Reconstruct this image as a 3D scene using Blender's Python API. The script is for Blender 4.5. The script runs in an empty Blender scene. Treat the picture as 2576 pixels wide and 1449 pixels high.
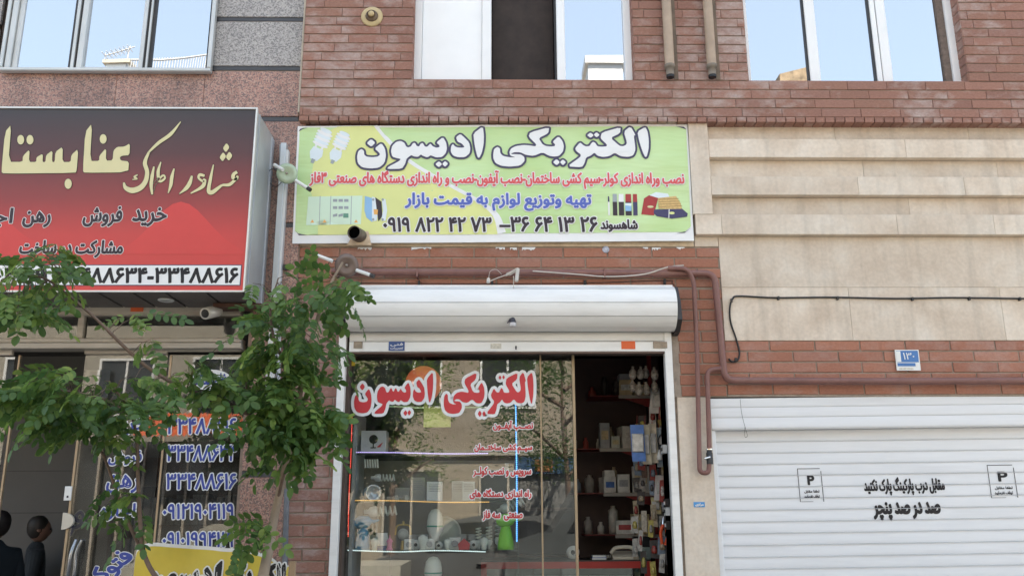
import bpy, math, random
from mathutils import Vector, Matrix, geometry
random.seed(7)
R = math.radians
scene = bpy.context.scene
COL = scene.collection

# ------------------------------------------------------------------ camera, sky, sun, exposure
FPX, CX, CY = 2230.0, 1288.0, 724.5          # focal length and centre in reference pixels (2576 x 1449)
CAM = Vector((0.0, -6.2, 1.6))
PITCH, YAW, ROLL = R(14.4), R(1.0), R(0.25)
fwd = Vector((math.sin(YAW)*math.cos(PITCH), math.cos(YAW)*math.cos(PITCH), math.sin(PITCH)))
rt0 = Vector((math.cos(YAW), -math.sin(YAW), 0.0))
up0 = rt0.cross(fwd)
rt = rt0*math.cos(ROLL) - up0*math.sin(ROLL)
up = up0*math.cos(ROLL) + rt0*math.sin(ROLL)
cd = bpy.data.cameras.new('camera'); cam = bpy.data.objects.new('camera', cd); COL.objects.link(cam)
cam.matrix_world = Matrix(((rt.x, up.x, -fwd.x, CAM.x), (rt.y, up.y, -fwd.y, CAM.y), (rt.z, up.z, -fwd.z, CAM.z), (0, 0, 0, 1)))
cd.sensor_width = 36; cd.lens = 36*FPX/2576; cd.clip_end = 500; cd.clip_start = .05
scene.camera = cam

w = bpy.data.worlds.new('World'); scene.world = w; w.use_nodes = True
nt = w.node_tree; nd = nt.nodes; lk = nt.links
SUN_EL, SUN_AZ = R(58), R(18)                # sun behind the buildings: the facade is in open shade
sky = nd.new('ShaderNodeTexSky'); sky.sky_type = 'NISHITA'; sky.sun_disc = False
sky.sun_elevation = SUN_EL; sky.sun_rotation = SUN_AZ
sky.air_density = 1.0; sky.dust_density = 4.0; sky.ozone_density = 1.0; sky.altitude = 1200
tc = nd.new('ShaderNodeTexCoord'); mp = nd.new('ShaderNodeMapping'); mp.inputs['Scale'].default_value = (1, 1, 2.2); mp.inputs['Location'].default_value = (.55, .3, .1)
nz = nd.new('ShaderNodeTexNoise'); nz.inputs['Scale'].default_value = 2.6; nz.inputs['Detail'].default_value = 7; nz.inputs['Roughness'].default_value = .55
rp = nd.new('ShaderNodeValToRGB'); rp.color_ramp.elements[0].position = .66; rp.color_ramp.elements[1].position = .82
mx = nd.new('ShaderNodeMixRGB'); mx.inputs['Color2'].default_value = (3.6, 3.6, 3.7, 1)
bg = nd['Background']
lk.new(tc.outputs['Generated'], mp.inputs['Vector']); lk.new(mp.outputs[0], nz.inputs['Vector']); lk.new(nz.outputs['Fac'], rp.inputs['Fac'])
lk.new(rp.outputs['Color'], mx.inputs['Fac']); hz = nd.new('ShaderNodeMixRGB'); hz.inputs['Fac'].default_value = .55; hz.inputs['Color2'].default_value = (1.55, 1.85, 2.15, 1)
lk.new(sky.outputs[0], hz.inputs['Color1']); lk.new(hz.outputs[0], mx.inputs['Color1']); lk.new(mx.outputs[0], bg.inputs['Color'])
bg.inputs['Strength'].default_value = 0.12
sd = bpy.data.lights.new('sun', 'SUN'); sd.energy = 4.0; sd.angle = R(.6); sd.color = (1, .94, .85)
so = bpy.data.objects.new('sun', sd); COL.objects.link(so)
sdir = Vector((math.sin(SUN_AZ)*math.cos(SUN_EL), math.cos(SUN_AZ)*math.cos(SUN_EL), math.sin(SUN_EL)))
so.rotation_euler = sdir.to_track_quat('Z', 'Y').to_euler(); so.location = (0, 0, 20)
vs = scene.view_settings; vs.view_transform = 'Standard'; vs.look = 'None'; vs.gamma = 1; vs.use_curve_mapping = False
vs.exposure = 2.68
vs.use_white_balance = True; vs.white_balance_temperature = 7050; vs.white_balance_tint = 8
scene.cycles.use_denoising = True
scene.cycles.max_bounces = 10; scene.cycles.transparent_max_bounces = 16

# ------------------------------------------------------------------ pixel helpers (reference pixel + chosen wall depth -> point in the place)
def P(px, py, Y):
    d = fwd*FPX + rt*(px-CX) - up*(py-CY)
    return CAM + d*((Y-CAM.y)/d.y)
def PX(px, py, Y): return P(px, py, Y).x
def PZ(px, py, Y): return P(px, py, Y).z
def MPP(Y, py=1000): return (P(1300, py, Y)-P(1200, py, Y)).length/100
def RC(x0, y0, x1, y1, Y):
    ym, xm = (y0+y1)/2, (x0+x1)/2
    return PX(x0, ym, Y), PX(x1, ym, Y), PZ(xm, y1, Y), PZ(xm, y0, Y)      # X0 X1 Z0 Z1
def PM(px, py, W, Yg=.12):      # where a thing seen mirrored in the shop glass (at Yg) stands, W metres out in the street (Y=-W)
    p = P(px, py, W+2*Yg); return Vector((p.x, -W, p.z))

# ------------------------------------------------------------------ materials
def newmat(name):
    m = bpy.data.materials.new(name); m.use_nodes = True
    return m, m.node_tree.nodes, m.node_tree.links, m.node_tree.nodes['Principled BSDF']
def M(name, col, rough=.6, var=.12, scale=6, bump=0, metal=0, dirt=0, dcol=(.12, .1, .08), stretch=(1, 1, 1), spec=.5, emit=None, coat=0):
    m, n, l, b = newmat(name)
    b.inputs['Roughness'].default_value = rough; b.inputs['Metallic'].default_value = metal
    b.inputs['Specular IOR Level'].default_value = spec; b.inputs['Coat Weight'].default_value = coat
    g = n.new('ShaderNodeNewGeometry'); mp = n.new('ShaderNodeMapping'); mp.inputs['Scale'].default_value = stretch
    l.new(g.outputs['Position'], mp.inputs['Vector'])
    tx = n.new('ShaderNodeTexNoise'); tx.inputs['Scale'].default_value = scale; tx.inputs['Detail'].default_value = 6; tx.inputs['Roughness'].default_value = .62
    l.new(mp.outputs[0], tx.inputs['Vector'])
    r = n.new('ShaderNodeMapRange'); r.inputs['From Min'].default_value = .3; r.inputs['From Max'].default_value = .7
    r.inputs['To Min'].default_value = 1-var; r.inputs['To Max'].default_value = 1+var
    l.new(tx.outputs['Fac'], r.inputs['Value'])
    mu = n.new('ShaderNodeVectorMath'); mu.operation = 'SCALE'; mu.inputs[0].default_value = col[:3]
    l.new(r.outputs[0], mu.inputs['Scale']); out = mu.outputs[0]
    if dirt:
        t2 = n.new('ShaderNodeTexNoise'); t2.inputs['Scale'].default_value = scale*.45; t2.inputs['Detail'].default_value = 8; t2.inputs['Roughness'].default_value = .7
        l.new(mp.outputs[0], t2.inputs['Vector'])
        r2 = n.new('ShaderNodeMapRange'); r2.inputs['From Min'].default_value = .5; r2.inputs['From Max'].default_value = .72; r2.inputs['To Max'].default_value = dirt
        l.new(t2.outputs['Fac'], r2.inputs['Value'])
        mi = n.new('ShaderNodeMixRGB'); mi.inputs['Color2'].default_value = (*dcol, 1)
        l.new(r2.outputs[0], mi.inputs['Fac']); l.new(out, mi.inputs['Color1']); out = mi.outputs[0]
    l.new(out, b.inputs['Base Color'])
    if bump:
        t3 = n.new('ShaderNodeTexNoise'); t3.inputs['Scale'].default_value = scale*6; t3.inputs['Detail'].default_value = 5
        l.new(mp.outputs[0], t3.inputs['Vector'])
        bp = n.new('ShaderNodeBump'); bp.inputs['Strength'].default_value = bump; bp.inputs['Distance'].default_value = .01
        l.new(t3.outputs['Fac'], bp.inputs['Height']); l.new(bp.outputs[0], b.inputs['Normal'])
    if emit:
        b.inputs['Emission Color'].default_value = (*emit[0], 1); b.inputs['Emission Strength'].default_value = emit[1]
    return m
def ramp(n, stops):
    c = n.new('ShaderNodeValToRGB'); e = c.color_ramp.elements
    e[0].position, e[0].color = stops[0][0], (*stops[0][1], 1); e[1].position, e[1].color = stops[-1][0], (*stops[-1][1], 1)
    for p, cc in stops[1:-1]:
        x = e.new(p); x.color = (*cc, 1)
    return c
def brick_mat(name, cols, eff, effcol=(.44, .35, .32)):
    m, n, l, b = newmat(name); b.inputs['Roughness'].default_value = .88; b.inputs['Specular IOR Level'].default_value = .2
    oi = n.new('ShaderNodeObjectInfo'); g = n.new('ShaderNodeNewGeometry')
    ad = n.new('ShaderNodeMath'); ad.operation = 'ADD'; l.new(oi.outputs['Random'], ad.inputs[0]); l.new(g.outputs['Random Per Island'], ad.inputs[1])
    fr = n.new('ShaderNodeMath'); fr.operation = 'FRACT'; l.new(ad.outputs[0], fr.inputs[0])
    rc = ramp(n, cols); l.new(fr.outputs[0], rc.inputs['Fac'])
    mp = n.new('ShaderNodeMapping'); l.new(g.outputs['Position'], mp.inputs['Vector'])
    cmb = n.new('ShaderNodeCombineXYZ'); sc = n.new('ShaderNodeMath'); sc.operation = 'MULTIPLY'; sc.inputs[1].default_value = 3.0
    l.new(fr.outputs[0], sc.inputs[0]); l.new(sc.outputs[0], cmb.inputs[0]); l.new(cmb.outputs[0], mp.inputs['Location'])
    mp.inputs['Scale'].default_value = (1, 1, 1.8)
    fine = n.new('ShaderNodeTexNoise'); fine.inputs['Scale'].default_value = 45; fine.inputs['Detail'].default_value = 5; fine.inputs['Roughness'].default_value = .7
    l.new(mp.outputs[0], fine.inputs['Vector'])
    mid = n.new('ShaderNodeTexNoise'); mid.inputs['Scale'].default_value = 7; mid.inputs['Detail'].default_value = 6; mid.inputs['Roughness'].default_value = .65
    l.new(mp.outputs[0], mid.inputs['Vector'])
    big = n.new('ShaderNodeTexNoise'); big.inputs['Scale'].default_value = 1.3; big.inputs['Detail'].default_value = 4; l.new(g.outputs['Position'], big.inputs['Vector'])
    s = n.new('ShaderNodeMath'); s.operation = 'ADD'; l.new(mid.outputs['Fac'], s.inputs[0]); l.new(big.outputs['Fac'], s.inputs[1])
    r = n.new('ShaderNodeMapRange'); r.inputs['From Min'].default_value = .98; r.inputs['From Max'].default_value = 1.28; r.inputs['To Max'].default_value = eff
    l.new(s.outputs[0], r.inputs['Value'])
    mi = n.new('ShaderNodeMixRGB'); mi.inputs['Color2'].default_value = (*effcol, 1); l.new(r.outputs[0], mi.inputs['Fac']); l.new(rc.outputs[0], mi.inputs['Color1'])
    r2 = n.new('ShaderNodeMapRange'); r2.inputs['From Min'].default_value = .3; r2.inputs['From Max'].default_value = .7; r2.inputs['To Min'].default_value = .82; r2.inputs['To Max'].default_value = 1.15
    l.new(fine.outputs['Fac'], r2.inputs['Value'])
    mu = n.new('ShaderNodeVectorMath'); mu.operation = 'SCALE'; l.new(mi.outputs[0], mu.inputs[0]); l.new(r2.outputs[0], mu.inputs['Scale'])
    l.new(mu.outputs[0], b.inputs['Base Color'])
    bp = n.new('ShaderNodeBump'); bp.inputs['Strength'].default_value = .5; bp.inputs['Distance'].default_value = .003; l.new(fine.outputs['Fac'], bp.inputs['Height']); l.new(bp.outputs[0], b.inputs['Normal'])
    return m
def granite_mat(name, c1, c2, c3, stain=.4):
    m, n, l, b = newmat(name); b.inputs['Roughness'].default_value = .42
    g = n.new('ShaderNodeNewGeometry'); v = n.new('ShaderNodeTexVoronoi'); v.inputs['Scale'].default_value = 120; l.new(g.outputs['Position'], v.inputs['Vector'])
    sp = n.new('ShaderNodeSeparateColor'); l.new(v.outputs['Color'], sp.inputs[0])
    rc = ramp(n, [(.0, c2), (.28, c2), (.34, c1), (.72, c1), (.8, c3), (1, c3)]); l.new(sp.outputs[0], rc.inputs['Fac'])
    t = n.new('ShaderNodeTexNoise'); t.inputs['Scale'].default_value = 1.6; t.inputs['Detail'].default_value = 7; t.inputs['Roughness'].default_value = .7
    mp = n.new('ShaderNodeMapping'); mp.inputs['Scale'].default_value = (1.6, 1, .7); l.new(g.outputs['Position'], mp.inputs['Vector']); l.new(mp.outputs[0], t.inputs['Vector'])
    r = n.new('ShaderNodeMapRange'); r.inputs['From Min'].default_value = .42; r.inputs['From Max'].default_value = .66; r.inputs['To Min'].default_value = 1.06; r.inputs['To Max'].default_value = 1-stain
    l.new(t.outputs['Fac'], r.inputs['Value'])
    mu = n.new('ShaderNodeVectorMath'); mu.operation = 'SCALE'; l.new(rc.outputs[0], mu.inputs[0]); l.new(r.outputs[0], mu.inputs['Scale'])
    l.new(mu.outputs[0], b.inputs['Base Color']); return m
def stone_mat():
    m, n, l, b = newmat('beige_travertine'); b.inputs['Roughness'].default_value = .7; b.inputs['Specular IOR Level'].default_value = .3
    g = n.new('ShaderNodeNewGeometry'); oi = n.new('ShaderNodeObjectInfo')
    t1 = n.new('ShaderNodeTexNoise'); t1.inputs['Scale'].default_value = 2.6; t1.inputs['Detail'].default_value = 9; t1.inputs['Roughness'].default_value = .66; t1.inputs['Distortion'].default_value = .25
    ofs = n.new('ShaderNodeMapping'); l.new(g.outputs['Position'], ofs.inputs['Vector'])
    cmb = n.new('ShaderNodeCombineXYZ'); k = n.new('ShaderNodeMath'); k.operation = 'MULTIPLY'; k.inputs[1].default_value = 9; l.new(oi.outputs['Random'], k.inputs[0]); l.new(k.outputs[0], cmb.inputs[0])
    l.new(cmb.outputs[0], ofs.inputs['Location']); l.new(ofs.outputs[0], t1.inputs['Vector'])
    rc = ramp(n, [(.30, (.56, .445, .345)), (.5, (.67, .565, .46)), (.70, (.74, .66, .565))]); l.new(t1.outputs['Fac'], rc.inputs['Fac'])
    t2 = n.new('ShaderNodeTexNoise'); t2.inputs['Scale'].default_value = 40; t2.inputs['Detail'].default_value = 4; l.new(ofs.outputs[0], t2.inputs['Vector'])
    r = n.new('ShaderNodeMapRange'); r.inputs['From Min'].default_value = .3; r.inputs['From Max'].default_value = .7; r.inputs['To Min'].default_value = .93; r.inputs['To Max'].default_value = 1.05; l.new(t2.outputs['Fac'], r.inputs['Value'])
    r3 = n.new('ShaderNodeMapRange'); r3.inputs['To Min'].default_value = .9; r3.inputs['To Max'].default_value = 1.06; l.new(oi.outputs['Random'], r3.inputs['Value'])
    sp2 = n.new('ShaderNodeMapping'); sp2.inputs['Scale'].default_value = (9, 1, .7); l.new(g.outputs['Position'], sp2.inputs['Vector'])
    t4 = n.new('ShaderNodeTexNoise'); t4.inputs['Scale'].default_value = 1.2; t4.inputs['Detail'].default_value = 6; l.new(sp2.outputs[0], t4.inputs['Vector'])
    r4 = n.new('ShaderNodeMapRange'); r4.inputs['From Min'].default_value = .5; r4.inputs['From Max'].default_value = .75; r4.inputs['To Min'].default_value = 1; r4.inputs['To Max'].default_value = .8; l.new(t4.outputs['Fac'], r4.inputs['Value'])
    m0 = n.new('ShaderNodeMath'); m0.operation = 'MULTIPLY'; l.new(r4.outputs[0], m0.inputs[0]); l.new(r.outputs[0], m0.inputs[1])
    mm = n.new('ShaderNodeMath'); mm.operation = 'MULTIPLY'; l.new(m0.outputs[0], mm.inputs[0]); l.new(r3.outputs[0], mm.inputs[1])
    mu = n.new('ShaderNodeVectorMath'); mu.operation = 'SCALE'; l.new(rc.outputs[0], mu.inputs[0]); l.new(mm.outputs[0], mu.inputs['Scale']); l.new(mu.outputs[0], b.inputs['Base Color'])
    bp = n.new('ShaderNodeBump'); bp.inputs['Strength'].default_value = .25; bp.inputs['Distance'].default_value = .003; l.new(t2.outputs['Fac'], bp.inputs['Height']); l.new(bp.outputs[0], b.inputs['Normal'])
    return m
def glass_mat(name, refl, tint=(1, 1, 1), graze=.5, wave=0.0, dirt=.0):
    m = bpy.data.materials.new(name); m.use_nodes = True; n = m.node_tree.nodes; l = m.node_tree.links; n.remove(n['Principled BSDF'])
    tr = n.new('ShaderNodeBsdfTransparent'); tr.inputs[0].default_value = (*tint, 1)
    gl = n.new('ShaderNodeBsdfGlossy'); gl.inputs['Roughness'].default_value = 0.0
    lw = n.new('ShaderNodeLayerWeight'); lw.inputs['Blend'].default_value = .35
    r = n.new('ShaderNodeMapRange'); r.inputs['To Min'].default_value = refl; r.inputs['To Max'].default_value = min(1, refl+graze); l.new(lw.outputs['Facing'], r.inputs['Value'])
    mi = n.new('ShaderNodeMixShader'); l.new(r.outputs[0], mi.inputs[0]); l.new(tr.outputs[0], mi.inputs[1]); l.new(gl.outputs[0], mi.inputs[2])
    last = mi
    if wave:
        g = n.new('ShaderNodeNewGeometry'); t = n.new('ShaderNodeTexNoise'); t.inputs['Scale'].default_value = 1.3; t.inputs['Detail'].default_value = 1; l.new(g.outputs['Position'], t.inputs['Vector'])
        bp = n.new('ShaderNodeBump'); bp.inputs['Strength'].default_value = wave; bp.inputs['Distance'].default_value = .02; l.new(t.outputs['Fac'], bp.inputs['Height']); l.new(bp.outputs[0], gl.inputs['Normal'])
    if dirt:
        df = n.new('ShaderNodeBsdfDiffuse'); df.inputs[0].default_value = (.6, .58, .54, 1)
        g = n.new('ShaderNodeNewGeometry'); t = n.new('ShaderNodeTexNoise'); t.inputs['Scale'].default_value = 5; t.inputs['Detail'].default_value = 6; l.new(g.outputs['Position'], t.inputs['Vector'])
        r2 = n.new('ShaderNodeMapRange'); r2.inputs['From Min'].default_value = .35; r2.inputs['From Max'].default_value = .75; r2.inputs['To Max'].default_value = dirt; l.new(t.outputs['Fac'], r2.inputs['Value'])
        m2 = n.new('ShaderNodeMixShader'); l.new(r2.outputs[0], m2.inputs[0]); l.new(mi.outputs[0], m2.inputs[1]); l.new(df.outputs[0], m2.inputs[2]); last = m2
    l.new(last.outputs[0], n['Material Output'].inputs['Surface']); return m

BRICK_UP = brick_mat('upper_brick', [(0, (.30, .16, .12)), (.3, (.265, .14, .11)), (.6, (.325, .17, .13)), (1, (.28, .155, .125))], .9)
BRICK_LO = brick_mat('lower_brick', [(0, (.37, .165, .11)), (.35, (.325, .145, .10)), (.7, (.40, .18, .12)), (1, (.35, .17, .125))], .4)
MORTAR = M('mortar', (.32, .26, .21), .95, .2, 20, bump=.4)
MORTAR_DK = M('dark_mortar', (.27, .2, .155), .95, .25, 20, bump=.4)
STONE = stone_mat()
GRAN_RED = granite_mat('red_granite', (.36, .19, .145), (.17, .11, .10), (.43, .27, .21), .4)
GRAN_GREY = granite_mat('grey_granite', (.33, .305, .29), (.19, .175, .17), (.42, .39, .365), .1)
BLACKSTONE = M('black_stone', (.05, .05, .055), .4, .2)
CONC = M('cement', (.42, .36, .29), .9, .2, 8, bump=.3)
PVC = M('white_upvc', (.82, .82, .82), .35, .03, 3)
ALU = M('window_aluminium', (.55, .55, .53), .38, .08, 4, metal=.35)
ALU_OLD = M('weathered_beige_metal', (.46, .41, .35), .5, .14, 5, dirt=.6, dcol=(.2, .11, .06), stretch=(.6, 1, 4))
WHITE_MET = M('white_painted_shutter', (.80, .785, .76), .34, .05, 5, dirt=.32, dcol=(.42, .38, .33), stretch=(.5, 1, 3), metal=.0)
GARAGE = M('garage_shutter_paint', (.76, .77, .79), .42, .04, 5, dirt=.2, dcol=(.5, .48, .46), stretch=(.35, 1, 5))
GALV = M('galvanised_sheet', (.50, .52, .53), .38, .1, 3, metal=.45, dirt=.3, dcol=(.3, .3, .28), stretch=(1, 1, .6))
GREYPIPE = M('grey_painted_pipe', (.42, .44, .47), .45, .1)
PIPE = M('oxide_red_pipe_paint', (.20, .09, .075), .5, .14, 9, dirt=.25, dcol=(.32, .2, .16))
BEIGEPIPE = M('beige_downpipe', (.40, .30, .22), .6, .14, 8, dirt=.3, dcol=(.28, .2, .14))
BLACK = M('black_rubber', (.009, .009, .011), .5, .2)
DARKM = M('dark_metal', (.03, .028, .028), .5, .3, 6)
GLASS_UP = glass_mat('reflective_window_glass', .70, (.45, .5, .55), .15, wave=.04)
GLASS_SHOP = glass_mat('shop_window_glass', .085, (.93, .95, .94), .5, wave=.03, dirt=.05)
GLASS_DK = glass_mat('tinted_office_glass', .065, (.6, .6, .58), .5, wave=.03, dirt=.06)
GLASS_SHELF = glass_mat('glass_shelf', .12, (.8, .9, .86), .5)
BRONZE = M('bronze_glass_edge', (.38, .28, .18), .4, .1, metal=.3)
CHROME = M('chrome', (.8, .8, .8), .12, .02, metal=1)
LEAF = None

# ------------------------------------------------------------------ mesh building
class MB:
    def __init__(s): s.v, s.f, s.sm = [], [], []
    def add(s, vs, fs, sm=False):
        o = len(s.v); s.v += [tuple(v) for v in vs]; s.f += [tuple(i+o for i in f) for f in fs]; s.sm += [sm]*len(fs); return s
    def box(s, x0, x1, y0, y1, z0, z1):
        return s.add([(x0, y0, z0), (x1, y0, z0), (x1, y1, z0), (x0, y1, z0), (x0, y0, z1), (x1, y0, z1), (x1, y1, z1), (x0, y1, z1)],
                     [(0, 3, 2, 1), (4, 5, 6, 7), (0, 1, 5, 4), (1, 2, 6, 5), (2, 3, 7, 6), (3, 0, 4, 7)])
    def cbox(s, x0, x1, y0, y1, z0, z1, c):      # box with chamfered front (front at y0)
        v = [(x0+c, y0, z0+c), (x1-c, y0, z0+c), (x1-c, y0, z1-c), (x0+c, y0, z1-c), (x0, y0+c, z0), (x1, y0+c, z0), (x1, y0+c, z1), (x0, y0+c, z1),
             (x0, y1, z0), (x1, y1, z0), (x1, y1, z1), (x0, y1, z1)]
        f = [(0, 1, 2, 3)]
        for i in range(4):
            j = (i+1) % 4; f += [(4+i, 4+j, j, i), (8+i, 8+j, 4+j, 4+i)]
        f.append((11, 10, 9, 8)); return s.add(v, f)
    def quad(s, a, b, c, d): return s.add([a, b, c, d], [(0, 1, 2, 3)])
    def tube(s, path, r, n=10, cap=True, sm=True):
        path = [Vector(p) for p in path]; rs = r if isinstance(r, (list, tuple)) else [r]*len(path)
        vs, fs = [], []; ref = None
        for i, p in enumerate(path):
            t = (path[min(i+1, len(path)-1)]-path[max(i-1, 0)]).normalized()
            if ref is None: ref = t.orthogonal().normalized()
            ref = (ref - t*ref.dot(t)); ref = ref.normalized() if ref.length > 1e-6 else t.orthogonal().normalized()
            bi = t.cross(ref)
            for k in range(n):
                a = 2*math.pi*k/n; vs.append(p+(ref*math.cos(a)+bi*math.sin(a))*rs[i])
        for i in range(len(path)-1):
            for k in range(n):
                k2 = (k+1) % n; fs.append((i*n+k, i*n+k2, (i+1)*n+k2, (i+1)*n+k))
        s.add(vs, fs, sm)
        if cap:
            s.add(vs[:n], [tuple(reversed(range(n)))]); s.add(vs[-n:], [tuple(range(n))])
        return s
    def lathe(s, c, prof, axis=(0, 0, 1), n=20, sm=True, squash=None):   # prof: (radius, height along axis)
        ax = Vector(axis).normalized(); u = ax.orthogonal().normalized(); v = ax.cross(u); c = Vector(c); vs, fs = [], []
        for r, h in prof:
            for k in range(n):
                a = 2*math.pi*k/n; vs.append(c+ax*h+(u*math.cos(a)+v*math.sin(a))*max(r, 1e-5))
        for i in range(len(prof)-1):
            for k in range(n):
                k2 = (k+1) % n; fs.append((i*n+k, i*n+k2, (i+1)*n+k2, (i+1)*n+k))
        return s.add(vs, fs, sm)
    def ball(s, c, r, n=16, sz=1):
        return s.lathe(c, [(r*math.sin(math.pi*i/10), -r*sz*math.cos(math.pi*i/10)) for i in range(11)], n=n)
    def prism(s, poly, y0, y1):                  # poly in (x,z), extruded from y0 (front) to y1
        n = len(poly); tr = geometry.tessellate_polygon([[Vector((a, b, 0)) for a, b in poly]])
        area = sum(poly[i][0]*poly[(i+1) % n][1]-poly[(i+1) % n][0]*poly[i][1] for i in range(n))
        vs = [(a, y0, b) for a, b in poly]+[(a, y1, b) for a, b in poly]; fs = []
        for t in tr:
            a, b, c = t; A = Vector(poly[a]); B = Vector(poly[b]); C = Vector(poly[c])
            if (B-A).cross(C-A) < 0: a, b, c = a, c, b
            fs += [(a, b, c), (c+n, b+n, a+n)]
        for i in range(n):
            j = (i+1) % n; fs.append((i, i+n, j+n, j) if area > 0 else (j, j+n, i+n, i))
        return s.add(vs, fs)
    def xprism(s, poly, x0, x1):                 # poly in (y,z), extruded along x
        n = len(poly); tr = geometry.tessellate_polygon([[Vector((a, b, 0)) for a, b in poly]])
        vs = [(x0, a, b) for a, b in poly]+[(x1, a, b) for a, b in poly]; fs = []
        for t in tr: fs += [tuple(t), tuple(i+n for i in reversed(t))]
        for i in range(n):
            j = (i+1) % n; fs.append((i, j, j+n, i+n))
        return s.add(vs, fs)
    def build(s, name, mat, parent=None, **kw):
        root = parent
        while root is not None and root.parent is not None: root = root.parent
        L = root.location.copy() if root is not None else Vector((0, 0, 0))
        me = bpy.data.meshes.new(name); me.from_pydata([(v[0]-L.x, v[1]-L.y, v[2]-L.z) for v in s.v], [], s.f)
        me.polygons.foreach_set('use_smooth', s.sm); me.materials.append(mat); me.update()
        o = bpy.data.objects.new(name, me); COL.objects.link(o); o.parent = parent
        for k, x in kw.items(): o[k] = x
        return o
def thing(name, label, cat, loc=(0, 0, 0), group=None):
    o = bpy.data.objects.new(name, None); COL.objects.link(o); o.location = loc; o.empty_display_size = .1
    o['label'] = label; o['category'] = cat
    if group: o['group'] = group
    return o
def solo(o, label, cat, group=None):
    o['label'] = label; o['category'] = cat
    if group: o['group'] = group
    return o
def arc_path(pts, rad=.05, n=5):                 # polyline with rounded corners
    pts = [Vector(p) for p in pts]; out = [pts[0]]
    for i in range(1, len(pts)-1):
        a, b, c = pts[i-1], pts[i], pts[i+1]; r = min(rad, (b-a).length*.49, (c-b).length*.49)
        p0 = b+(a-b).normalized()*r; p1 = b+(c-b).normalized()*r
        for k in range(n+1):
            t = k/n; out.append(p0*(1-t)**2+b*2*t*(1-t)+p1*t*t)
    out.append(pts[-1]); return out
def smooth_path(pts, n=6):
    pts = [Vector(p) for p in pts]; q = [pts[0]*2-pts[1]]+pts+[pts[-1]*2-pts[-2]]; out = []
    for i in range(1, len(q)-2):
        for k in range(n):
            t = k/n; a, b, c, d = q[i-1], q[i], q[i+1], q[i+2]
            out.append(.5*((2*b)+(c-a)*t+(2*a-5*b+4*c-d)*t*t+(3*b-a-3*c+d)*t*t*t))
    out.append(pts[-1]); return out

# ------------------------------------------------------------------ lettering
FORMS = {'ا': (0xFE8D, 0xFE8E), 'آ': (0xFE81, 0xFE82), 'ب': 0xFE8F, 'پ': 0xFB56, 'ت': 0xFE95, 'ج': 0xFE9D, 'چ': 0xFB7A, 'خ': 0xFEA5, 'ح': 0xFEA1, 'د': (0xFEA9, 0xFEAA),
         'ر': (0xFEAD, 0xFEAE), 'ز': (0xFEAF, 0xFEB0), 'س': 0xFEB1, 'ش': 0xFEB5, 'ص': 0xFEB9, 'ع': 0xFEC9, 'ف': 0xFED1, 'ق': 0xFED5, 'ک': 0xFB8E, 'گ': 0xFB92,
         'ل': 0xFEDD, 'م': 0xFEE1, 'ن': 0xFEE5, 'و': (0xFEED, 0xFEEE), 'ه': 0xFEE9, 'ی': 0xFBFC, 'ط': 0xFEC1}
def shape(t):
    out = []; n = len(t)
    dual = lambda c: c == 'ـ' or (c in FORMS and not isinstance(FORMS[c], tuple))
    for i, c in enumerate(t):
        if c not in FORMS: out.append(c); continue
        pj = i > 0 and dual(t[i-1]); nj = i < n-1 and (t[i+1] in FORMS or t[i+1] == 'ـ')
        f = FORMS[c]
        if isinstance(f, tuple): out.append(chr(f[1] if pj else f[0]))
        else: out.append(chr(f+(3 if pj and nj else 2 if nj else 1 if pj else 0)))
    # visual order: reverse all but keep digit runs
    res, i = [], 0; out = out[::-1]
    D = '۰۱۲۳۴۵۶۷۸۹'
    while i < len(out):
        if out[i] in D:
            j = i
            while j < len(out) and out[j] in D: j += 1
            res += out[i:j][::-1]; i = j
        else: res.append(out[i]); i += 1
    return ''.join(res)
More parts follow.
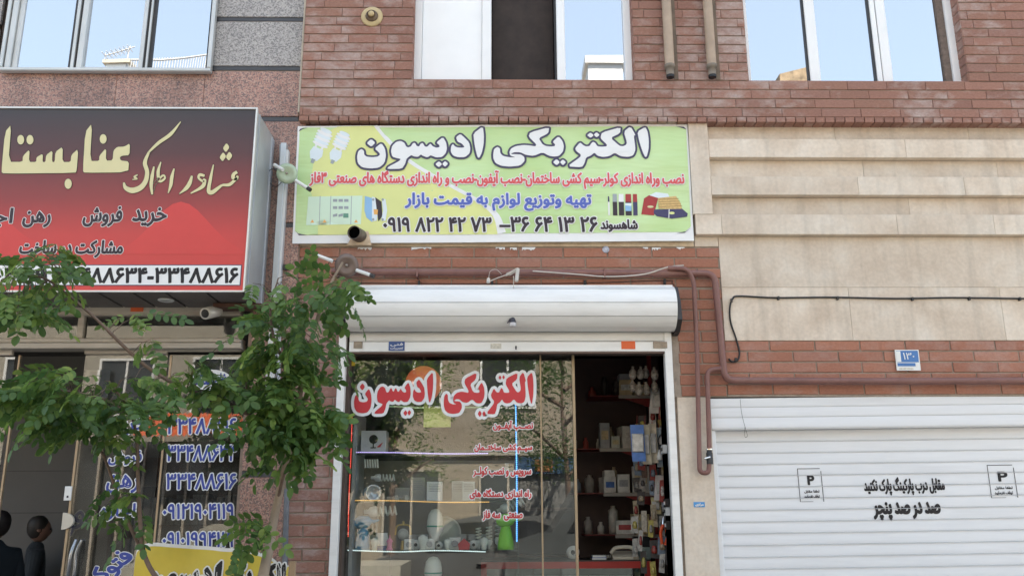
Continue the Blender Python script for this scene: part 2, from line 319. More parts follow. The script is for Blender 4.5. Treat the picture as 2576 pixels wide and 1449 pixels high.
def font_geo(body):
    c = bpy.data.curves.new('t', 'FONT'); c.body = body
    o = bpy.data.objects.new('t', c); COL.objects.link(o); bpy.context.view_layer.update()
    cv = o.to_curve(bpy.context.evaluated_depsgraph_get()); loops = []
    for sp in cv.splines:
        pts = []; bp = sp.bezier_points; n = len(bp)
        if not n: continue
        for i in range(n):
            a, b = bp[i], bp[(i+1) % n]; p0, p1, p2, p3 = a.co, a.handle_right, b.handle_left, b.co
            straight = (p3-p0).length < .02 or abs((p1-p0).length+(p2-p1).length+(p3-p2).length-(p3-p0).length) < 1e-4
            m_ = 1 if straight else 4
            for k in range(m_):
                t = k/m_; q = p0*(1-t)**3+p1*3*t*(1-t)**2+p2*3*t*t*(1-t)+p3*t**3; pts.append((q.x, q.y))
        q = [pts[0]]
        for p in pts[1:]:
            if math.hypot(p[0]-q[-1][0], p[1]-q[-1][1]) > .002: q.append(p)
        if len(q) > 2: loops.append(q)
    o.to_curve_clear(); bpy.data.objects.remove(o); bpy.data.curves.remove(c)
    area = lambda q: sum(q[i][0]*q[(i+1) % len(q)][1]-q[(i+1) % len(q)][0]*q[i][1] for i in range(len(q)))/2
    def inside(p, q):
        r = False
        for i in range(len(q)):
            (x0, y0), (x1, y1) = q[i], q[i-1]
            if (y0 > p[1]) != (y1 > p[1]) and p[0] < (x1-x0)*(p[1]-y0)/(y1-y0)+x0: r = not r
        return r
    ish = lambda q: any(p is not q and area(p)*area(q) < 0 and abs(area(p)) > abs(area(q)) and inside(q[0], p) for p in loops)
    holes = [q for q in loops if ish(q)]; outer = [q for q in loops if not ish(q)]
    V, F, E = [], [], []
    for q in outer:
        hs = [h for h in holes if abs(area(h)) < abs(area(q)) and inside(h[0], q)]
        o_ = len(V); allp = list(q)
        for h in hs: allp += h
        V += allp
        F += [tuple(i+o_ for i in t) for t in geometry.tessellate_polygon([[Vector((x, y, 0)) for x, y in l_] for l_ in [q]+hs])]
        k = o_
        for l_ in [q]+hs:
            E += [(k+i, k+(i+1) % len(l_)) for i in range(len(l_))]; k += len(l_)
    return V, F, E
def poly_geo(polys, rnd=.18):
    V, F, E = [], [], []
    for pl in polys:
        q = []
        for i in range(len(pl)):
            a, b = pl[i], pl[(i+1) % len(pl)]
            q += [(a[0]*(1-rnd)+b[0]*rnd, a[1]*(1-rnd)+b[1]*rnd), (a[0]*rnd+b[0]*(1-rnd), a[1]*rnd+b[1]*(1-rnd))]
        o = len(V); V += q; n = len(q)
        F += [tuple(i+o for i in t) for t in geometry.tessellate_polygon([[Vector((x, y, 0)) for x, y in q]])]
        E += [(o+i, o+(i+1) % n) for i in range(n)]
    return V, F, E
def letter_mb(geo, T, r, depth=0.0, sides=8):
    """geo placed by T (2-D -> 3-D point on the surface, with height h off it); r fattens every stroke"""
    V, F, E = geo; mb = MB(); W = [Vector(T(x, y, 0)) for x, y in V]
    N = Vector(T(0, 0, 1))-Vector(T(0, 0, 0)); N.normalize()
    top = .0013+depth
    mb.add([w+N*top for w in W], F)
    if r > 0:
        cs = [(math.cos(2*math.pi*k/sides), math.sin(2*math.pi*k/sides)) for k in range(sides)]
        U = (Vector(T(1, 0, 0))-Vector(T(0, 0, 0))).normalized(); S = N.cross(U).normalized()
        used = set()
        for i, (a, b) in enumerate(E):
            A, B = W[a], W[b]; d = B-A
            if d.length < 1e-6: continue
            h = depth+(i % 17)*.00006; s_ = N.cross(d).normalized()*r
            mb.add([A+s_+N*h, A-s_+N*h, B-s_+N*h, B+s_+N*h], [(0, 1, 2, 3)])
            if a not in used:
                used.add(a); h2 = depth+.00105+(i % 3)*.00005
                mb.add([A+U*(c*r)+S*(s*r)+N*(h2-.0009+(i % 7)*.00002) for c, s in cs], [tuple(range(sides))])
    return mb
def fit(geo, u0, v0, u1, v1, place, shear=0):
    V = geo[0]; xs = [v[0] for v in V]; ys = [v[1] for v in V]; a, b, c, d = min(xs), max(xs), min(ys), max(ys)
    def T(x, y, h): return place(u0+(x-a)/(b-a)*(u1-u0)+shear*(y-c)/(d-c)*(v1-v0), v0+(y-c)/(d-c)*(v1-v0), h)
    return T
def wallplace(Y): return lambda u, v, h: (u, Y-h, v)
def text_px(body, box, Y, layers, parent, geo=None, place=None, flip=False, shear=0):
    """layers: list of (material, radius in reference px). box in reference px"""
    g = geo or font_geo(shape(body)); X0, X1, Z0, Z1 = RC(*box, Y); s = MPP(Y, (box[1]+box[3])/2)
    if flip: g = ([(x, -y) for x, y in g[0]], g[1], g[2])
    rb = min(r for _, r in layers)*s
    T = fit(g, X0+rb, Z0+rb, X1-rb, Z1-rb, place or wallplace(Y), shear)
    for k, (m, r) in enumerate(layers): letter_mb(g, T, r*s, depth=.0018*(k)+.0006).build('lettering', m, parent)

# the big sign-painter title, traced glyph by glyph (two words)
W1 = [[(1715,205),(1812,150),(1835,200),(1845,300),(1838,400),(1812,485),(1795,490),(1770,440),(1735,320)],
 [(885,597),(1055,605),(1085,560),(1105,495),(1160,475),(1205,440),(1240,475),(1300,488),(1375,480),(1443,440),(1510,480),(1600,487),(1655,470),(1680,420),(1683,380),(1670,250),(1692,245),(1637,145),(1557,205),(1590,330),(1575,355),(1540,370),(1500,365),(1395,275),(1510,225),(1520,155),(1300,215),(1283,265),(1290,290),(1355,350),(1350,372),(1290,375),(1240,370),(1215,330),(1190,320),(1165,345),(1150,368),(1110,372),(1080,360),(1040,325),(980,395),(1000,430),(1045,460),(1042,490)],
 [(1125,245),(1165,215),(1203,245),(1165,275)], [(1204,240),(1235,212),(1272,242),(1235,270)],
 [(215,440),(235,400),(290,372),(380,360),(450,365),(520,375),(530,350),(440,265),(460,215),(683,155),(670,225),(555,280),(600,350),(640,370),(700,375),(745,370),(750,350),(720,320),(790,258),(835,310),(850,370),(838,430),(790,480),(730,487),(680,480),(600,440),(500,480),(410,472),(340,440),(270,440),(238,455),(225,475)],
 [(28,460),(38,405),(75,380),(105,398),(108,450),(140,482),(215,498),(290,498),(225,478),(218,450),(240,462),(290,464),(350,467),(388,495),(390,540),(340,588),(220,600),(120,590),(55,560),(30,510)],
 [(720,550),(762,515),(800,550),(762,585)], [(801,550),(835,520),(870,550),(835,585)]]
W2 = [[(2195,230),(2305,150),(2318,250),(2315,350),(2295,440),(2265,498),(2245,490),(2220,400),(2205,320)],
 [(1990,270),(2040,235),(2090,275),(2145,330),(2160,400),(2150,450),(2100,490),(2020,492),(1960,475),(1930,430),(1935,370),(1955,345),(1975,370),(2010,385),(2060,388),(2095,380),(2060,340),(2010,320)],
 [(1760,330),(1835,268),(1875,330),(1885,400),(1870,450),(1830,490),(1760,495),(1720,480),(1695,470),(1660,495),(1610,480),(1580,462),(1550,490),(1500,485),(1470,470),(1430,500),(1415,515),(1400,570),(1365,622),(1195,625),(1210,600),(1330,540),(1350,515),(1300,505),(1250,490),(1232,430),(1245,370),(1290,325),(1340,315),(1385,335),(1405,375),(1430,388),(1465,375),(1485,340),(1510,335),(1530,370),(1560,375),(1575,345),(1600,335),(1625,375),(1655,378),(1690,340),(1715,370),(1760,388),(1800,380),(1795,355)],
 [(1752,570),(1795,538),(1832,570),(1795,605)], [(1833,567),(1866,535),(1902,565),(1866,600)],
 [(1040,400),(1115,340),(1160,400),(1175,480),(1160,560),(1100,610),(1000,620),(900,605),(850,560),(838,490),(850,430),(885,405),(915,425),(920,470),(950,490),(1020,497),(1080,490),(1105,470),(1100,450)],
 [(945,340),(995,295),(1045,335),(1000,380)]]
KZ = .21334
def title_geo(words):      # in reference pixels, y up
    pl = []
    for wd, ox in words: pl += [[(ox+x*KZ, -(292+y*KZ)) for x, y in p] for p in wd]
    return poly_geo(pl)
TG1, TG2 = title_geo([(W1, 1236.5)]), title_geo([(W2, 721.3)])
TG12 = title_geo([(W1, 1236.5), (W2, 721.3)])
W1g = [W1[0], W1[1]]+[[(x, y-38) for x, y in p] for p in W1[2:4]]+[W1[4], W1[5]]+[[(x+(6 if i else -6), y+48) for x, y in p] for i, p in enumerate(W1[6:])]
W2g = [W2[0], W2[1], W2[2]]+[[(x, y+48) for x, y in p] for p in W2[3:5]]+[[(x-45, y) for x, y in W2[5]]]+[[(x-55, y-18) for x, y in W2[6]]]
W1g = [W1g[0], W1g[1]]+[[((x-xc)*.8+xc, (y-yc)*.8+yc) for x, y in p] for p in W1g[2:4] for xc, yc in [(sum(a for a, _ in p)/len(p), sum(b for _, b in p)/len(p))]]+W1g[4:]
TG1G, TG2G = title_geo([(W1g, 1236.5)]), title_geo([(W2g, 721.3)])
def title(geo, box, Y, layers, parent, place=None):
    X0, X1, Z0, Z1 = RC(*box, Y); s = MPP(Y, (box[1]+box[3])/2); T = fit(geo, X0, Z0, X1, Z1, place or wallplace(Y))
    for k, (m, r) in enumerate(layers): letter_mb(geo, T, r*s, depth=.0018*k+.0006).build('lettering', m, parent)

INK_W = M('white_vinyl_letter', (.80, .80, .80), .5, .02)
INK_RED = M('red_vinyl_letter', (.60, .035, .045), .45, .04)
INK_PINK = M('faded_red_print', (.72, .10, .11), .5, .05)
INK_BLUE = M('blue_vinyl_letter', (.035, .065, .33), .45, .04)
INK_BLUE2 = M('faded_blue_print', (.09, .14, .50), .5, .05)
INK_DK = M('dark_print', (.03, .018, .028), .5, .05)
INK_NAVY = M('navy_outline_print', (.06, .055, .11), .5, .05)
INK_CREAM = M('cream_print', (.66, .60, .34), .5, .03)
INK_BLACK = M('black_stencil', (.012, .010, .012), .6, .2)
GREENP = M('pale_green_print', (.33, .55, .16), .45, .05, 2)

# ================================================================== GROUND AND STREET
M_PAVE = M('pavement_tiles', (.19, .185, .175), .85, .14, 3, bump=.2)
M_ROAD = M('asphalt', (.055, .055, .058), .9, .25, 5, bump=.3)
g = MB().box(-60, 60, -60, 30, -.35, -.12).build('road', M_ROAD, kind='structure')
MB().box(-60, 60, -7.2, .0, -.12, 0).build('pavement', M_PAVE, kind='structure')
MB().box(-60, 60, -20, -15.5, -.12, 0).build('pavement', M_PAVE, kind='structure')

# ================================================================== BRICK BUILDING (right two thirds)
BX0 = PX(752, 305, -.09)
XSPLIT = PX(741, 900, 0)
brick_b = thing('brick_building', 'red brick building with beige stone bands, white windows and two shopfronts', 'building', (PX(1700, 900, 0), 0, 0))
ROOF = 11.0
YU = -.09
Zled0, Zled1 = PZ(1600, 303, YU), PZ(1600, 293, YU)
Zsill = PZ(1600, 201, YU)
XR = 6.5
Zb0 = Zled1
pu = (Zsill-Zled1)/4
# window openings of the upper storey (world x, in wall plane)
wc = (PX(1036, 200, YU), PX(1598, 200, YU)); wr = (PX(1883, 200, YU), PX(2438, 200, YU))
Ztop = Zsill+2.0
# backing of upper wall
ub = MB()
for a, b in ((BX0, wc[0]), (wc[1], wr[0]), (wr[1], XR)): ub.box(a, b, YU+.008, .4, Zsill-.01, Ztop)
ub.box(BX0, XR, YU+.008, .4, Zled0+.02, Zsill-.004); ub.box(BX0, XR, YU+.008, .4, Ztop, ROOF)
ub.box(BX0, XR, .4, 7, ROOF-.3, ROOF)
ub.build('wall', MORTAR_DK, brick_b)
bricks = []     # (x0,x1,z0,z1,Y,mat,chamfer,depth)
def courses(x0, x1, z0, z1, zref, pitch, length, Y, mat, gapx, gapz, seed, jitter=.0):
    rnd = random.Random(seed); k = math.floor((z0-zref)/pitch+.02)
    while zref+k*pitch < z1-.012:
        a, b = max(zref+k*pitch, z0), min(zref+(k+1)*pitch-gapz, z1)
        if b-a > .012:
            ofs = (k % 2)*length/2 + (rnd.random()-.5)*jitter
            i = math.floor((x0-ofs)/length)
            while i*length+ofs < x1:
                p, q = max(i*length+ofs, x0), min((i+1)*length+ofs-gapx, x1)
                if q-p > .02: bricks.append((p, q, a, b, Y+(rnd.random()-.5)*.003, mat))
                i += 1
        k += 1
LU = .30
ext = Zsill+14*pu
for a, b, sd_ in ((BX0, wc[0]-.002, 1), (wc[1]+.002, wr[0]-.002, 2), (wr[1]+.002, PX(2760, 200, YU), 3)):
    courses(a, b, Zsill, ext, Zb0, pu, LU, YU, BRICK_UP, .0025, pu*.11, sd_, .5)
courses(BX0, PX(2760, 200, YU), Zled1, Zsill-.001, Zb0, pu, LU, YU, BRICK_UP, .0025, pu*.11, 5, .4)
# soldier course under the ledge: seen as thin faces and dark undersides
pl_ = MB()
sx = BX0; i = 0
while sx < PX(2700, 300, YU):
    pl_.cbox(sx, sx+.068, YU-.004+random.random()*.004, .02, Zled0-.012, Zled1-.004, .003); sx += .0745; i += 1
pl_.build('brick', BRICK_UP, brick_b, kind='stuff')
# lower walls: mortar backing
Zl = PZ(1400, 621, 0); plo = (Zl-PZ(1400, 725, 0))/4
Xs0, Xs1 = PX(846, 1100, 0), PX(1700, 1150, 0)         # shop opening
Zs1 = PZ(1300, 830, 0)
Xp1 = PX(1809, 640, 0)                                  # right end of the brick pier
Zg1 = PZ(2200, 997, 0); Xg0 = PX(1788, 1040, 0)         # garage opening
Zband = PZ(2200, 857, 0)
Xpl1 = PX(1697, 1000, 0)
lb = MB()
lb.box(XSPLIT, Xs0, .008, .5, 0, Zs1); lb.box(XSPLIT, Xp1, .008, .5, Zs1, Zl+.4); lb.box(Xs1, Xp1-.004, .008, .5, Zg1, Zs1)
lb.box(Xp1, XR, .008, .5, Zg1, Zled0+.02); lb.box(XSPLIT, Xp1, .008, .5, Zl+.4, Zled0+.02)
lb.box(Xs1, Xg0, .02, .5, 0, Zg1)
lb.build('wall', MORTAR, brick_b)
Xbl = PX(735, 660, 0)
courses(Xbl, Xp1, PZ(1400, 722, 0), Zl, Zl-20*plo, plo, .325, 0, BRICK_LO, .010, .010, 11)
courses(PX(728, 1000, 0), PX(862, 800, 0), PZ(1400, 722, 0)-36*plo, PZ(1400, 722, 0)-.001, Zl-44*plo, plo, .325, 0, BRICK_UP, .010, .010, 12)
courses(PX(1706, 850, 0), Xp1, Zg1, PZ(1400, 722, 0)-.001, Zl-40*plo, plo, .325, 0, BRICK_LO, .010, .010, 11)
courses(Xp1+.001, PX(2760, 900, 0), Zg1, Zband, Zl-20*plo+.01, plo, .325, 0, BRICK_LO, .010, .010, 13)
# make the individual bricks, the largest visible ones as parts, the rest joined
bricks.sort(key=lambda b: -((b[1]-b[0])*(b[3]-b[2])) + (10 if (b[2] > PZ(1300, -10, YU) or b[0] > PX(2590, 500, 0)) else 0))
cache = {}
L = brick_b.location
rest = {}
for i, (a, b, c, d, Y, m) in enumerate(bricks):
    if i < 300:
        key = (round(b-a, 3), round(d-c, 3), m.name)
        if key not in cache:
            q = MB().cbox(-(b-a)/2, (b-a)/2, 0, .03, -(d-c)/2, (d-c)/2, .003)
            me = bpy.data.meshes.new('brick'); me.from_pydata(q.v, [], q.f); me.materials.append(m); cache[key] = me
        o = bpy.data.objects.new('brick', cache[key]); COL.objects.link(o); o.parent = brick_b
        o.location = ((a+b)/2-L.x, Y-L.y, (c+d)/2-L.z); o.rotation_euler.y = (random.random()-.5)*.006
    else: rest.setdefault(m.name, (MB(), m))[0].cbox(a, b, Y, Y+.03, c, d, .003)
for k, (mb, m) in rest.items(): mb.build('brick', m, brick_b, kind='stuff')
print('bricks', len(bricks))
# reveal bricks at the sides of the windows
rv = MB()
for xw, s in ((wc[0], -1), (wc[1], 1), (wr[0], -1), (wr[1], 1)):
    z = Zsill
    while z < ext:
        x0, x1 = (xw-.02, xw+.004) if s < 0 else (xw-.004, xw+.02)
        rv.box(x0, x1, YU+.004, YU+.1, z, z+pu*.89); rv.box(x0, x1, YU+.103, .1, z, z+pu*.89); z += pu
rv.build('brick', BRICK_UP, brick_b, kind='stuff')

# beige stone
def slabs(x0, x1, z0, z1, Y, cuts, depth=.03, gap=.0018):
    xs = [x0]+[c for c in cuts if x0 < c < x1]+[x1]
    for a, b in zip(xs, xs[1:]): MB().cbox(a+gap/2, b-gap/2, Y, Y+depth, z0+gap/2, z1-gap/2, .0015).build('stone_slab', STONE, brick_b)
XE = PX(2760, 500, 0)
YR, YP = .003, -.058
Xpil = PX(1788, 450, YP)
z = lambda py, Y=YP: PZ(2200, py, Y)
cx = lambda *a: [PX(p, 500, 0) for p in a]
slabs(Xpil, XE, z(351), Zled0+.0, YR, cx(2117, 2460))
slabs(Xpil, XE, z(397), z(351), YP, cx(2284), .06)
slabs(Xpil, XE, z(445), z(397), YR, cx(2180, 2520))
slabs(Xpil, XE, z(491), z(445), YP, cx(2154, 2420), .06)
slabs(Xpil, XE, z(540), z(491), YR, cx(2285))
slabs(PX(1750, 560, YP), XE, z(590), z(540), YP, cx(1806, 2240, 2480), .06)
slabs(PX(1739, 450, YP-.002), Xpil-.0005, z(540), Zled0+.0, YP-.003, [], .065)
slabs(PX(1747, 610, 0), Xp1-.001, Zl+.002, z(590), -.002, [])
Zj = PZ(2200, 805-1, 0); Zj = PZ(2200, 562/1.1645+722/3, 0)
slabs(Xp1+.001, XE, Zj, z(590), -.002, cx(2480+120))
slabs(Xp1+.001, XE, Zband+.001, Zj, -.002, cx(2110, 2480))
slabs(PX(1713, 1200, 0), Xg0, 0, Zg1-.002, -.002, [])
# crooked edge strip under the banner
MB().cbox(PX(737, 615, 0), PX(1745, 615, 0), -.006, .03, Zl+.001, PZ(1300, 596, 0), .002).build('cement_strip', M('stained_cement_strip', (.62, .50, .36), .85, .15, 14, dirt=.5, dcol=(.3, .13, .06)), brick_b)
MB().box(PX(738, 450, 0), PX(1742, 450, 0), .001, .02, PZ(1300, 600, 0), Zled0+.01).build('wall', MORTAR, brick_b)
# peeled poster scraps on top brick row
for a, b, y0, y1 in ((900, 935, 622, 631), (1035, 1085, 622, 630), (1247, 1270, 622, 629), (1283, 1300, 623, 631), (1313, 1347, 622, 631), (1617, 1630, 622, 627), (1640, 1662, 623, 632), (1702, 1722, 622, 630)):
    X0, X1, Z0, Z1 = RC(a, y0, b, y1, -.004); n = 9
    pt = [(X0+(X1-X0)*k/n, Z1) for k in range(n+1)]+[(X0+(X1-X0)*k/n, Z0+(Z1-Z0)*random.random()*.8) for k in range(n, -1, -1)]
    MB().prism(pt, -.006, -.0035).build('poster_scrap', INK_W, brick_b)
MB().lathe(P(1524, 628, -.004), [(.0, -.004), (.024, -.004), (.026, -.002), (.026, .02)], (0, 1, 0), 20).build('round_sticker', M('scuffed_blue_white', (.42, .43, .5), .6, .5, 40), brick_b)

# upper windows
def pane_window(root, X0, X1, Z0, Z1, Yp, verts, bar, frame_mat, glass, sashes=()):
    f = MB(); fy0, fy1 = Yp-.045, Yp+.03
    f.box(X0, X0+bar, fy0, fy1, Z0, Z1); f.box(X1-bar, X1, fy0, fy1, Z0, Z1); f.box(X0+bar, X1-bar, fy0, fy1, Z0, Z0+bar*.15); f.box(X0+bar, X1-bar, fy0, fy1, Z1-bar, Z1)
    win = f.build('window', frame_mat, root)
    return win
YW = .05
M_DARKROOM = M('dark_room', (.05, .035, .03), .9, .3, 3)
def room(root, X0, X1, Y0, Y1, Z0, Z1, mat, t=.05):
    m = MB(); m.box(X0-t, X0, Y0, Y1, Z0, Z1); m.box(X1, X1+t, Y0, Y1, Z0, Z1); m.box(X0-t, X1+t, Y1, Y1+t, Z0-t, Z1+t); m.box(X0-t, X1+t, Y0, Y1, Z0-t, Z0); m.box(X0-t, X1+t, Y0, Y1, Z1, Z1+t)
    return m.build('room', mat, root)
def wpx(px, Y=YW): return PX(px, 199, Y)
def wleanbars(win, spans, Y0, Y1, mat, name):
    for a, b in spans: MB().cbox(wpx(a), wpx(b), Y0, Y1, Zsill-.002, Ztop, .004).build(name, mat, win)
# centre window: white blind pane, open dark casement, clouded pane
win1 = MB().box(wpx(1038), wpx(1060), YW-.04, YW+.03, Zsill, Ztop).box(wpx(1572), wpx(1598), YW-.04, YW+.03, Zsill, Ztop).box(wpx(1060), wpx(1572), YW-.04, YW+.03, Ztop-.06, Ztop).build('window', PVC, brick_b)
wleanbars(win1, ((1212, 1236),), YW-.02, YW+.03, PVC, 'mullion')
wleanbars(win1, ((1401, 1422),), YW-.05, YW+.03, PVC, 'mullion')
MB().box(wpx(1396), wpx(1401), YW-.03, YW+.05, Zsill, Ztop).build('seal', DARKM, win1)
WHITEP = M('white_opaque_panel', (.86, .86, .86), .3, .02)
MB().box(wpx(1060)+.002, wpx(1212)-.002, YW, YW+.012, Zsill, Ztop-.06).build('blind_panel', WHITEP, win1)
MB().box(wpx(1422), wpx(1572), YW, YW+.006, Zsill, Ztop-.06).build('pane', GLASS_UP, win1)
MB().box(wpx(1238), wpx(1395), YW+.09, YW+.095, Zsill, Ztop-.06).build('dark_opening_sheet', M('dark_opening_shade', (.035, .024, .02), .8, .35, 7), win1)  # opaque sheet, painted dark as the shade inside the open casement
ra = wpx(1883)
win2 = MB().box(wpx(2393), wpx(2416), YW-.04, YW+.03, Zsill, Ztop).build('window', PVC, brick_b); MB().box(wr[0], wpx(1886), YW-.04, YW+.03, Zsill, Ztop).build('frame', PVC, win2)
wleanbars(win2, ((2036, 2062), (2204, 2217), (2219, 2243)), YW-.03, YW+.03, PVC, 'mullion')
wleanbars(win2, ((2032, 2036), (2200, 2204), (2216.5, 2219.5)), YW-.02, YW+.03, DARKM, 'seal')
MB().box(wpx(2062), wpx(2201), YW-.03, YW+.03, Zsill, Zsill+.022).build('sash_rail', PVC, win2)
MB().box(wpx(2375), wpx(2393), YW-.02, YW+.03, Zsill, Ztop).build('foam_strip', M('brown_foam', (.16, .12, .1), .9, .3, 30), win2)
for a, b in ((1886, 2032), (2062, 2200), (2243, 2375)): MB().box(wpx(a), wpx(b), YW, YW+.006, Zsill, Ztop).build('pane', GLASS_UP, win2)
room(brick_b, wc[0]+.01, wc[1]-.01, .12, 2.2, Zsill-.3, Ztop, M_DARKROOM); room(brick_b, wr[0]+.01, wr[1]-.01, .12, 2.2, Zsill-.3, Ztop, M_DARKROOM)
MB().box(wc[0], wc[1], YU+.006, .12, Zsill-.02, Zsill-.001).box(wr[0], wr[1], YU+.006, .12, Zsill-.02, Zsill-.001).build('window_sill', BRICK_UP, brick_b)
# grey appliance box behind the clouded pane (seen as pale shape)

# shop interior (centre)
SG = .12
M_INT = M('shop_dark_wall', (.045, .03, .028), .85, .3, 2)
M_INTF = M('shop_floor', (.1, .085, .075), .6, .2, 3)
Xi0, Xi1 = Xs0-.02, Xs1+.12
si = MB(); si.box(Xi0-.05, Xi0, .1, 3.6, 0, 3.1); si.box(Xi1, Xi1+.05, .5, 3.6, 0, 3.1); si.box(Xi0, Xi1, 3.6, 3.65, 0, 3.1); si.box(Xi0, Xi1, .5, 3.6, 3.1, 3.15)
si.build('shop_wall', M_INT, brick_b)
MB().box(Xi0, Xi1, .0, 3.6, .0, .02).build('shop_floor', M_INTF, brick_b)
MB().box(Xs1, Xs1+.12, .15, .5, 0, 3.1).build('door_jamb', M('beige_door_jamb', (.26, .2, .16), .7, .2), brick_b)

# vent cap, stub pipe
c = P(936, 44, YU)
vc = thing('round_vent_cap', 'round beige flue vent cap on the upper brick wall left of the middle window', 'vent', c)
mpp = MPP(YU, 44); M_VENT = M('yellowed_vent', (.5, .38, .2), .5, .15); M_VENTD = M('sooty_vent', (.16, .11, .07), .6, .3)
MB().lathe(c, [(27*mpp, 0), (27.5*mpp, -.008), (25*mpp, -.014), (16*mpp, -.017)], (0, 1, 0), 28).build('flange', M_VENT, vc)
MB().lathe(c, [(15*mpp, -.016), (15*mpp, -.028), (10*mpp, -.03), (10*mpp, -.05)], (0, 1, 0), 24).build('collar', M_VENTD, vc)
MB().lathe(c, [(7*mpp, -.028), (7.5*mpp, -.055), (5*mpp, -.06), (0, -.061)], (0, 1, 0), 20).build('cap', M_VENT, vc)

# downpipes on upper wall
for k, (xa, xb, lab) in enumerate(((1667, 1686, 'beige downpipe on the brick pier right of the middle window, nearer that window'), (1768, 1792, 'beige downpipe on the brick pier, the one nearer the right window'))):
    Yd = YU-.045; p0 = P(xb, 190, Yd); top = p0.copy(); top.z = ROOF-1
    t = thing('downpipe', lab, 'pipe', (p0.x, Yd, p0.z), group='beige downpipes between the upper windows')
    rr = 12*MPP(YU, 100)
    MB().tube([p0+Vector((0, 0, .07)), Vector((top.x, Yd, top.z))], rr, 14).build('pipe', BEIGEPIPE, t)
    MB().tube([p0+Vector((0, 0, .0)), p0+Vector((0, 0, .055)), p0+Vector((0, 0, .056)), p0+Vector((0, 0, .085))], [rr*.85, rr*.85, rr*1.1, rr*1.1], 14).build('fitting', M('grey_fitting', (.2, .17, .14), .6, .3), t)
    MB().tube([p0+Vector((0, 0, -.02)), p0+Vector((0, 0, .0))], rr*.8, 12).build('plug', BLACK, t)
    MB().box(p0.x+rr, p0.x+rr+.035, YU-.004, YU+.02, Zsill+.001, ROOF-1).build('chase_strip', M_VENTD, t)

# ================================================================== GREEN BANNER
def banner_mat():
    m, n, l, b = newmat('green_banner_print'); b.inputs['Roughness'].default_value = .38
    g = n.new('ShaderNodeNewGeometry'); sp = n.new('ShaderNodeSeparateXYZ'); l.new(g.outputs['Position'], sp.inputs[0])
    nz = n.new('ShaderNodeTexNoise'); nz.inputs['Scale'].default_value = 1.4; nz.inputs['Detail'].default_value = 2; l.new(g.outputs['Position'], nz.inputs['Vector'])
    r = ramp(n, [(.3, (.44, .62, .24)), (.5, (.52, .70, .33)), (.7, (.60, .77, .42))]); l.new(nz.outputs['Fac'], r.inputs['Fac'])
    l.new(r.outputs[0], b.inputs['Base Color'])
    t = n.new('ShaderNodeTexNoise'); t.inputs['Scale'].default_value = 2.2; t.inputs['Detail'].default_value = 3; mp = n.new('ShaderNodeMapping'); mp.inputs['Rotation'].default_value = (0, R(50), 0); mp.inputs['Scale'].default_value = (.5, 1, 3); l.new(g.outputs['Position'], mp.inputs['Vector']); l.new(mp.outputs[0], t.inputs['Vector'])
    bp = n.new('ShaderNodeBump'); bp.inputs['Strength'].default_value = .8; bp.inputs['Distance'].default_value = .03; l.new(t.outputs['Fac'], bp.inputs['Height']); l.new(bp.outputs[0], b.inputs['Normal']); return m
YB = -.045
B = thing('shop_banner', 'green and yellow printed banner with the large white shop title, above the open shop', 'banner', P(1240, 600, YB))
def wr_y(x, zz):      # gentle wrinkles of the stretched vinyl
    return .0022*math.sin(x*6+zz*9)+.0007*math.sin(x*13-zz*11+1.3)+.0013*math.exp(-((x-PX(1200, 450, YB)+(zz-PZ(1200, 600, YB))*.9)/.03)**2)+.0008*math.exp(-((zz-PZ(1300, 335, YB)-.02*math.sin(x*3))/.012)**2)
def sheet(name, quadpx, mat, parent, Y=YB, nx=90, ny=30, dy=0.0):
    (ax, ay), (bx, by), (cx_, cy_), (dx, dy_) = quadpx; mb = MB(); vs = []
    for j in range(ny+1):
        for i in range(nx+1):
            u, v = i/nx, j/ny
            px = (ax*(1-u)+bx*u)*(1-v)+(dx*(1-u)+cx_*u)*v; py = (ay*(1-u)+by*u)*(1-v)+(dy_*(1-u)+cy_*u)*v
            p = P(px, py, Y); vs.append((p.x, Y-wr_y(p.x, p.z)-dy, p.z))
    fs = [(j*(nx+1)+i, (j+1)*(nx+1)+i, (j+1)*(nx+1)+i+1, j*(nx+1)+i+1) for j in range(ny) for i in range(nx)]
    mb.add(vs, fs, True); return mb.build(name, mat, parent)
sheet('vinyl_sheet', ((749, 318), (1729, 312), (1746, 606), (735, 613)), INK_W, B)
def bplace(u, v, h): return (u, YB-wr_y(u, v)-h-.0058, v)
def flat(px_poly, mat, h, name='print', parent=None, Y=YB, sub=26):
    """a printed area on the banner, following its wrinkles"""
    pts = []
    for i in range(len(px_poly)):
        a, b = px_poly[i], px_poly[(i+1) % len(px_poly)]; n = max(1, int(math.hypot(b[0]-a[0], b[1]-a[1])//sub))
        for k in range(n): pts.append((a[0]+(b[0]-a[0])*k/n, a[1]+(b[1]-a[1])*k/n))
    pr = [P(x, y, Y) for x, y in pts]; mb = MB(); tri = geometry.tessellate_polygon([[Vector((p.x, p.z, 0)) for p in pr]])
    fs = []
    for t in tri:
        a, b, c = [Vector((pr[i].x, pr[i].z)) for i in t]
        fs.append(tuple(t) if (b-a).cross(c-a) > 0 else tuple(reversed(t)))
    V = [(p.x, p.z) for p in pr]
    # subdivide through a small bmesh so it drapes
    import bmesh
    bm = bmesh.new(); bv = [bm.verts.new((x, y, 0)) for x, y in V]
    for f in fs:
        try: bm.faces.new([bv[i] for i in f])
        except ValueError: pass
    for _ in range(5):
        long_e = [e for e in bm.edges if e.calc_length() > .07]
        if not long_e: break
        bmesh.ops.subdivide_edges(bm, edges=long_e, cuts=1); bmesh.ops.triangulate(bm, faces=bm.faces[:])
    bm.verts.index_update()
    mb.add([(v.co.x, YB-wr_y(v.co.x, v.co.y)-h-.0017, v.co.y) for v in bm.verts], [tuple(v.index for v in f.verts) for f in bm.faces], True); bm.free()
    return mb.build(name, mat, parent or B)
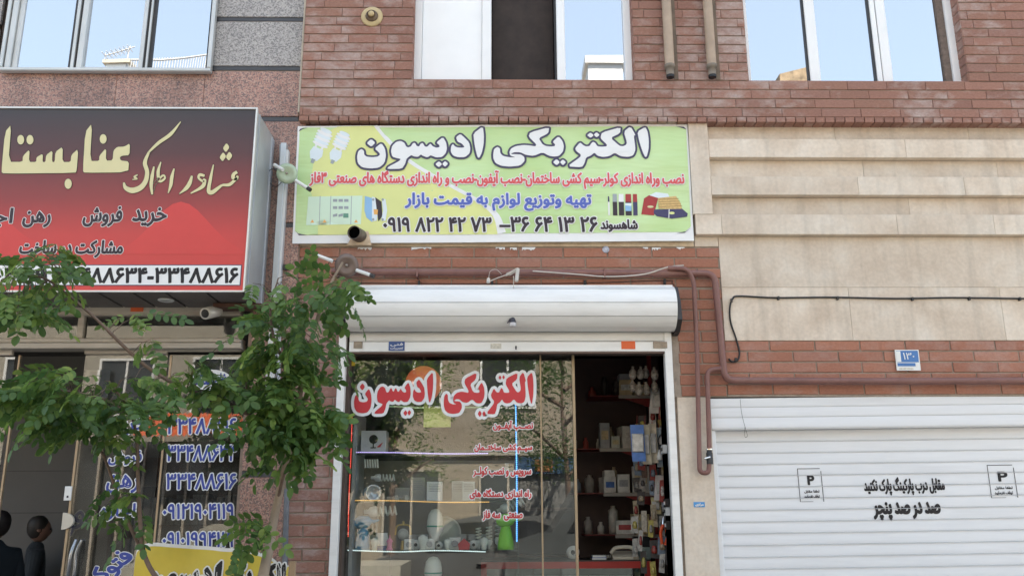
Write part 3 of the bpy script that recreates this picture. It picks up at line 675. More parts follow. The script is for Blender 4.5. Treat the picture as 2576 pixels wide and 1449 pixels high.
GRN = banner_mat(); YEL = M('yellow_green_print', (.70, .73, .29), .42, .07, 1.5)
def bow(cxp, cyp, rx, ry, a0, a1, n): return [(cxp+rx*math.cos(R(a0+(a1-a0)*k/n)), cyp-ry*math.sin(R(a0+(a1-a0)*k/n))) for k in range(n+1)]
flat([(762, 322), (1712, 319), (1726, 326), (1738, 570), (1722, 584), (1000, 590), (760, 592), (742, 582), (754, 330)], GRN, .0004)
cur = smooth_path([(940, 318, 0), (975, 360, 0), (1030, 412, 0), (1120, 465, 0), (1200, 510, 0), (1240, 545, 0), (1252, 590, 0)], 5)
cl = [(p.x, p.y) for p in cur]
flat(cl+[(900, 591), (800, 591), (800, 560), (780, 470), (790, 400), (830, 330), (850, 320)], YEL, .0012)
flat(cl+[(p[0]+9+max(0, (p[1]-500))*.13, p[1]-2-(3 if p[1] > 350 else 0)) for p in reversed(cl)], INK_W, .002)
for q in (((751, 332), (756, 325), (775, 322), (762, 326)), ((1700, 319), (1720, 320), (1727, 327), (1716, 323)), ((741, 577), (750, 588), (775, 592), (752, 592)), ((1738, 572), (1728, 582), (1700, 588), (1722, 586))):
    flat(q, INK_NAVY, .0024)
title(TG1, (1241, 322, 1632, 422), YB, ((INK_NAVY, 5.4), (INK_W, .2)), B, bplace)
title(TG2, (900, 323, 1217, 427), YB, ((INK_NAVY, 5.4), (INK_W, .2)), B, bplace)
text_px('نصب وراه اندازی کولر-سیم کشی ساختمان-نصب آیفون-نصب و راه اندازی دستگاه های صنعتی ۳فاز', (779, 430, 1721, 477), YB, ((INK_W, 3.6), (INK_PINK, 1.3)), B, place=bplace)
text_px('تهیه وتوزیع لوازم به قیمت بازار', (1019, 486, 1488, 532), YB, ((INK_W, 4.2), (INK_BLUE2, 1.7)), B, place=bplace)
text_px('', (964, 547, 1237, 585), YB, ((INK_W, 4.2), (INK_DK, 1.6)), B, place=bplace, geo=font_geo('۰۹۱۹ ۸۲۲ ۴۲ ۷۳'))
text_px('', (1256, 546, 1503, 585), YB, ((INK_W, 4.2), (INK_DK, 1.6)), B, place=bplace, geo=font_geo('–۳۶ ۶۴ ۱۳ ۲۶'))
text_px('شاهسوند', (1510, 553, 1604, 585), YB, ((INK_W, 4), (INK_DK, 1.4)), B, place=bplace)
# printed pictures: two spiral bulbs
BLUW = M('bulb_print_blue_white', (.70, .78, .82), .45, .04); GREYP = M('grey_print', (.32, .36, .38), .5, .1); PANEL = M('panel_print', (.62, .78, .62), .5, .03)
def rotp(pts, c, a): return [(c[0]+(x*math.cos(a)-y*math.sin(a)), c[1]+(x*math.sin(a)+y*math.cos(a))) for x, y in pts]
def ell(rx, ry, n=18, cx0=0, cy0=0): return [(cx0+rx*math.cos(2*math.pi*k/n), cy0+ry*math.sin(2*math.pi*k/n)) for k in range(n)]
for c, s in (((804, 368), 1.0), ((852, 373), .92)):
    a = R(24)
    flat(rotp([(-17*s, 22*s), (-13*s, 6*s), (13*s, 6*s), (17*s, 22*s), (9*s, 38*s), (-9*s, 38*s)], c, a), BLUW, .0026)
    flat(rotp([(-5*s, 36*s), (5*s, 36*s), (4*s, 47*s), (-4*s, 47*s)], c, a), GREYP, .0027)
    flat(rotp([(-12*s, -2*s), (-7*s, -2*s), (-5*s, 8*s), (-10*s, 9*s)], c, a), INK_W, .003); flat(rotp([(12*s, -2*s), (7*s, -2*s), (5*s, 8*s), (10*s, 9*s)], c, a), INK_W, .003)
    for k in range(6): flat(rotp(ell(21*s-(k == 5)*5, 5.2*s, 14, 0, -4*s-k*7.4*s), c, a+R(0)), BLUW if k % 2 else INK_W, .0028+.0003*k)
flat([(776, 496), (912, 493), (908, 565), (770, 567)], PANEL, .0026)
for x in (805, 832, 884): flat([(x, 494), (x+1.6, 494), (x-.5, 566), (x-2, 566)], GREYP, .0032)
for j in range(3):
    for i in range(3): flat([(838+i*14, 502+j*18+(3 if j == 2 else 0)), (849+i*14, 502+j*18), (849+i*14, 509+j*18), (838+i*14, 509+j*18+(2 if j == 2 else 0))], GREYP, .0033)
flat([(864, 538), (877, 538), (877, 549), (864, 549)], M('teal_print', (.12, .3, .22), .5, .1), .0036)
ORP = M('orange_print', (.8, .42, .12), .5, .05)
for x in (786, 817, 896): flat([(x-5, 561), (x+5, 561), (x, 553)], ORP, .0034)
SWB = M('light_blue_print', (.25, .47, .72), .5, .08); DKP = M('dark_blue_print', (.045, .04, .11), .5, .1); REDP = M('red_print', (.36, .03, .03), .5, .15)
flat([(918, 494), (930, 497), (938, 500), (937, 560), (922, 548), (917, 530)], SWB, .003); flat([(936, 495), (948, 500), (953, 520), (948, 556), (936, 558)], BLUW, .0033)
flat([(944, 497), (960, 508), (962, 545), (952, 558), (948, 530)], INK_DK, .0036); flat([(960, 500), (970, 502), (974, 530), (970, 557), (959, 556), (964, 530)], BLUW, .0038); flat([(940, 527), (951, 528), (950, 541), (941, 540)], ORP, .004)
for cx0, cy0 in ((939, 503), (963, 503), (939, 553), (963, 553)): flat(ell(3, 3.4, 10, cx0, cy0), GREYP, .0044)
for x, wdt, top, mid in ((1529, 3, DKP, INK_W), (1541, 10, GREYP, INK_DK), (1556, 12, INK_W, INK_DK), (1573, 14, REDP, INK_DK), (1592, 10, REDP, DKP)):
    flat([(x, 489 if wdt > 3 else 495), (x+wdt, 489 if wdt > 3 else 495), (x+wdt+1, 510), (x, 510)], top, .003); flat([(x, 509), (x+wdt+1, 509), (x+wdt+2, 543), (x+1, 543)], mid, .0033)
flat([(1572, 518), (1588, 518), (1588, 532), (1573, 532)], SWB, .0038)
flat([(1572, 512), (1588, 512), (1588, 519), (1572, 519)], BLUW, .0038)
flat([(1613, 540), (1620, 500), (1634, 491), (1656, 498), (1650, 520), (1645, 543)], REDP, .003)
flat([(1633, 492), (1650, 484), (1680, 488), (1684, 496), (1656, 499)], BLUW, .0034); flat([(1655, 499), (1700, 494), (1712, 512), (1716, 528), (1657, 526)], M('tan_wire_print', (.62, .42, .17), .5, .25, 60), .0037)
for k in range(4): flat([(1656, 502+k*6), (1706+k*3, 500+k*6), (1707+k*3, 501.4+k*6), (1656, 503.4+k*6)], M('wire_line_print', (.35, .2, .06), .5, .1), .0041)
flat([(1645, 528), (1716, 526), (1730, 538), (1728, 546), (1690, 551), (1652, 545), (1644, 538)], DKP, .0042); flat(ell(7, 3.4, 12, 1690, 537), YEL, .0047); flat([(1682, 527), (1684, 527), (1683, 550), (1681, 550)], INK_W, .0047)
flat(ell(8, 3, 12, 1636, 521), INK_CREAM, .0036)

# stub flue pipe through banner bottom
c = P(903, 592, -.05)
sp_ = thing('flue_pipe', 'short metal flue pipe with dark mouth poking out under the green banner', 'pipe', c)
dv = (P(888, 588, -.2)-P(908, 600, -.05)).normalized(); rr = .05
o0 = P(912, 598, 0)
MB().lathe(o0, [(rr, 0), (rr, .17), (rr*.97, .173), (rr*.88, .17), (rr*.88, .04)], tuple(dv), 24).build('pipe', M('sooty_galvanised', (.15, .12, .095), .5, .4, 20, metal=.3), sp_)
MB().lathe(o0+dv*.15, [(rr*.89, 0), (0, 0)], tuple(dv), 20).build('mouth_dark_disc', M('mouth_shade_black', (.002, .002, .002), 1, 0, spec=0), sp_)  # black disc paints the shade inside the pipe mouth
MB().prism([(o0.x-.1, o0.z-.075), (o0.x+.075, o0.z-.075), (o0.x+.05, o0.z+.03), (o0.x-.05, o0.z+.03)], -.058, -.054).build('patch', M('torn_patch', (.6, .46, .32), .8, .25, 12), sp_)

# ================================================================== OXIDE RED GAS PIPES
def pipe_thing(name, label, pts, r, cat='pipe', mat=PIPE, rad=.06, brackets=()):
    pts = [P(*p) for p in pts]; t = thing(name, label, cat, pts[0])
    MB().tube(arc_path(pts, rad), r, 14).build('pipe', mat, t)
    for b in brackets:
        q = P(*b); MB().box(q.x-.01, q.x+.01, q.y-.01, 0, q.z-r-.008, q.z+r+.008).build('clip', DARKM, t)
    return t
Yq = -.05
gp = pipe_thing('gas_pipe', 'thick oxide red gas pipe running over the shop and on along the garage lintel', [(835, 684, Yq), (1300, 686, Yq), (1797, 688, Yq), (1823, 957, Yq), (2200, 959, Yq), (2680, 957, Yq)], 9*MPP(Yq), rad=.075)
for px in (1050, 1520): 
    q = P(px, 688, Yq); MB().box(q.x-.006, q.x+.006, Yq-.03, 0, q.z-.03, q.z+.03).build('clip', PIPE, gp)
gp2 = pipe_thing('gas_pipe', 'thin oxide red gas pipe dropping beside the shop door and bending in a U', [(1680, 674, Yq-.03), (1729, 676, Yq-.045), (1745, 706, Yq-.03), (1754, 900, Yq), (1760, 1188, Yq), (1783, 1190, Yq), (1785, 1150, Yq), (1779, 931, Yq), (1820, 926, Yq)], 6*MPP(Yq), rad=.045)
q = P(1785, 1150, Yq); MB().tube([q+Vector((0, 0, -.045)), q+Vector((0, 0, .03)), q+Vector((0, 0, .031)), q+Vector((0, 0, .05))], [.023, .023, .019, .019], 10).build('valve', DARKM, gp2)
MB().tube([q+Vector((0, 0, .05)), q+Vector((0, 0, .058))], .024, 12).build('valve_handle', CHROME, gp2); MB().tube([q+Vector((-.04, -.02, -.01)), q+Vector((0, -.02, 0))], .008, 8).build('valve_lever', CHROME, gp2)
# black cable on the stone wall
ck = [P(x, y, -.012) for x, y in ((1833, 902), (1842, 910), (1856, 905), (1860, 885), (1851, 850), (1838, 810), (1836, 775), (1843, 752), (1860, 745), (1950, 749), (2100, 748), (2250, 751), (2400, 749), (2560, 751), (2700, 752))]
bc = thing('black_cable', 'black cable clipped along the beige stone wall above the garage', 'cable', ck[0])
MB().tube(smooth_path(ck, 6), 2.4*MPP(0), 8).build('cable', BLACK, bc)
for x, y in ((1958, 749), (2107, 749), (2295, 751), (2438, 750), (2565, 751), (1840, 755), (1851, 903)):
    q = P(x, y, -.014); MB().box(q.x-.006, q.x+.006, -.024, 0, q.z-.016, q.z+.009).build('clip', DARKM, bc)
# thin black line under the big pipe
hk = [P(x, y, -.01) for x, y in ((900, 712), (1052, 713), (1238, 714), (1471, 712), (1672, 706), (1690, 712), (1702, 725))]
tc_ = thing('black_cable', 'thin black cable strung between dark hooks just above the roller shutter box', 'cable', hk[0])
MB().tube(smooth_path(hk, 5), .9*MPP(0), 6).build('cable', BLACK, tc_)
for x, y in ((1054, 712), (1238, 713), (1471, 711), (1672, 708)):
    q = P(x, y, -.014); MB().cbox(q.x-.008, q.x+.008, -.03, 0, q.z-.02, q.z+.016, .004).build('hook', DARKM, tc_)

# hanging lamp holder bracket with cord and empty socket
lb0 = P(1295, 690, -.09)
hb = thing('hanging_bulb_socket', 'black light socket hanging on a cord in front of the roller shutter', 'lamp', lb0)
M_WP = M('dirty_white_plastic', (.55, .5, .44), .5, .15)
MB().tube([P(1270, 692, -.02), P(1284, 688, -.12), P(1303, 677, -.16)], 4*mpp, 10).tube([P(1303, 677, -.16), P(1299, 707, -.2)], 4.4*mpp, 10).build('bracket', M_WP, hb)
MB().tube(smooth_path([P(1228, 710, -.1), P(1250, 700, -.1), P(1285, 688, -.11)], 4), 1.2*mpp, 6).tube([P(1229, 701, -.1), P(1228, 711, -.11)], 4*mpp, 10).tube(smooth_path([P(1229, 702, -.1), P(1233, 683, -.1), P(1248, 678, -.09), P(1262, 690, -.08)], 4), .6*mpp, 6).build('side_arm', M_WP, hb)
MB().tube([P(1292, 694, -.16), P(1292, 795, -.19)], .9*mpp, 6).build('cord', M_WP, hb)
s0 = P(1290, 790, -.19)
MB().lathe(s0, [(.004, .0), (.012, -.018), (.02, -.045), (.024, -.062)], n=12).tube([s0+Vector((-.012, 0, -.03)), s0+Vector((-.038, -.01, -.066))], [.012, .003], 6).build('socket', M('black_tape', (.04, .038, .05), .5, .3), hb)
MB().lathe(s0, [(.022, -.061), (.024, -.08), (.02, -.09), (0, -.091)], n=14).build('glass_rim', M('milky_rim', (.6, .58, .6), .3, .1), hb)
wc_ = MB().tube(smooth_path([P(1340, 682, -.1), P(1450, 690, -.07), P(1530, 696, -.075), P(1620, 690, -.08), P(1680, 672, -.09), P(1720, 668, -.08)], 6), 1.5*mpp, 6).build('white_wire', M_WP)
solo(wc_, 'loose pale wire sagging along the red gas pipe above the shop', 'wire')

# ================================================================== ROLLER SHUTTER OVER THE SHOP
rs = thing('roller_shutter', 'white roller shutter rolled up above the open electrical shop', 'shutter', P(1290, 860, 0))
Xr0, Xr1 = PX(870, 780, -.2), PX(1703, 780, -.2)
ztop, zbot = PZ(1300, 722, -.08), PZ(1300, 832, -.1)
prof = []
cyc, czc = -.07, (ztop+zbot)/2; hr = (ztop-zbot)/2
for k in range(17):
    a = R(95+k*11.5); prof.append((cyc+.16*math.cos(a)*1.0, czc+hr*math.sin(a)))
segs = [(0, 3), (3, 7), (7, 10), (10, 13), (13, 16)]
for a, b in segs:
    pp = prof[a:b+1]; c0_ = Vector(pp[0]).lerp(Vector(pp[1]), .05); c1_ = Vector(pp[-1]).lerp(Vector(pp[-2]), .07); pp = [tuple(c0_)]+pp[1:-1]+[tuple(c1_)]; lo = pp[-1]
    inner = [(y+.02*(1), z_) for y, z_ in reversed(pp)]
    q = MB(); n_ = len(pp)
    q.add([(x, y, z_) for x in (Xr0, Xr1) for y, z_ in pp], [(i, i+1, n_+i+1, n_+i) for i in range(n_-1)], True)
    q.add([(x, y, z_) for x in (Xr0, Xr1) for y, z_ in ((lo[0], lo[1]), (lo[0]+.006, lo[1]-.001), (lo[0]+.006, lo[1]+.004))], [(0, 1, 4, 3), (1, 2, 5, 4)])
    q.build('slat', WHITE_MET, rs)
MB().xprism([(y+.008 if k_ > 3 else y, z_-(.006 if k_ < 6 else 0)) for k_, (y, z_) in enumerate(prof)], Xr0+.004, Xr1-.004).build('roll_core', DARKM, rs)
MB().box(Xr0, Xr1, -.09, .0, ztop-.001, ztop+.012).build('top_ledge', WHITE_MET, rs)
# end bracket on the right
e0 = P(1708, 760, -.12)
MB().xprism([(-.2, zbot+.06), (-.18, zbot+.18), (-.1, ztop-.005), (0, ztop), (0, zbot-.02), (-.1, zbot-.01)], Xr1+.001, Xr1+.035).build('end_plate', DARKM, rs)
MB().xprism([(-.2, zbot+.06), (-.18, zbot+.18), (-.1, ztop-.005), (0, ztop), (0, zbot-.02), (-.1, zbot-.01)], Xr0-.03, Xr0-.001).build('end_plate', DARKM, rs)
Yc = -.02
Xc0, Xc1 = PX(880, 850, Yc), PX(1678, 850, Yc)
def slatprof(z0, z1, Y, bulge=.006, lip=.004):
    pts = []
    for k in range(7):
        t = k/6; pts.append((Y-bulge*math.sin(math.pi*min(1, t*1.02))-.001, z0+lip+(z1-z0-lip)*t))
    return [(Y+.002, z0)]+pts
def slat(x0, x1, z0, z1, Y, mat, parent, bulge=.006, name='slat', t=.01):
    pp = slatprof(z0, z1, Y, bulge); n_ = len(pp); q = MB()
    q.add([(x, y, z_) for x in (x0, x1) for y, z_ in pp], [(i, i+1, n_+i+1, n_+i)[::-1] for i in range(n_-1)], True)
    q.box(x0, x1, Y+.003, Y+t, z0, z1)
    return q.build(name, mat, parent)
zz = [PZ(1300, y, Yc) for y in (832, 858, 861)]
slat(Xc0, Xc1, zz[1], PZ(1300, 829, Yc), Yc, WHITE_MET, rs)
slat(Xc0, Xc1, PZ(1300, 838, Yc)+.02, PZ(1300, 815, Yc), Yc, WHITE_MET, rs)
MB().cbox(Xc0, Xc1, Yc-.012, Yc+.015, PZ(1300, 885, Yc), PZ(1300, 860, Yc), .004).build('bottom_bar', WHITE_MET, rs)
MB().box(Xc0, Xc1, Yc-.004, Yc+.03, PZ(1300, 889, Yc), PZ(1300, 885.3, Yc)).build('rubber_seal', M('brown_seal', (.13, .08, .06), .7, .2), rs)
Ybb = Yc-.014
def plate(px, Y, mat, parent, name='sticker', t=.0016): 
    X0, X1, Z0, Z1 = RC(*px, Y); return MB().box(X0, X1, Y-t, Y, Z0, Z1).build(name, mat, parent)
M_STB = M('blue_sticker', (.05, .10, .28), .5, .1); M_STO = M('orange_sticker', (.72, .12, .03), .5, .08); M_STW = M('worn_sticker', (.6, .56, .48), .5, .3, 60)
k1 = plate((978, 859, 1018, 882), Ybb, M_STB, rs); text_px('فنی', (982, 862, 1014, 871), Ybb-.0018, ((INK_W, .3),), k1); text_px('تعمیرات'.replace('ت', 'ت'), (982, 872, 1014, 880), Ybb-.0018, ((INK_W, .2),), k1)
plate((1234, 864, 1261, 877), Ybb, M_STW, rs); plate((1563, 858, 1598, 878), Ybb, M_STO, rs)
for px in ((890, 860, 912, 876), (1643, 860, 1678, 876)): plate(px, Ybb, M('rusty_latch', (.3, .24, .18), .5, .3, 20, metal=.3), rs, 'latch', .006)
MB().tube([P(1298, 871, Ybb), P(1298, 878, Ybb-.02)], .005, 8).build('lock', DARKM, rs)
# guides
for a, b, nm in ((843, 862, 0), (1681, 1700, 1)):
    X0 = PX(a, 1100, -.01); X1 = PX(b, 1100, -.01)
    MB().cbox(X0, X1, -.035, .03, 0.02, zbot+(.0 if nm == 0 else .01), .004).build('guide_rail', WHITE_MET, rs)
MB().box(PX(862, 1100, 0)+.001, PX(870, 1100, 0), .03, SG+.03, 0.02, Zs1).build('door_jamb', M('dark_brown_jamb', (.07, .045, .035), .6, .2), brick_b)

# ================================================================== SHOP GLASS
Zg0_, Zgt = .02, PZ(1300, 893, SG)
gx = [PX(872, 1200, SG), PX(1363, 1200, SG), PX(1449, 1200, SG)]
sf = thing('shop_front_glass', 'frameless shop window with red vinyl title and bronze edged sliding door pane', 'shop window', (gx[0], SG, .02))
p1 = MB().box(gx[0], gx[1]-.006, SG, SG+.01, Zg0_, Zgt).build('pane', GLASS_SHOP, sf)
MB().box(gx[1]+.006, gx[2]-.012, SG+.012, SG+.022, Zg0_, Zgt).build('pane', GLASS_SHOP, sf)
MB().box(gx[1]-.006, gx[1]+.005, SG-.004, SG+.024, Zg0_, Zgt).build('edge_strip', BRONZE, sf)
MB().box(gx[2]-.012, gx[2]+.006, SG-.004, SG+.03, Zg0_, Zgt).build('edge_strip', BRONZE, sf)
MB().box(gx[0], PX(1680, 890, SG), SG-.01, SG+.05, Zgt+.001, Zgt+.05).build('head_rail', M('dark_head_rail', (.09, .06, .05), .5, .2), sf)
Yl = SG-.001
title(TG1G, (1117, 938, 1342, 1047), Yl, ((INK_W, 8), (INK_RED, .3)), p1)
title(TG2G, (892, 939, 1089, 1045), Yl, ((INK_W, 8), (INK_RED, .3)), p1)
for s_, b_ in (('نصــب آیفــون', (1240, 1058, 1341, 1083)), ('سیــم کشی ساختــمان', (1193, 1116, 1339, 1140)), ('سرویس و نصب کولــر', (1190, 1173, 1337, 1199)), ('راه اندازی دستگاه های', (1181, 1229, 1337, 1255)), ('صنعتی  سه فاز', (1214, 1282, 1315, 1309))):
    text_px(s_, b_, Yl, ((INK_W, 3.0), (INK_RED, .9)), p1)
plate((876, 909, 893, 920), Yl, M('yellow_sticker', (.75, .55, .05), .5, .2, 60), p1)
plate((1073, 1024, 1134, 1074), SG+.05, M('yellow_paper', (.70, .74, .20), .7, .05), sf, 'paper_notice')
plate((1066, 1002, 1076, 1074), SG+.053, M('yellow_paper_fold', (.70, .74, .20), .7, .05), sf, 'paper_notice')

# LED strips: small lit beads on a strip
def led_strip(pts, col, n, label, strength=9, rpx=1.5):
    pts = [P(*p) for p in pts]; t = thing('led_strip', label, 'light strip', pts[0], group='lit LED strips in the shop window')
    strength *= .1; m = MPP(pts[0].y); path = smooth_path(pts, 8)
    MB().tube(path, 1.5*m, 6).build('strip', M('led_tape', tuple(.1+.5*c for c in col), .4, .05, emit=(col, strength*.12)), t)
    q = MB(); tot = [0]
    for a, b in zip(path, path[1:]): tot.append(tot[-1]+(b-a).length)
    for k in range(n):
        d = tot[-1]*(k+.5)/n; i = max(j for j in range(len(tot)) if tot[j] <= d); i = min(i, len(path)-2)
        p = path[i].lerp(path[i+1], (d-tot[i])/(tot[i+1]-tot[i])); r_ = rpx*m
        q.add([p+Vector(v)*r_ for v in ((1, 0, 0), (-1, 0, 0), (0, -1.6, 0), (0, 1, 0), (0, 0, 1), (0, 0, -1))], [(0, 4, 2), (4, 1, 2), (1, 5, 2), (5, 0, 2), (4, 0, 3), (1, 4, 3), (5, 1, 3), (0, 5, 3)])
    q.build('diodes', M('lit_diode', col, .4, 0, emit=(col, strength)), t, kind='stuff')
YS = .22
led_strip([(888, 1137, YS), (1000, 1138, YS), (1120, 1141, YS), (1228, 1140, YS)], (.55, .45, 1), 62, 'violet LED strip along the top shelf edge of the shop window')
led_strip([(893, 1258, YS), (1000, 1259, YS), (1130, 1263, YS), (1231, 1262, YS)], (1, .55, .14), 70, 'amber LED strip along the middle shelf edge of the shop window', 5)
led_strip([(874, 1383, YS), (1000, 1387, YS), (1100, 1384, YS), (1222, 1387, YS)], (.75, .95, 1), 74, 'cool white LED strip along the bottom shelf edge of the shop window', 7)
led_strip([(886, 1040, YS), (883, 1140, YS), (878, 1250, YS), (876, 1350, YS)], (1, .07, .05), 70, 'red LED strip running down the left side of the shop window', 7)
led_strip([(1297, 1012, YS), (1299, 1120, YS), (1300, 1240, YS), (1300, 1362, YS)], (.08, .35, 1), 74, 'blue LED strip running down the right side of the window shelves', 12, 1.9)
led_strip([(945, 1022, YS+.2), (1020, 1023, YS+.2), (1072, 1026, YS+.2), (1214, 1024, YS+.2)], (.6, 1, .55), 40, 'thin pale green LED strip behind the big red title', 3, .9)

# ================================================================== SHOWCASE AND PRODUCTS
M_WPL = M('white_plastic', (.75, .75, .73), .35, .04); M_CERAM = M('cream_glass', (.75, .76, .70), .25, .05); M_BOARD = M('white_laminate', (.45, .46, .47), .5, .06)
Xsh0, Xsh1 = PX(893, 1260, .24), PX(1303, 1260, .24)
cab = thing('display_cabinet', 'glass shelved display cabinet standing behind the shop window', 'cabinet', (Xsh0, .24, .02))
shz = {}
for nm, y in (('a', 1140), ('b', 1261), ('c', 1385)):
    zc = PZ(1100, y, YS); shz[nm] = zc
    MB().box(Xsh0, Xsh1, .225, .62, zc-.004, zc+.004).build('shelf', GLASS_SHELF, cab)
MB().box(Xsh0-.025, Xsh0-.001, .21, .64, .02, PZ(1000, 1035, .24)).build('side_panel', M_BOARD, cab)
MB().box(Xsh0, Xsh1, .64, .655, shz['c'], PZ(1000, 1150, .24)).build('back_panel', M('beige_back_panel', (.24, .21, .18), .7, .15, 4), cab)
MB().box(Xsh1, Xsh1+.006, .22, .64, .02, PZ(1000, 1035, .24)).build('side_glass', GLASS_SHELF, cab)
def item(name, label, cat, px, base_z, Y, group=None):
    X = PX(px, 1300, Y); return thing(name, label, cat, (X, Y, base_z), group), X, MPP(Y)
def cfl(px, zb, Y, s, label, tilt=0, flip=False):
    t, X, m = item('spiral_bulb', label, 'light bulb', px, zb, Y, 'spiral bulbs on show in the shop window')
    MB().lathe((X, Y, zb), [(.0, 0), (.010*s, 0), (.011*s, .02*s), (.022*s, .03*s), (.026*s, .055*s), (.018*s, .065*s)], n=14).build('base', M_WPL, t)
    pts = [Vector((X+.02*s*math.cos(a*.6), Y+.02*s*math.sin(a*.6), zb+.068*s+a*.0021*s)) for a in range(0, 42)]
    MB().tube(pts, .0055*s, 6).build('tube', M_CERAM, t)
    t.rotation_euler.y = tilt; return t
za, zb_, zc_ = shz['a']+.005, shz['b']+.005, shz['c']+.005
cfl(930, zb_-.004+.17, .36, 1.1, 'tall spiral bulb lying high at the left of the middle shelf', R(90))
cfl(915, zc_+.26, .3, 1.5, 'large spiral bulb lying on the white rack at the left of the bottom shelf', R(88))
for px, s, l in ((1204, .95, 'slim spiral bulb right of the red item on the bottom shelf'), (1230, 1.0, 'spiral bulb between the slim bulb and the green desk lamp'), (1255, 1.25, 'big spiral bulb standing just behind the green desk lamp')):
    cfl(px, zc_, .42, s, l)
cfl(1250, zb_-.03-.04, .34, 1.3, 'spiral bulb tilted above the green desk lamp under the middle shelf', R(70))
# tall capsule lamp (white dome with green stripe) and one below
def capsule(px, y_top, y_bot, Y, lab, fr=1.0):
    p = P(px, y_bot, Y); h = (y_bot-y_top)*MPP(Y); t = thing('egg_lamp', lab, 'lamp', p, 'white egg shaped lamps in the shop window'); r_ = .21*h*fr
    MB().lathe(p, [(0, h), (r_*.5, h*.96), (r_*.85, h*.82), (r_, h*.6), (r_, h*.48)], n=20).build('globe', M_CERAM, t)
    MB().lathe(p, [(r_*1.02, h*.48), (r_*1.04, h*.46), (r_*1.02, h*.43)], n=20).build('band', M('green_band', (.05, .28, .2), .4, .1), t)
    MB().lathe(p, [(r_, h*.43), (r_*.9, h*.3), (r_*.5, h*.12), (r_*.5, 0), (0, 0)], n=20).build('base', M_WPL, t)
capsule(1094, 1284, 1360, .34, 'white egg lamp with green band beside the round plate lamp', 1.25)
capsule(1089, 1405, 1475, .34, 'white egg lamp standing below the bottom shelf', 1.45)
# round ceiling plate lamp
p = P(1118, 1382, .5)
pt_ = thing('plate_lamp', 'round white ceiling lamp leaning at the back of the bottom shelf', 'lamp', (p.x, p.y, zc_))
cc_ = Vector((p.x, .52, zc_+36*MPP(.5))); rr = 36*MPP(.5)
MB().lathe(cc_, [(0, -.04), (rr*.6, -.035), (rr*.9, -.02), (rr, 0), (rr, .02)], (0, 1, 0), 30).build('diffuser', M('frosted_grey_glass', (.5, .53, .5), .35, .05), pt_)
MB().lathe(cc_, [(rr*1.0, -.004), (rr*1.1, -.002), (rr*1.1, .02)], (0, 1, 0), 30).build('rim', M_WPL, pt_)
# desk lamps: green and blue
def desk_lamp(px, Y, col, lab, s=1.0, d=-1):
    t, X, m = item('desk_lamp', lab, 'desk lamp', px, zc_, Y); mt = M('lamp_plastic', col, .35, .05)
    MB().lathe((X, Y, zc_), [(0, 0), (.047*s, 0), (.045*s, .03*s), (.035*s, .09*s), (.022*s, .135*s), (.0, .15*s)], n=16).build('base', mt, t)
    c0 = Vector((X-.005*s, Y-.01, zc_+.14*s))
    MB().lathe(c0+Vector((-.05*s, 0, .012*s)), [(.0, 0), (.02*s, .004*s), (.036*s, .03*s), (.038*s, .06*s), (.03*s, .09*s), (.0, .12*s)], (1, 0, .12), n=16).build('head', mt, t)
    MB().tube([c0+Vector((.06*s, 0, .02*s)), c0+Vector((.1*s, 0, .03*s))], [.012*s, .006*s], 8).build('snout', mt, t)
    return t
desk_lamp(1272, .30, (.28, .75, .06), 'bright green folding desk lamp at the right end of the bottom shelf', 1.25)
bl = desk_lamp(914, .30, (.09, .33, .56), 'sky blue folding desk lamp at the left end of the bottom shelf', 1.2)
# white rack, shade lamp, lantern etc on bottom shelf
t, X, m = item('white_lamp_rack', 'white slotted emergency light behind the blue desk lamp', 'emergency light', 925, zc_, .42)
q = MB().cbox(X-.075, X+.075, .4, .44, zc_+.06, zc_+.24, .006); q.build('body', M('grey_white_plastic', (.5, .51, .5), .4, .05), t)
q = MB(); [q.box(X-.06+k*.027, X-.045+k*.027, .396, .3998, zc_+.10, zc_+.2) for k in range(5)]; q.build('slots', DARKM, t)
MB().box(X-.02, X+.02, .41, .44, zc_, zc_+.06).build('stand', M_WPL, t)
t, X, m = item('table_lamp', 'small table lamp with white shade and blue foot on the bottom shelf', 'lamp', 962, zc_, .33)
MB().lathe((X, .33, zc_+.03), [(.052, 0), (.04, .085), (.0, .086)], n=20).build('lamp_shade', M_WPL, t)
MB().lathe((X, .33, zc_), [(.0, 0), (.036, 0), (.034, .028), (.0, .03)], n=16).build('foot', INK_BLUE2, t)
t, X, m = item('pink_lantern', 'small pink lantern on the bottom shelf', 'lantern', 982+0, zc_, .27)
MP = M('pink_plastic', (.72, .22, .42), .4, .06)
MB().lathe((X, .27, zc_), [(0, 0), (.026, 0), (.024, .012), (.018, .014), (.018, .055)], n=6, sm=False).build('body', MP, t)
MB().lathe((X, .27, zc_), [(.028, .055), (.014, .075), (.006, .08), (.004, .1), (0, .102)], n=6, sm=False).build('roof', MP, t)
t, X, m = item('gold_wall_lamp', 'gold framed wall lamp behind the pink lantern', 'lamp', 1015, zc_, .38); GO = M('brass', (.6, .42, .14), .3, .1, metal=.6)
MB().tube(smooth_path([Vector((X-.055, .38, zc_+.1)), Vector((X-.045, .38, zc_+.16)), Vector((X, .38, zc_+.17)), Vector((X+.045, .38, zc_+.16)), Vector((X+.055, .38, zc_+.1))], 5), .007, 8).tube([(X, .38, zc_+.0), (X, .38, zc_+.06)], [.02, .012], 10).lathe((X, .38, zc_+.17), [(0, .03), (.01, .02), (.012, 0)], n=10).build('frame', GO, t)
MB().ball((X, .38, zc_+.105), .04).build('globe', M('frosted_globe', (.5, .5, .47), .3, .05), t)
t, X, m = item('red_house_box', 'small red house shaped box on the bottom shelf', 'box', 1168, zc_, .28)
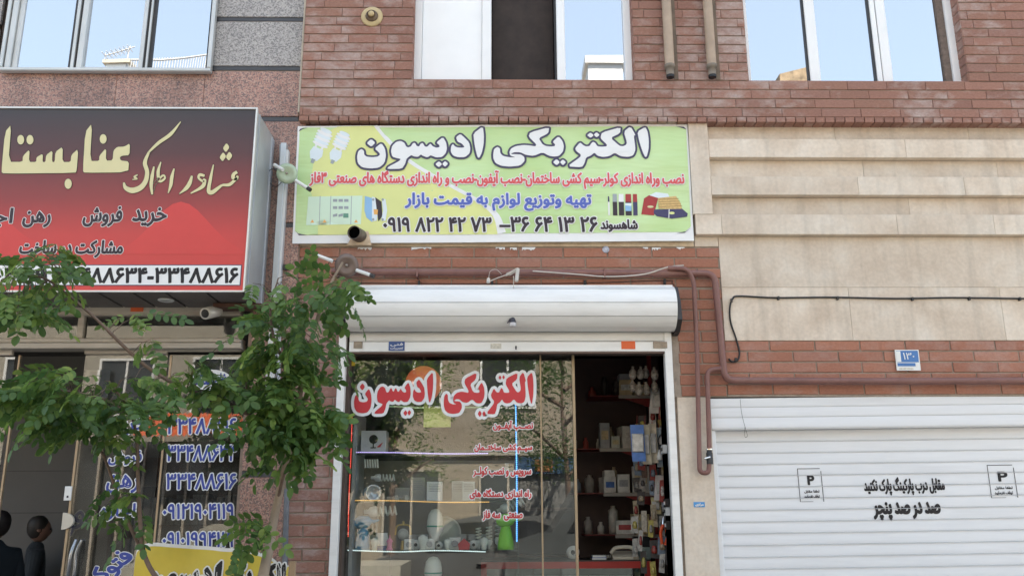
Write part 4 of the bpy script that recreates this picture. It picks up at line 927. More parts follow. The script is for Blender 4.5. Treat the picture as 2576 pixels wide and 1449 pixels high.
MB().prism([(X-.036, zc_), (X+.036, zc_), (X+.042, zc_+.04), (X, zc_+.078), (X-.042, zc_+.04)], .26, .31).build('body', M('red_plastic', (.5, .02, .03), .4, .1), t)
# rows of sockets, small bulbs and fittings
rnd = random.Random(3)
small = [(945, 'pearl light bulb in front of the white shade'), (1030, 'small white socket right of the gold lamp'), (1048, 'white lamp holder, second right of the gold lamp'), (1065, 'round white fitting left of the egg lamp'), (1082, 'white two pin plug below the egg lamp'), (1105, 'small white dome light under the plate lamp'), (1127, 'white eye shaped spotlight beside the plate lamp'), (1145, 'white junction cover left of the red box'), (1192, 'clear crumpled bag of parts right of the red box'), (1218, 'small chrome dish reflector on the bottom shelf')]
for i, (px, lab) in enumerate(small):
    s = .75+rnd.random()*.5; Yi = .27+.04*(i % 3); t, X, m = item('lamp_fitting', lab, 'light fitting', px, zc_, Yi)
    if i % 3 == 0:
        MB().lathe((X, Yi, zc_), [(0, 0), (.02*s, 0), (.022*s, .03*s), (.034*s, .06*s), (.03*s, .085*s), (.0, .1*s)], n=16).build('bulb', M_CERAM, t)
    elif i % 3 == 1:
        MB().cbox(X-.034*s, X+.034*s, Yi, Yi+.03, zc_, zc_+.07*s, .006).build('body', M_WPL, t); MB().lathe((X, Yi, zc_+.035*s), [(.02*s, .0), (.02*s, -.006), (.014*s, -.004), (0, -.002)], (0, 1, 0), 14).build('cup', M('grey_plastic', (.35, .36, .38), .4, .1), t)
    else:
        MB().lathe((X, Yi, zc_+.036*s), [(.034*s, .03), (.036*s, 0), (.028*s, -.014), (.012*s, -.02), (0, -.021)], (0, 1, 0), 18).build('dome', M_WPL, t); MB().lathe((X, Yi-.02, zc_+.036*s), [(.013*s, -.002), (.008*s, -.008), (0, -.009)], (0, 1, 0), 12).build('lens', DARKM, t)
for i, px in enumerate((1040, 1062, 1165, 1188, 1210)):
    t, X, m = item('socket_plate', ['white double socket behind the small fittings, left of centre', 'white socket plate behind the small fittings near the egg lamp', 'white switch plate standing behind the red box', 'pale switch plate behind the crumpled bag', 'pale tall switch plate near the slim spiral bulb'][i], 'socket', px, zc_, .5)
    MB().cbox(X-.045, X+.045, .5, .52, zc_, zc_+.10, .004).build('plate', M_BOARD, t)
    MB().box(X-.028, X-.016, .498, .4998, zc_+.05, zc_+.06).box(X+.012, X+.024, .498, .4998, zc_+.05, zc_+.06).build('holes', DARKM, t)
# middle shelf: torch, boxes, packs
t, X, m = item('round_torch', 'large round silver torch lamp on the middle shelf', 'torch', 938, zb_, .3)
cc_ = Vector((X, .27, zb_+.058))
MB().lathe(cc_, [(.05, .12), (.055, .03), (.056, 0), (.05, -.004)], (-.35, 1, 0), 24).build('body', M('blue_grey_plastic', (.25, .38, .5), .4, .1), t)
MB().lathe(cc_, [(.058, .004), (.06, -.006), (.052, -.012), (.04, .0), (.012, .02), (0, .022)], (-.35, 1, 0), 24).build('reflector', M('silver_reflector', (.75, .76, .78), .2, .1, metal=.6), t)
bx = [(1092, 32, 42, (.72, .72, .7), 'white appliance box with grille on the middle shelf'), (1010, 30, 30, (.4, .36, .32), 'dim beige box at the back of the middle shelf'), (1150, 24, 44, (.5, .53, .53), 'pale upright box right of centre on the middle shelf'), (1178, 26, 42, (.55, .6, .6), 'light grey tall pack on the middle shelf'), (1050, 28, 52, (.42, .38, .33), 'tan carton at the back of the middle shelf')]
for i, (px, wd, hh, col, lab) in enumerate(bx):
    Yi = .3 if i in (0, 3) else .45; t, X, m = item('product_box', lab, 'box', px, zb_, Yi)
    b0 = MB().cbox(X-wd*m*.6, X+wd*m*.6, Yi, Yi+.06, zb_, zb_+hh*m*1.1, .003).build('carton', M('carton', col, .6, .08), t)
    q = MB(); [q.box(X-wd*m*.45, X+wd*m*.45, Yi-.0015, Yi-.0005, zb_+hh*m*(.55+.09*k), zb_+hh*m*(.58+.09*k)) for k in range(5)]; q.build('print_lines', M('grey_ink', (.3, .3, .3), .6, .1), t)
for px, lab in ((985, 'short chrome torch left of the white appliance box'), (1010, 'small chrome torch lying beside the short torch')):
    t, X, m = item('small_torch', lab, 'torch', px, zb_, .27)
    MB().tube([(X-.035, .3, zb_+.02), (X+.01, .28, zb_+.02), (X+.012, .28, zb_+.02), (X+.035, .265, zb_+.02)], [.012, .012, .02, .022], 12).build('body', M_STW, t)
# top shelf: printed fan box
t, X, m = item('fan_box', 'white carton printed with a black desk fan, top left of the window shelves', 'box', 936, za, .27)
X0, X1 = PX(908, 1110, .27), PX(971, 1110, .27); Z1 = PZ(940, 1083, .27)
b0 = MB().cbox(X0, X1, .27, .42, za, Z1, .002).build('carton', M('white_carton', (.62, .63, .64), .6, .05), t)
fc = Vector(((X0+X1)/2+.0, .268, za+(Z1-za)*.62)); fr_ = .032
MB().lathe(fc, [(fr_, 0), (fr_, -.001), (0, -.0012)], (0, 1, 0), 20).box(fc.x-.004, fc.x+.004, .2665, .268, fc.z-.06, fc.z-.02).box(fc.x-.02, fc.x+.02, .2665, .268, fc.z-.064, fc.z-.056).build('fan_print', INK_BLACK, t)
MB().prism([(fc.x+.03, fc.z-.05), (fc.x+.07, fc.z-.02), (fc.x+.075, fc.z-.012), (fc.x+.05, fc.z-.055), (fc.x+.03, fc.z-.06)], .266, .268).build('swoosh_print', INK_RED, t)
t, X, m = item('bulb_pack', 'pack of spiral tubes under the printed fan box', 'light bulb', 925, za-.11, .3)
for k in range(6): MB().tube([(X-.03+k*.018, .3, za-.1), (X-.035+k*.018, .3, za-.04)], .007, 8).build('tube', M_CERAM, t)
# red ball
c = P(1065, 966, .34); rb = 46*MPP(.34)
t = thing('red_globe_lamp', 'coral red paper globe lamp hanging behind the window title', 'lamp', c)
MB().ball(c, rb, 32).build('globe', M('coral_paper', (.80, .22, .14), .5, .05, emit=((1, .22, .1), .05)), t)
MB().tube([c+Vector((0, 0, rb*.98)), Vector((c.x, c.y, 3.1))], .003, 6).build('cord', BLACK, t)
# grey wire rack column in the shelf
t = thing('chain_of_samples', 'hanging strip of small white sample clips above the middle shelf', 'display strip', P(1277, 1160, .3))
for k in range(6): 
    q = P(1275, 1166+k*5, .3); MB().cbox(q.x-.014, q.x+.014, .3, .31, q.z-.005, q.z+.005, .002).build('clip', M_WPL, t)

# right-hand interior: red metal shelving with white fronts
RED_MET = M('red_shelf_metal', (.20, .012, .012), .45, .1)
Yk = 1.5
rk = thing('red_wall_shelving', 'red wall shelving with white shelf fronts inside the open door', 'shelf', P(1560, 1200, Yk))
shelf_rows = [(1556, 1636, 995), (1508, 1628, 1128), (1518, 1640, 1240), (1548, 1640, 1345)]
zs = []
for a, b, y in shelf_rows:
    X0, X1 = PX(a, y, Yk), PX(b+20, y, Yk); zt = PZ(1600, y, Yk); zs.append((zt, X0, X1))
    MB().box(X0-.25, X1, Yk, Yk+.35, zt-.004, zt+.003).build('shelf', RED_MET, rk)
    MB().box(X0, X1, Yk-.006, Yk-.001, zt-.024, zt+.004).build('shelf_front', M('off_white_front', (.36, .33, .3), .5, .1), rk)
    MB().prism([(X1-.3, zt-.025), (X1, zt-.025), (X1, zt-.13)], Yk+.002, Yk+.006).build('bracket', RED_MET, rk)
MB().box(PX(1640, 1200, Yk), PX(1652, 1200, Yk), Yk-.004, Yk+.03, .02, 3.0).build('post', RED_MET, rk)
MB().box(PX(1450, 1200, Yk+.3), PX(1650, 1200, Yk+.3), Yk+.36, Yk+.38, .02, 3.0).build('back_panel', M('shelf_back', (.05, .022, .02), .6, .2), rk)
rnd = random.Random(9)
colours = [((.6, .58, .55), 'white'), ((.5, .38, .22), 'brown cardboard'), ((.06, .14, .4), 'blue'), ((.45, .06, .06), 'red'), ((.62, .52, .3), 'tan'), ((.3, .3, .32), 'grey'), ((.55, .55, .5), 'cream')]
names = ['top', 'second', 'third', 'lowest']
for r_, (zt, X0, X1) in enumerate(zs):
    x = X0+.01; k = 0
    while x < X1-.07:
        wd = .07+rnd.random()*.09; hh = .09+rnd.random()*.14; col, cn = colours[rnd.randrange(7)]
        if x+wd > X1-.02: break
        t = thing('stock_box', f'{cn} stock box, {["first", "second", "third", "fourth", "fifth", "sixth"][min(k, 5)]} from the left on the {names[r_]} red shelf', 'box', (x, Yk+.02, zt+.004), 'boxes on the red shelves inside the shop')
        MB().cbox(x, x+wd, Yk+.02, Yk+.2, zt+.0045, zt+hh, .003).build('carton', M('stock_carton', col, .6, .25, 14), t)
        MB().box(x+wd*.15, x+wd*.85, Yk+.0185, Yk+.0195, zt+hh*.35, zt+hh*.7).build('label', M('carton_label', colours[(k*3+r_) % 7][0], .6, .3, 40), t)
        if hh < .15 and rnd.random() < .7:
            t2 = thing('stock_box', f'small box lying on top of the {["first", "second", "third", "fourth", "fifth", "sixth"][min(k, 5)]} box of the {names[r_]} red shelf', 'box', (x, Yk+.03, zt+hh), 'boxes on the red shelves inside the shop')
            MB().cbox(x+.006, x+wd-.01, Yk+.03, Yk+.18, zt+hh+.001, zt+hh+.055, .003).build('carton', M('stock_carton', colours[rnd.randrange(7)][0], .6, .2, 14), t2)
        t.rotation_euler.z = (rnd.random()-.5)*.35; x += wd+.008+rnd.random()*.02; k += 1
# hanging blister packs by the door
CLEARP = M('clear_blister', (.62, .6, .58), .18, .25, 25, spec=.8)
Yh = .55
hp = [(1602, 1118, 1068, 34, (.10, .22, .55), 'blue backed pack'), (1622, 1165, 1068, 22, (.62, .55, .42), 'cream card pack'), (1640, 1162, 1065, 20, (.6, .52, .4), 'tan card pack'), (1657, 1172, 1075, 20, (.34, .42, .5), 'grey blue pack'), (1652, 1040, 975, 30, (.62, .6, .6), 'white plastic pack'), (1660, 1255, 1195, 22, (.6, .56, .56), 'clear plastic sleeve'), (1648, 1290, 1250, 22, (.55, .48, .25), 'yellow banded pack')]
for i, (px, yb, yt, wd, col, nm) in enumerate(hp):
    Yi = Yh+.05*i; c = P(px, yt, Yi); m = MPP(Yi); hh = (yb-yt if yb-yt > 60 else 90 if i < 4 else yb-yt)*m
    t = thing('hanging_pack', f'{nm} hanging in the doorway of the electrical shop', 'package', c, 'packs hanging inside the shop door')
    ln = .2*(-1 if i in (4, 5) else .4)
    q = MB(); X0, X1 = c.x-wd*m/2, c.x+wd*m/2
    q.prism([(X0, c.z), (X1, c.z), (X1+ln*.1, c.z-hh), (X0+ln*.1, c.z-hh)], Yi, Yi+.004); q.build('card', M('pack_card', col, .5, .2, 20), t)
    MB().cbox(X0+.008, X1-.006, Yi-.02, Yi-.001, c.z-hh*.75, c.z-hh*.25, .007).build('blister', CLEARP, t)
    MB().tube([(c.x, Yi, c.z), (c.x+.005, Yi, c.z+.07)], .0025, 6).build('hook', RED_MET, t)
# bags of parts at top of doorway
rnd = random.Random(5)
for i in range(9):
    px = 1588+(i % 5)*18+rnd.random()*6; py = 925+(i//5)*38+rnd.random()*8; Yi = .6+.05*(i % 3); c = P(px, py, Yi); m = MPP(Yi)
    t = thing('hanging_bag', f'clear parts bag in the shop doorway, {["first", "second", "third", "fourth", "fifth"][i % 5]} from the left in the {["upper", "lower"][i//5]} row', 'bag', c, 'clear bags hanging high in the shop door')
    MB().lathe(c, [(0, .03), (.012, .028), (.01, .015), (.028, -.01), (.032, -.045), (.02, -.07), (0, -.074)], (rnd.random()*.2-.1, 0, 1), 8).build('bag', M('crinkled_clear_bag', (.42, .38, .34), .15, .6, 55, spec=.9), t)
# clusters: white cables and orange tool
t = thing('cable_coil', 'black and white cables with two white plugs hanging by the shop door edge', 'cable', P(1670, 1100, .62))
MB().tube(smooth_path([P(1660, 1130, .6), P(1656, 1105, .6), P(1668, 1090, .6), P(1684, 1100, .6), P(1688, 1125, .6)], 6), .006, 8).tube(smooth_path([P(1664, 1095, .62), P(1680, 1110, .62), P(1672, 1130, .62), P(1660, 1118, .62)], 6), .007, 8).build('cable', BLACK, t)
for px, py in ((1659, 1148), (1677, 1142)):
    q = P(px, py, .6); MB().lathe(q, [(0, -.03), (.02, -.026), (.02, 0), (.01, .03), (.006, .05)], n=12).build('plug', M_WPL, t)
t = thing('orange_pliers', 'orange handled tools hanging low by the shop door edge', 'tool', P(1668, 1320, .62)); OR = M('orange_plastic', (.8, .1, .03), .4, .1)
MB().tube(smooth_path([P(1668, 1318, .62), P(1662, 1340, .62), P(1666, 1368, .62)], 4), .012, 8).tube(smooth_path([P(1672, 1318, .62), P(1680, 1345, .62), P(1674, 1370, .62)], 4), .012, 8).build('handles', OR, t)
MB().tube([P(1668, 1318, .62), P(1669, 1300, .62)], [.016, .006], 8).build('jaws', CHROME, t)
t = thing('hanging_cable', 'long beige cable hanging down inside the right door jamb', 'cable', P(1686, 1140, .4))
MB().tube(smooth_path([P(1676, 1140, .45), P(1682, 1200, .42), P(1688, 1300, .4), P(1692, 1390, .4), P(1696, 1480, .4)], 6), .006, 8).build('cable', M_WP, t)
# sockets displayed on the jamb
for k, (y0, y1) in enumerate(((1130, 1110), (1265, 1248), (1285, 1270), (1320, 1302))):
    q = P(1696, y0, .35); t = thing('jamb_switch', f'{["uppermost", "second", "third", "lowest"][k]} small switch box fixed on the right jamb inside the shop', 'switch', q, 'switch boxes on the shop jamb')
    MB().box(Xs1-.03, Xs1-.001, .3, .38, q.z-.03, q.z+.03).build('box', (M_WPL, DARKM)[k % 2], t); MB().box(Xs1-.034, Xs1-.0305, .32, .36, q.z-.012, q.z+.012).build('rocker', (DARKM, M_WPL)[k % 2], t)
# more packs lower
cols2 = [(.16, .1, .08), (.22, .2, .17), (.08, .12, .13), (.3, .28, .26), (.5, .45, .38)]
for i in range(8):
    px = 1600+(i % 4)*20; py = 1150+(i//4)*120+(i % 3)*14; Yi = .9+.05*(i % 2); c = P(px+20, py, Yi)
    t = thing('hanging_pack', f'narrow dark pack deep in the doorway, {["leftmost", "second", "third", "rightmost"][i % 4]} of the {["upper", "lower"][i//4]} row', 'package', c, 'narrow packs hanging deep in the shop door')
    MB().cbox(c.x-.022, c.x+.022, Yi, Yi+.02, c.z-.16, c.z, .004).build('card', M('pack_card', cols2[i % 5], .4, .4, 40), t)
ordn = ['topmost', 'second', 'third', 'fourth', 'fifth', 'sixth', 'seventh', 'eighth', 'ninth', 'tenth']
rnd = random.Random(44); pc = [((.55, .53, .5), 'pale'), ((.2, .25, .33), 'slate blue'), ((.08, .07, .07), 'black'), ((.42, .34, .24), 'tan'), ((.3, .28, .27), 'grey'), ((.33, .06, .05), 'red'), ((.5, .42, .12), 'yellow')]
for c_ in range(5):
    for k in range(10 if c_ < 3 else 8):
        px = (1678, 1662, 1636, 1612, 1596)[c_]+rnd.random()*8; py = (940 if c_ < 3 else 1000)+k*48+c_*14+rnd.random()*14; Yi = .62+.09*c_+rnd.random()*.04; c = P(px, py, Yi); wd, hh = .03+rnd.random()*.035, .10+rnd.random()*.07; col, cn = pc[rnd.randrange(7)]
        t = thing('hanging_pack', f'{cn} hanging pack, {ordn[k]} down the {["outermost", "second", "third", "fourth", "innermost"][c_]} column by the right door post', 'package', c, 'small packs hanging in columns beside the shop door post')
        a = (rnd.random()-.5)*.03
        MB().prism([(c.x-wd/2, c.z), (c.x+wd/2, c.z+.004), (c.x+wd/2+a, c.z-hh), (c.x-wd/2+a, c.z-hh+.006)], Yi, Yi+.005).build('card', M('pack_card', col, .5, .35, 45), t)
        MB().lathe((c.x+a*.4, Yi-.004, c.z-hh*.72), [(0, 0), (wd*.32, .004), (wd*.38, hh*.2), (wd*.25, hh*.42), (0, hh*.46)], n=8).build('blister', M('pack_bulge', pc[(k+c_*2) % 7][0], .2, .5, 60, spec=.8), t)
# small stock on the shelf tops of the red shelving, deeper
for r_, (zt, X0, X1) in enumerate(zs):
    for k in range(4):
        x = X0-.2+k*.11; col, cn = pc[rnd.randrange(7)]
        t = thing('stock_bottle', f'{cn} canister at the back of the {names[r_]} red shelf, {["first", "second", "third", "fourth"][k]} from the left', 'canister', (x, Yk+.27, zt+.004), 'canisters at the back of the red shelves')
        q_ = .018+rnd.random()*.03; h_ = .05+rnd.random()*.15
        MB().lathe((x, Yk+.27, zt+.004), [(0, 0), (q_, 0), (q_, h_), (q_*.5, h_+.02), (q_*.5, h_+.04), (0, h_+.04)], n=14).build('body', M('canister', col, .4, .2, 20), t)
# counter with red frame, phone, boxes
Yt = .95
ct = thing('red_frame_counter', 'counter with red metal frame and glass front inside the shop', 'counter', P(1420, 1420, Yt))
X0, X1 = PX(1210, 1420, Yt), PX(1638, 1420, Yt); Zt1 = PZ(1450, 1412, Yt); Zt0 = PZ(1450, 1429, Yt)
MB().box(X0, X1, Yt, Yt+.04, Zt0, Zt1).build('top_rail', M('red_paint', (.45, .025, .02), .4, .1), ct)
MB().box(X0, X0+.045, Yt+.001, Yt+.04, .02, Zt0).build('leg', M('red_paint', (.45, .025, .02), .4, .1), ct); MB().box(X1-.05, X1, Yt+.001, Yt+.04, .02, Zt0).build('leg', M('red_paint', (.45, .025, .02), .4, .1), ct)
MB().box(X0, X1, Yt, Yt+.5, Zt1+.001, Zt1+.012).build('top', M('dark_counter_top', (.03, .025, .025), .3, .2), ct)
MB().box(X0+.046, X1-.051, Yt+.015, Yt+.02, .3, Zt0).build('front_glass', GLASS_SHELF, ct)
zt_ = Zt0-.14
MB().box(X0+.02, X1-.02, Yt+.03, Yt+.45, zt_-.01, zt_).build('inner_shelf', M_BOARD, ct)
for k in range(5):
    a = X0+.35+k*.17; t = thing('counter_box', f'low white carton under the counter glass, {["first", "second", "third", "fourth", "fifth"][k]} from the left', 'box', (a, Yt+.1, zt_), 'white cartons under the counter glass')
    MB().cbox(a, a+.16, Yt+.06, Yt+.3, zt_+.001, zt_+.07, .003).build('carton', M_BOARD, t); MB().box(a+.02, a+.12, Yt+.0585, Yt+.0595, zt_+.02, zt_+.05).build('label', (M_STW, INK_PINK, M_STW)[k % 3], t)
zp = Zt1+.0125
q = P(1568, 1395, Yt+.1); t = thing('desk_telephone', 'cream desk telephone standing on the dark counter', 'telephone', (q.x, Yt+.1, zp))
q2 = MB().xprism([(Yt+.05, zp), (Yt+.2, zp), (Yt+.2, zp+.06), (Yt+.05, zp+.02)], q.x-.09, q.x+.09).build('body', M('cream_plastic', (.62, .56, .45), .4, .06), t)
MB().tube(smooth_path([Vector((q.x-.1, Yt+.08, zp+.045)), Vector((q.x-.06, Yt+.08, zp+.085)), Vector((q.x+.05, Yt+.08, zp+.09)), Vector((q.x+.1, Yt+.08, zp+.06))], 5), .015, 10).build('handset', M('cream_plastic', (.62, .56, .45), .4, .06), t)
co = [Vector((q.x-.1-.0025*k, Yt+.09+.012*math.cos(k*1.2), zp+.02+.012*math.sin(k*1.2))) for k in range(34)]
MB().tube(co, .003, 5).build('cord', M_WP, t)
q = P(1508, 1398, Yt+.08); t = thing('notebook', 'small stack of white papers with blue edge on the counter', 'papers', (q.x, Yt+.08, zp))
MB().box(q.x-.06, q.x+.05, Yt+.05, Yt+.15, zp, zp+.012).build('pages', M_WPL, t); MB().box(q.x-.062, q.x+.052, Yt+.048, Yt+.152, zp+.0125, zp+.016).build('cover', INK_BLUE, t); MB().box(q.x-.055, q.x+.045, Yt+.052, Yt+.15, zp+.0165, zp+.03).build('pages', M_WPL, t)
q = P(1616, 1395, Yt+.15); t = thing('card_reader', 'black and pale green device box at the right end of the counter', 'device', (q.x, Yt+.15, zp))
MB().cbox(q.x-.06, q.x+.06, Yt+.1, Yt+.2, zp, zp+.09, .004).build('body', M('pale_teal_plastic', (.3, .38, .36), .4, .1), t); MB().xprism([(Yt+.1, zp+.091), (Yt+.2, zp+.091), (Yt+.2, zp+.17), (Yt+.13, zp+.17)], q.x-.065, q.x+.06).build('lid', BLACK, t)
q = P(1440, 1380, Yt+.2); t = thing('tape_roll', 'white roll standing on the counter behind the door glass', 'roll', (q.x, Yt+.2, zp))
MB().lathe((q.x, Yt+.17, zp+.05), [(.018, 0), (.05, -.004), (.05, .05), (.018, .05), (.018, 0)], (.2, 1, 0), 20).build('roll', M_WPL, t)
t = thing('stool_chair', 'dark shelf unit at the back of the shop', 'shelf', (PX(1480, 1200, 2.8), 2.8, .02)); X = PX(1480, 1200, 2.8)
for k in range(5): MB().box(X-.9, X+.5, 2.8, 3.1, .3+k*.45, .33+k*.45).build('shelf', M('dark_wood', (.12, .07, .05), .6, .2), t)
MB().box(X-.93, X-.9, 2.8, 3.1, .02, 2.3).build('side', M('dark_wood', (.12, .07, .05), .6, .2), t)

# ================================================================== GARAGE SHUTTER
Ygs = .10
gs = thing('garage_shutter', 'closed pale blue white garage roller shutter with black no parking lettering', 'shutter', (Xg0, 0, Zg1-.01))
gdx = PX(2760, 1250, 0)
Zf = [PZ(2150, y, -.0) for y in (1001, 1024.5, 1050, 1078)]
for k in range(3): slat(Xg0+.004, gdx, Zf[k+1], Zf[k]-.001, .015, GARAGE, gs, .0016, 'housing_slat', .02)
MB().box(Xg0+.004, gdx, .02, Ygs+.05, Zf[3]-.004, Zf[3]-.0005).build('housing_bottom', GARAGE, gs)
MB().cbox(PX(1791, 1250, .06), PX(1806, 1250, .06), .03, Ygs+.03, 0, Zf[3]-.006, .004).build('guide_rail', GARAGE, gs)
Xsl = PX(1806, 1250, .06)-.005
Zc0, ptch = PZ(2150, 1111, Ygs), (PZ(2150, 1111, Ygs)-PZ(2150, 1400, Ygs))/10
slat(Xsl, gdx, Zc0, Zc0+ptch*.98, Ygs, GARAGE, gs, .0018); slat(Xsl, gdx, Zc0+ptch, Zc0+ptch*1.98, Ygs, GARAGE, gs, .0018)
zq = Zc0
while zq > 0: slat(Xsl, gdx, zq-ptch, zq-.0014, Ygs, GARAGE, gs, .0018); MB().cbox(Xsl, gdx, Ygs-.0078, Ygs+.002, zq-.0045, zq-.0016, .0010).build('slat_lip', GARAGE, gs); zq -= ptch
MB().box(Xg0, XR, .2, .25, 0, Zg1).build('backing', DARKM, gs)
Yt2 = Ygs-.0042
text_px('مقابل درب پارکینگ پارک نکنید', (2171, 1204, 2375, 1250), Yt2, ((INK_BLACK, 1.35),), gs)
text_px('صد در صد پنچر', (2194, 1266, 2365, 1314), Yt2, ((INK_BLACK, 2.2),), gs)
for (x0, y0, x1, y1) in ((2007, 1180, 2067, 1264), (2487, 1176, 2554, 1259)):
    X0, X1, Z0, Z1 = RC(x0, y0, x1, y1, Yt2); tt = .004
    MB().box(X0, X0+tt, Yt2-.001, Yt2, Z0, Z1).box(X1-tt, X1, Yt2-.001, Yt2, Z0, Z1-.02).box(X0+tt, X1-tt*2, Yt2-.001, Yt2, Z1-tt, Z1).box(X0+tt, X0+(X1-X0)*.55, Yt2-.001, Yt2, Z0, Z0+tt*.6).build('stencil_frame', INK_BLACK, gs)
    text_px('', (x0+22, y0+17, x1-20, y0+42), Yt2, ((INK_BLACK, 1.4),), gs, geo=font_geo('P'))
    text_px('لطفا مقابل', (x0+14, y0+54, x1-8, y0+63), Yt2, ((INK_BLACK, .35),), gs); text_px('توقف نفرمایید', (x0+14, y0+66, x1-7, y0+76), Yt2, ((INK_BLACK, .35),), gs)
gs.rotation_euler.y = -.010
q = smooth_path([P(1862, 1004, -.02), P(1866, 1040, -.02), P(1876, 1080, -.02), P(1880, 1096, -.02), P(1874, 1098, -.02), P(1874, 1074, -.02)], 5)
solo(MB().tube(q, .0014, 5).build('loose_wire', DARKM), 'thin loose dark wire dangling over the left of the garage shutter', 'wire')
# number plate and small sticker
q = P(2283, 906, 0); hn = thing('house_number_plate', 'blue and white house number plate reading 130 on the brick band above the garage', 'sign', q)
plate((2253, 880, 2313, 932), -.014, M_WPL, hn, 'plate', .004); plate((2256, 882, 2310, 911), -.0185, M('blue_enamel', (.05, .17, .42), .4, .1), hn, 'number_field', .001); plate((2258, 913, 2303, 921), -.0185, M('blue_enamel', (.05, .17, .42), .4, .1), hn, 'street_field', .001)
text_px('', (2272, 887, 2300, 904), -.0198, ((INK_W, .25),), hn, geo=font_geo('۱۳۰')); plate((2256, 883, 2266, 910), -.0197, M_WPL, hn, 'worn_patch', .0006)
plate((2262, 925, 2298, 929), -.0185, M_STW, hn, 'street_field', .0006)
st = thing('small_blue_sticker', 'small blue sticker with white writing on the beige pier beside the shop', 'sticker', P(1758, 1268, 0)); plate((1745, 1262, 1773, 1275), -.004, M('bright_blue', (.06, .28, .6), .5, .1), st, 'sticker', .001); text_px('مرکزی', (1749, 1265, 1770, 1273), -.0055, ((INK_W, .5),), st)

# ================================================================== GRANITE BUILDING (left)
YG = -.03
gb = thing('granite_building', 'grey and red granite faced building with an estate agency on its ground floor', 'building', (PX(300, 900, YG), 0, 0))
XL = -7.5
XGR = BX0-.012
def gp_(px, mat, Y=YG, name='granite_panel', c=.003, t=.03, ge=(0, 0)):
    X0, X1, Z0, Z1 = RC(*px, Y); MB().cbox(X0+.001, X1-.001, Y, Y+t, Z0+.001, Z1-.001, c).build(name, mat, gb)
XJ = 752
MB().box(XL, XSPLIT-.006, YG+.012, .4, PZ(300, 735, YG), PZ(300, 186, YG)-.02).box(XL, PX(-20, 100, YG), YG+.012, .4, PZ(300, 735, YG), ROOF).box(PX(536, 100, YG)+.03, XSPLIT-.006, YG+.012, .4, PZ(300, 200, YG), ROOF).box(XL, XSPLIT-.006, YG+.012, .4, PZ(300, 188, YG)+1.9, ROOF).box(PX(606, 1100, YG), XSPLIT-.006, YG+.012, .4, 0, PZ(300, 735, YG)).box(XL, XSPLIT-.006, .4, 7, ROOF-.3, ROOF).build('wall', MORTAR_DK, gb)
xe = lambda y: 776-(y)*.105
def gpan(x0, x1, y0, y1, mat, name='granite_panel', Y=YG):
    Z1, Z0 = PZ(500, y0, Y), PZ(500, y1, Y); X0 = PX(x0, 150, Y) if isinstance(x0, (int, float)) else x0[0]; X1 = XGR-.008 if x1 is None else PX(x1, 150, Y)
    MB().cbox(X0+.001, X1-.001, Y, Y+.03, Z0+.0015, Z1-.0015, .003).build(name, mat, gb)
gpan(532, None, -160, 43, GRAN_GREY); gpan(532, None, 54, 166, GRAN_GREY); gpan(532, None, -280, -170, GRAN_GREY)
gpan(532, None, 43, 54, BLACKSTONE, 'black_strip', YG+.008); gpan(530, None, 166, 178, BLACKSTONE, 'black_strip', YG+.008)
gpan(-150, -14, -160, 62, GRAN_GREY); gpan(-150, -14, 74, 183, GRAN_GREY)
Zw0 = PZ(300, 186, YG)
for a, b in ((-300, 300), (300, 520), (520, None)):
    gpan(a, b, 186 if b else 179, 293, GRAN_RED)
gpan(-300, None, 293, 306, BLACKSTONE, 'black_strip', YG+.008)
for a, b in ((-300, 200), (200, 480), (480, 745)): gpan(a, b, 306, 600, GRAN_RED)
zr = [(306, 560), (572, 735), (735, 890), (900, 1183), (1200, 1500), (1512, 1800)]
Xq0, Xq1 = PX(607, 1200, YG), XSPLIT-.012
for a, b in zr:
    Z1, Z0 = PZ(680, a, YG), PZ(680, b, YG)
    MB().cbox(Xq0 if a > 700 else PX(640, 640, YG), Xq1, YG-.002, YG+.028, Z0+.001, Z1-.001, .003).build('granite_panel', GRAN_RED, gb)
for a, b in ((560, 572), (890, 900), (1183, 1200), (1500, 1512)):
    Z1, Z0 = PZ(680, a, YG), PZ(680, b, YG)
    MB().cbox(Xq0, Xq1, YG+.006, YG+.028, Z0+.001, Z1-.001, .002).build('black_strip', BLACKSTONE, gb)
# pale cement strip at the seam
MB().cbox(XGR-.006, BX0-.001, YG-.05, YG+.03, Zled0+.06, ROOF, .004).build('cement_seam', CONC, gb)
# left window
Yv = YG-.01
def wx(px): return PX(px, 180, Yv)
Zv0, Zv1 = PZ(260, 186, Yv), PZ(260, 186, Yv)+1.75
X0, X1 = PX(-8, 186, Yv-.05), PX(528, 180, Yv-.05)
lw = MB().cbox(X0, X1, Yv-.05, Yv+.0, Zv0, Zv0+.028, .006).cbox(X1-.03, X1, Yv-.05, Yv, Zv0+.029, Zv1, .006).cbox(X0, wx(12), Yv-.05, Yv, Zv0+.029, Zv1, .006).cbox(wx(14), wx(28), Yv-.035, Yv, Zv0+.029, Zv1, .006).box(wx(29), wx(42), Yv-.01, Yv+.02, Zv0+.029, Zv1).build('window', ALU, gb)
for a, b in ((179, 187), (194, 208), (350, 360), (367, 372)): MB().cbox(wx(a), wx(b), Yv-.03, Yv+.01, Zv0+.0285, Zv1, .003).build('mullion', ALU, lw)
for a, b in ((171, 179), (187, 194), (360, 367), (372, 380)): MB().box(wx(a), wx(b), Yv-.012, Yv+.01, Zv0+.0285, Zv1).build('seal', DARKM, lw)
for a, b in ((42, 171), (208, 350), (380, 516)): MB().box(wx(a), wx(b), Yv, Yv+.006, Zv0+.0285, Zv1).build('pane', GLASS_UP, lw)
MB().box(wx(208), wx(350), Yv-.02, Yv, Zv0+.0285, Zv0+.045).build('sash_rail', ALU, lw)
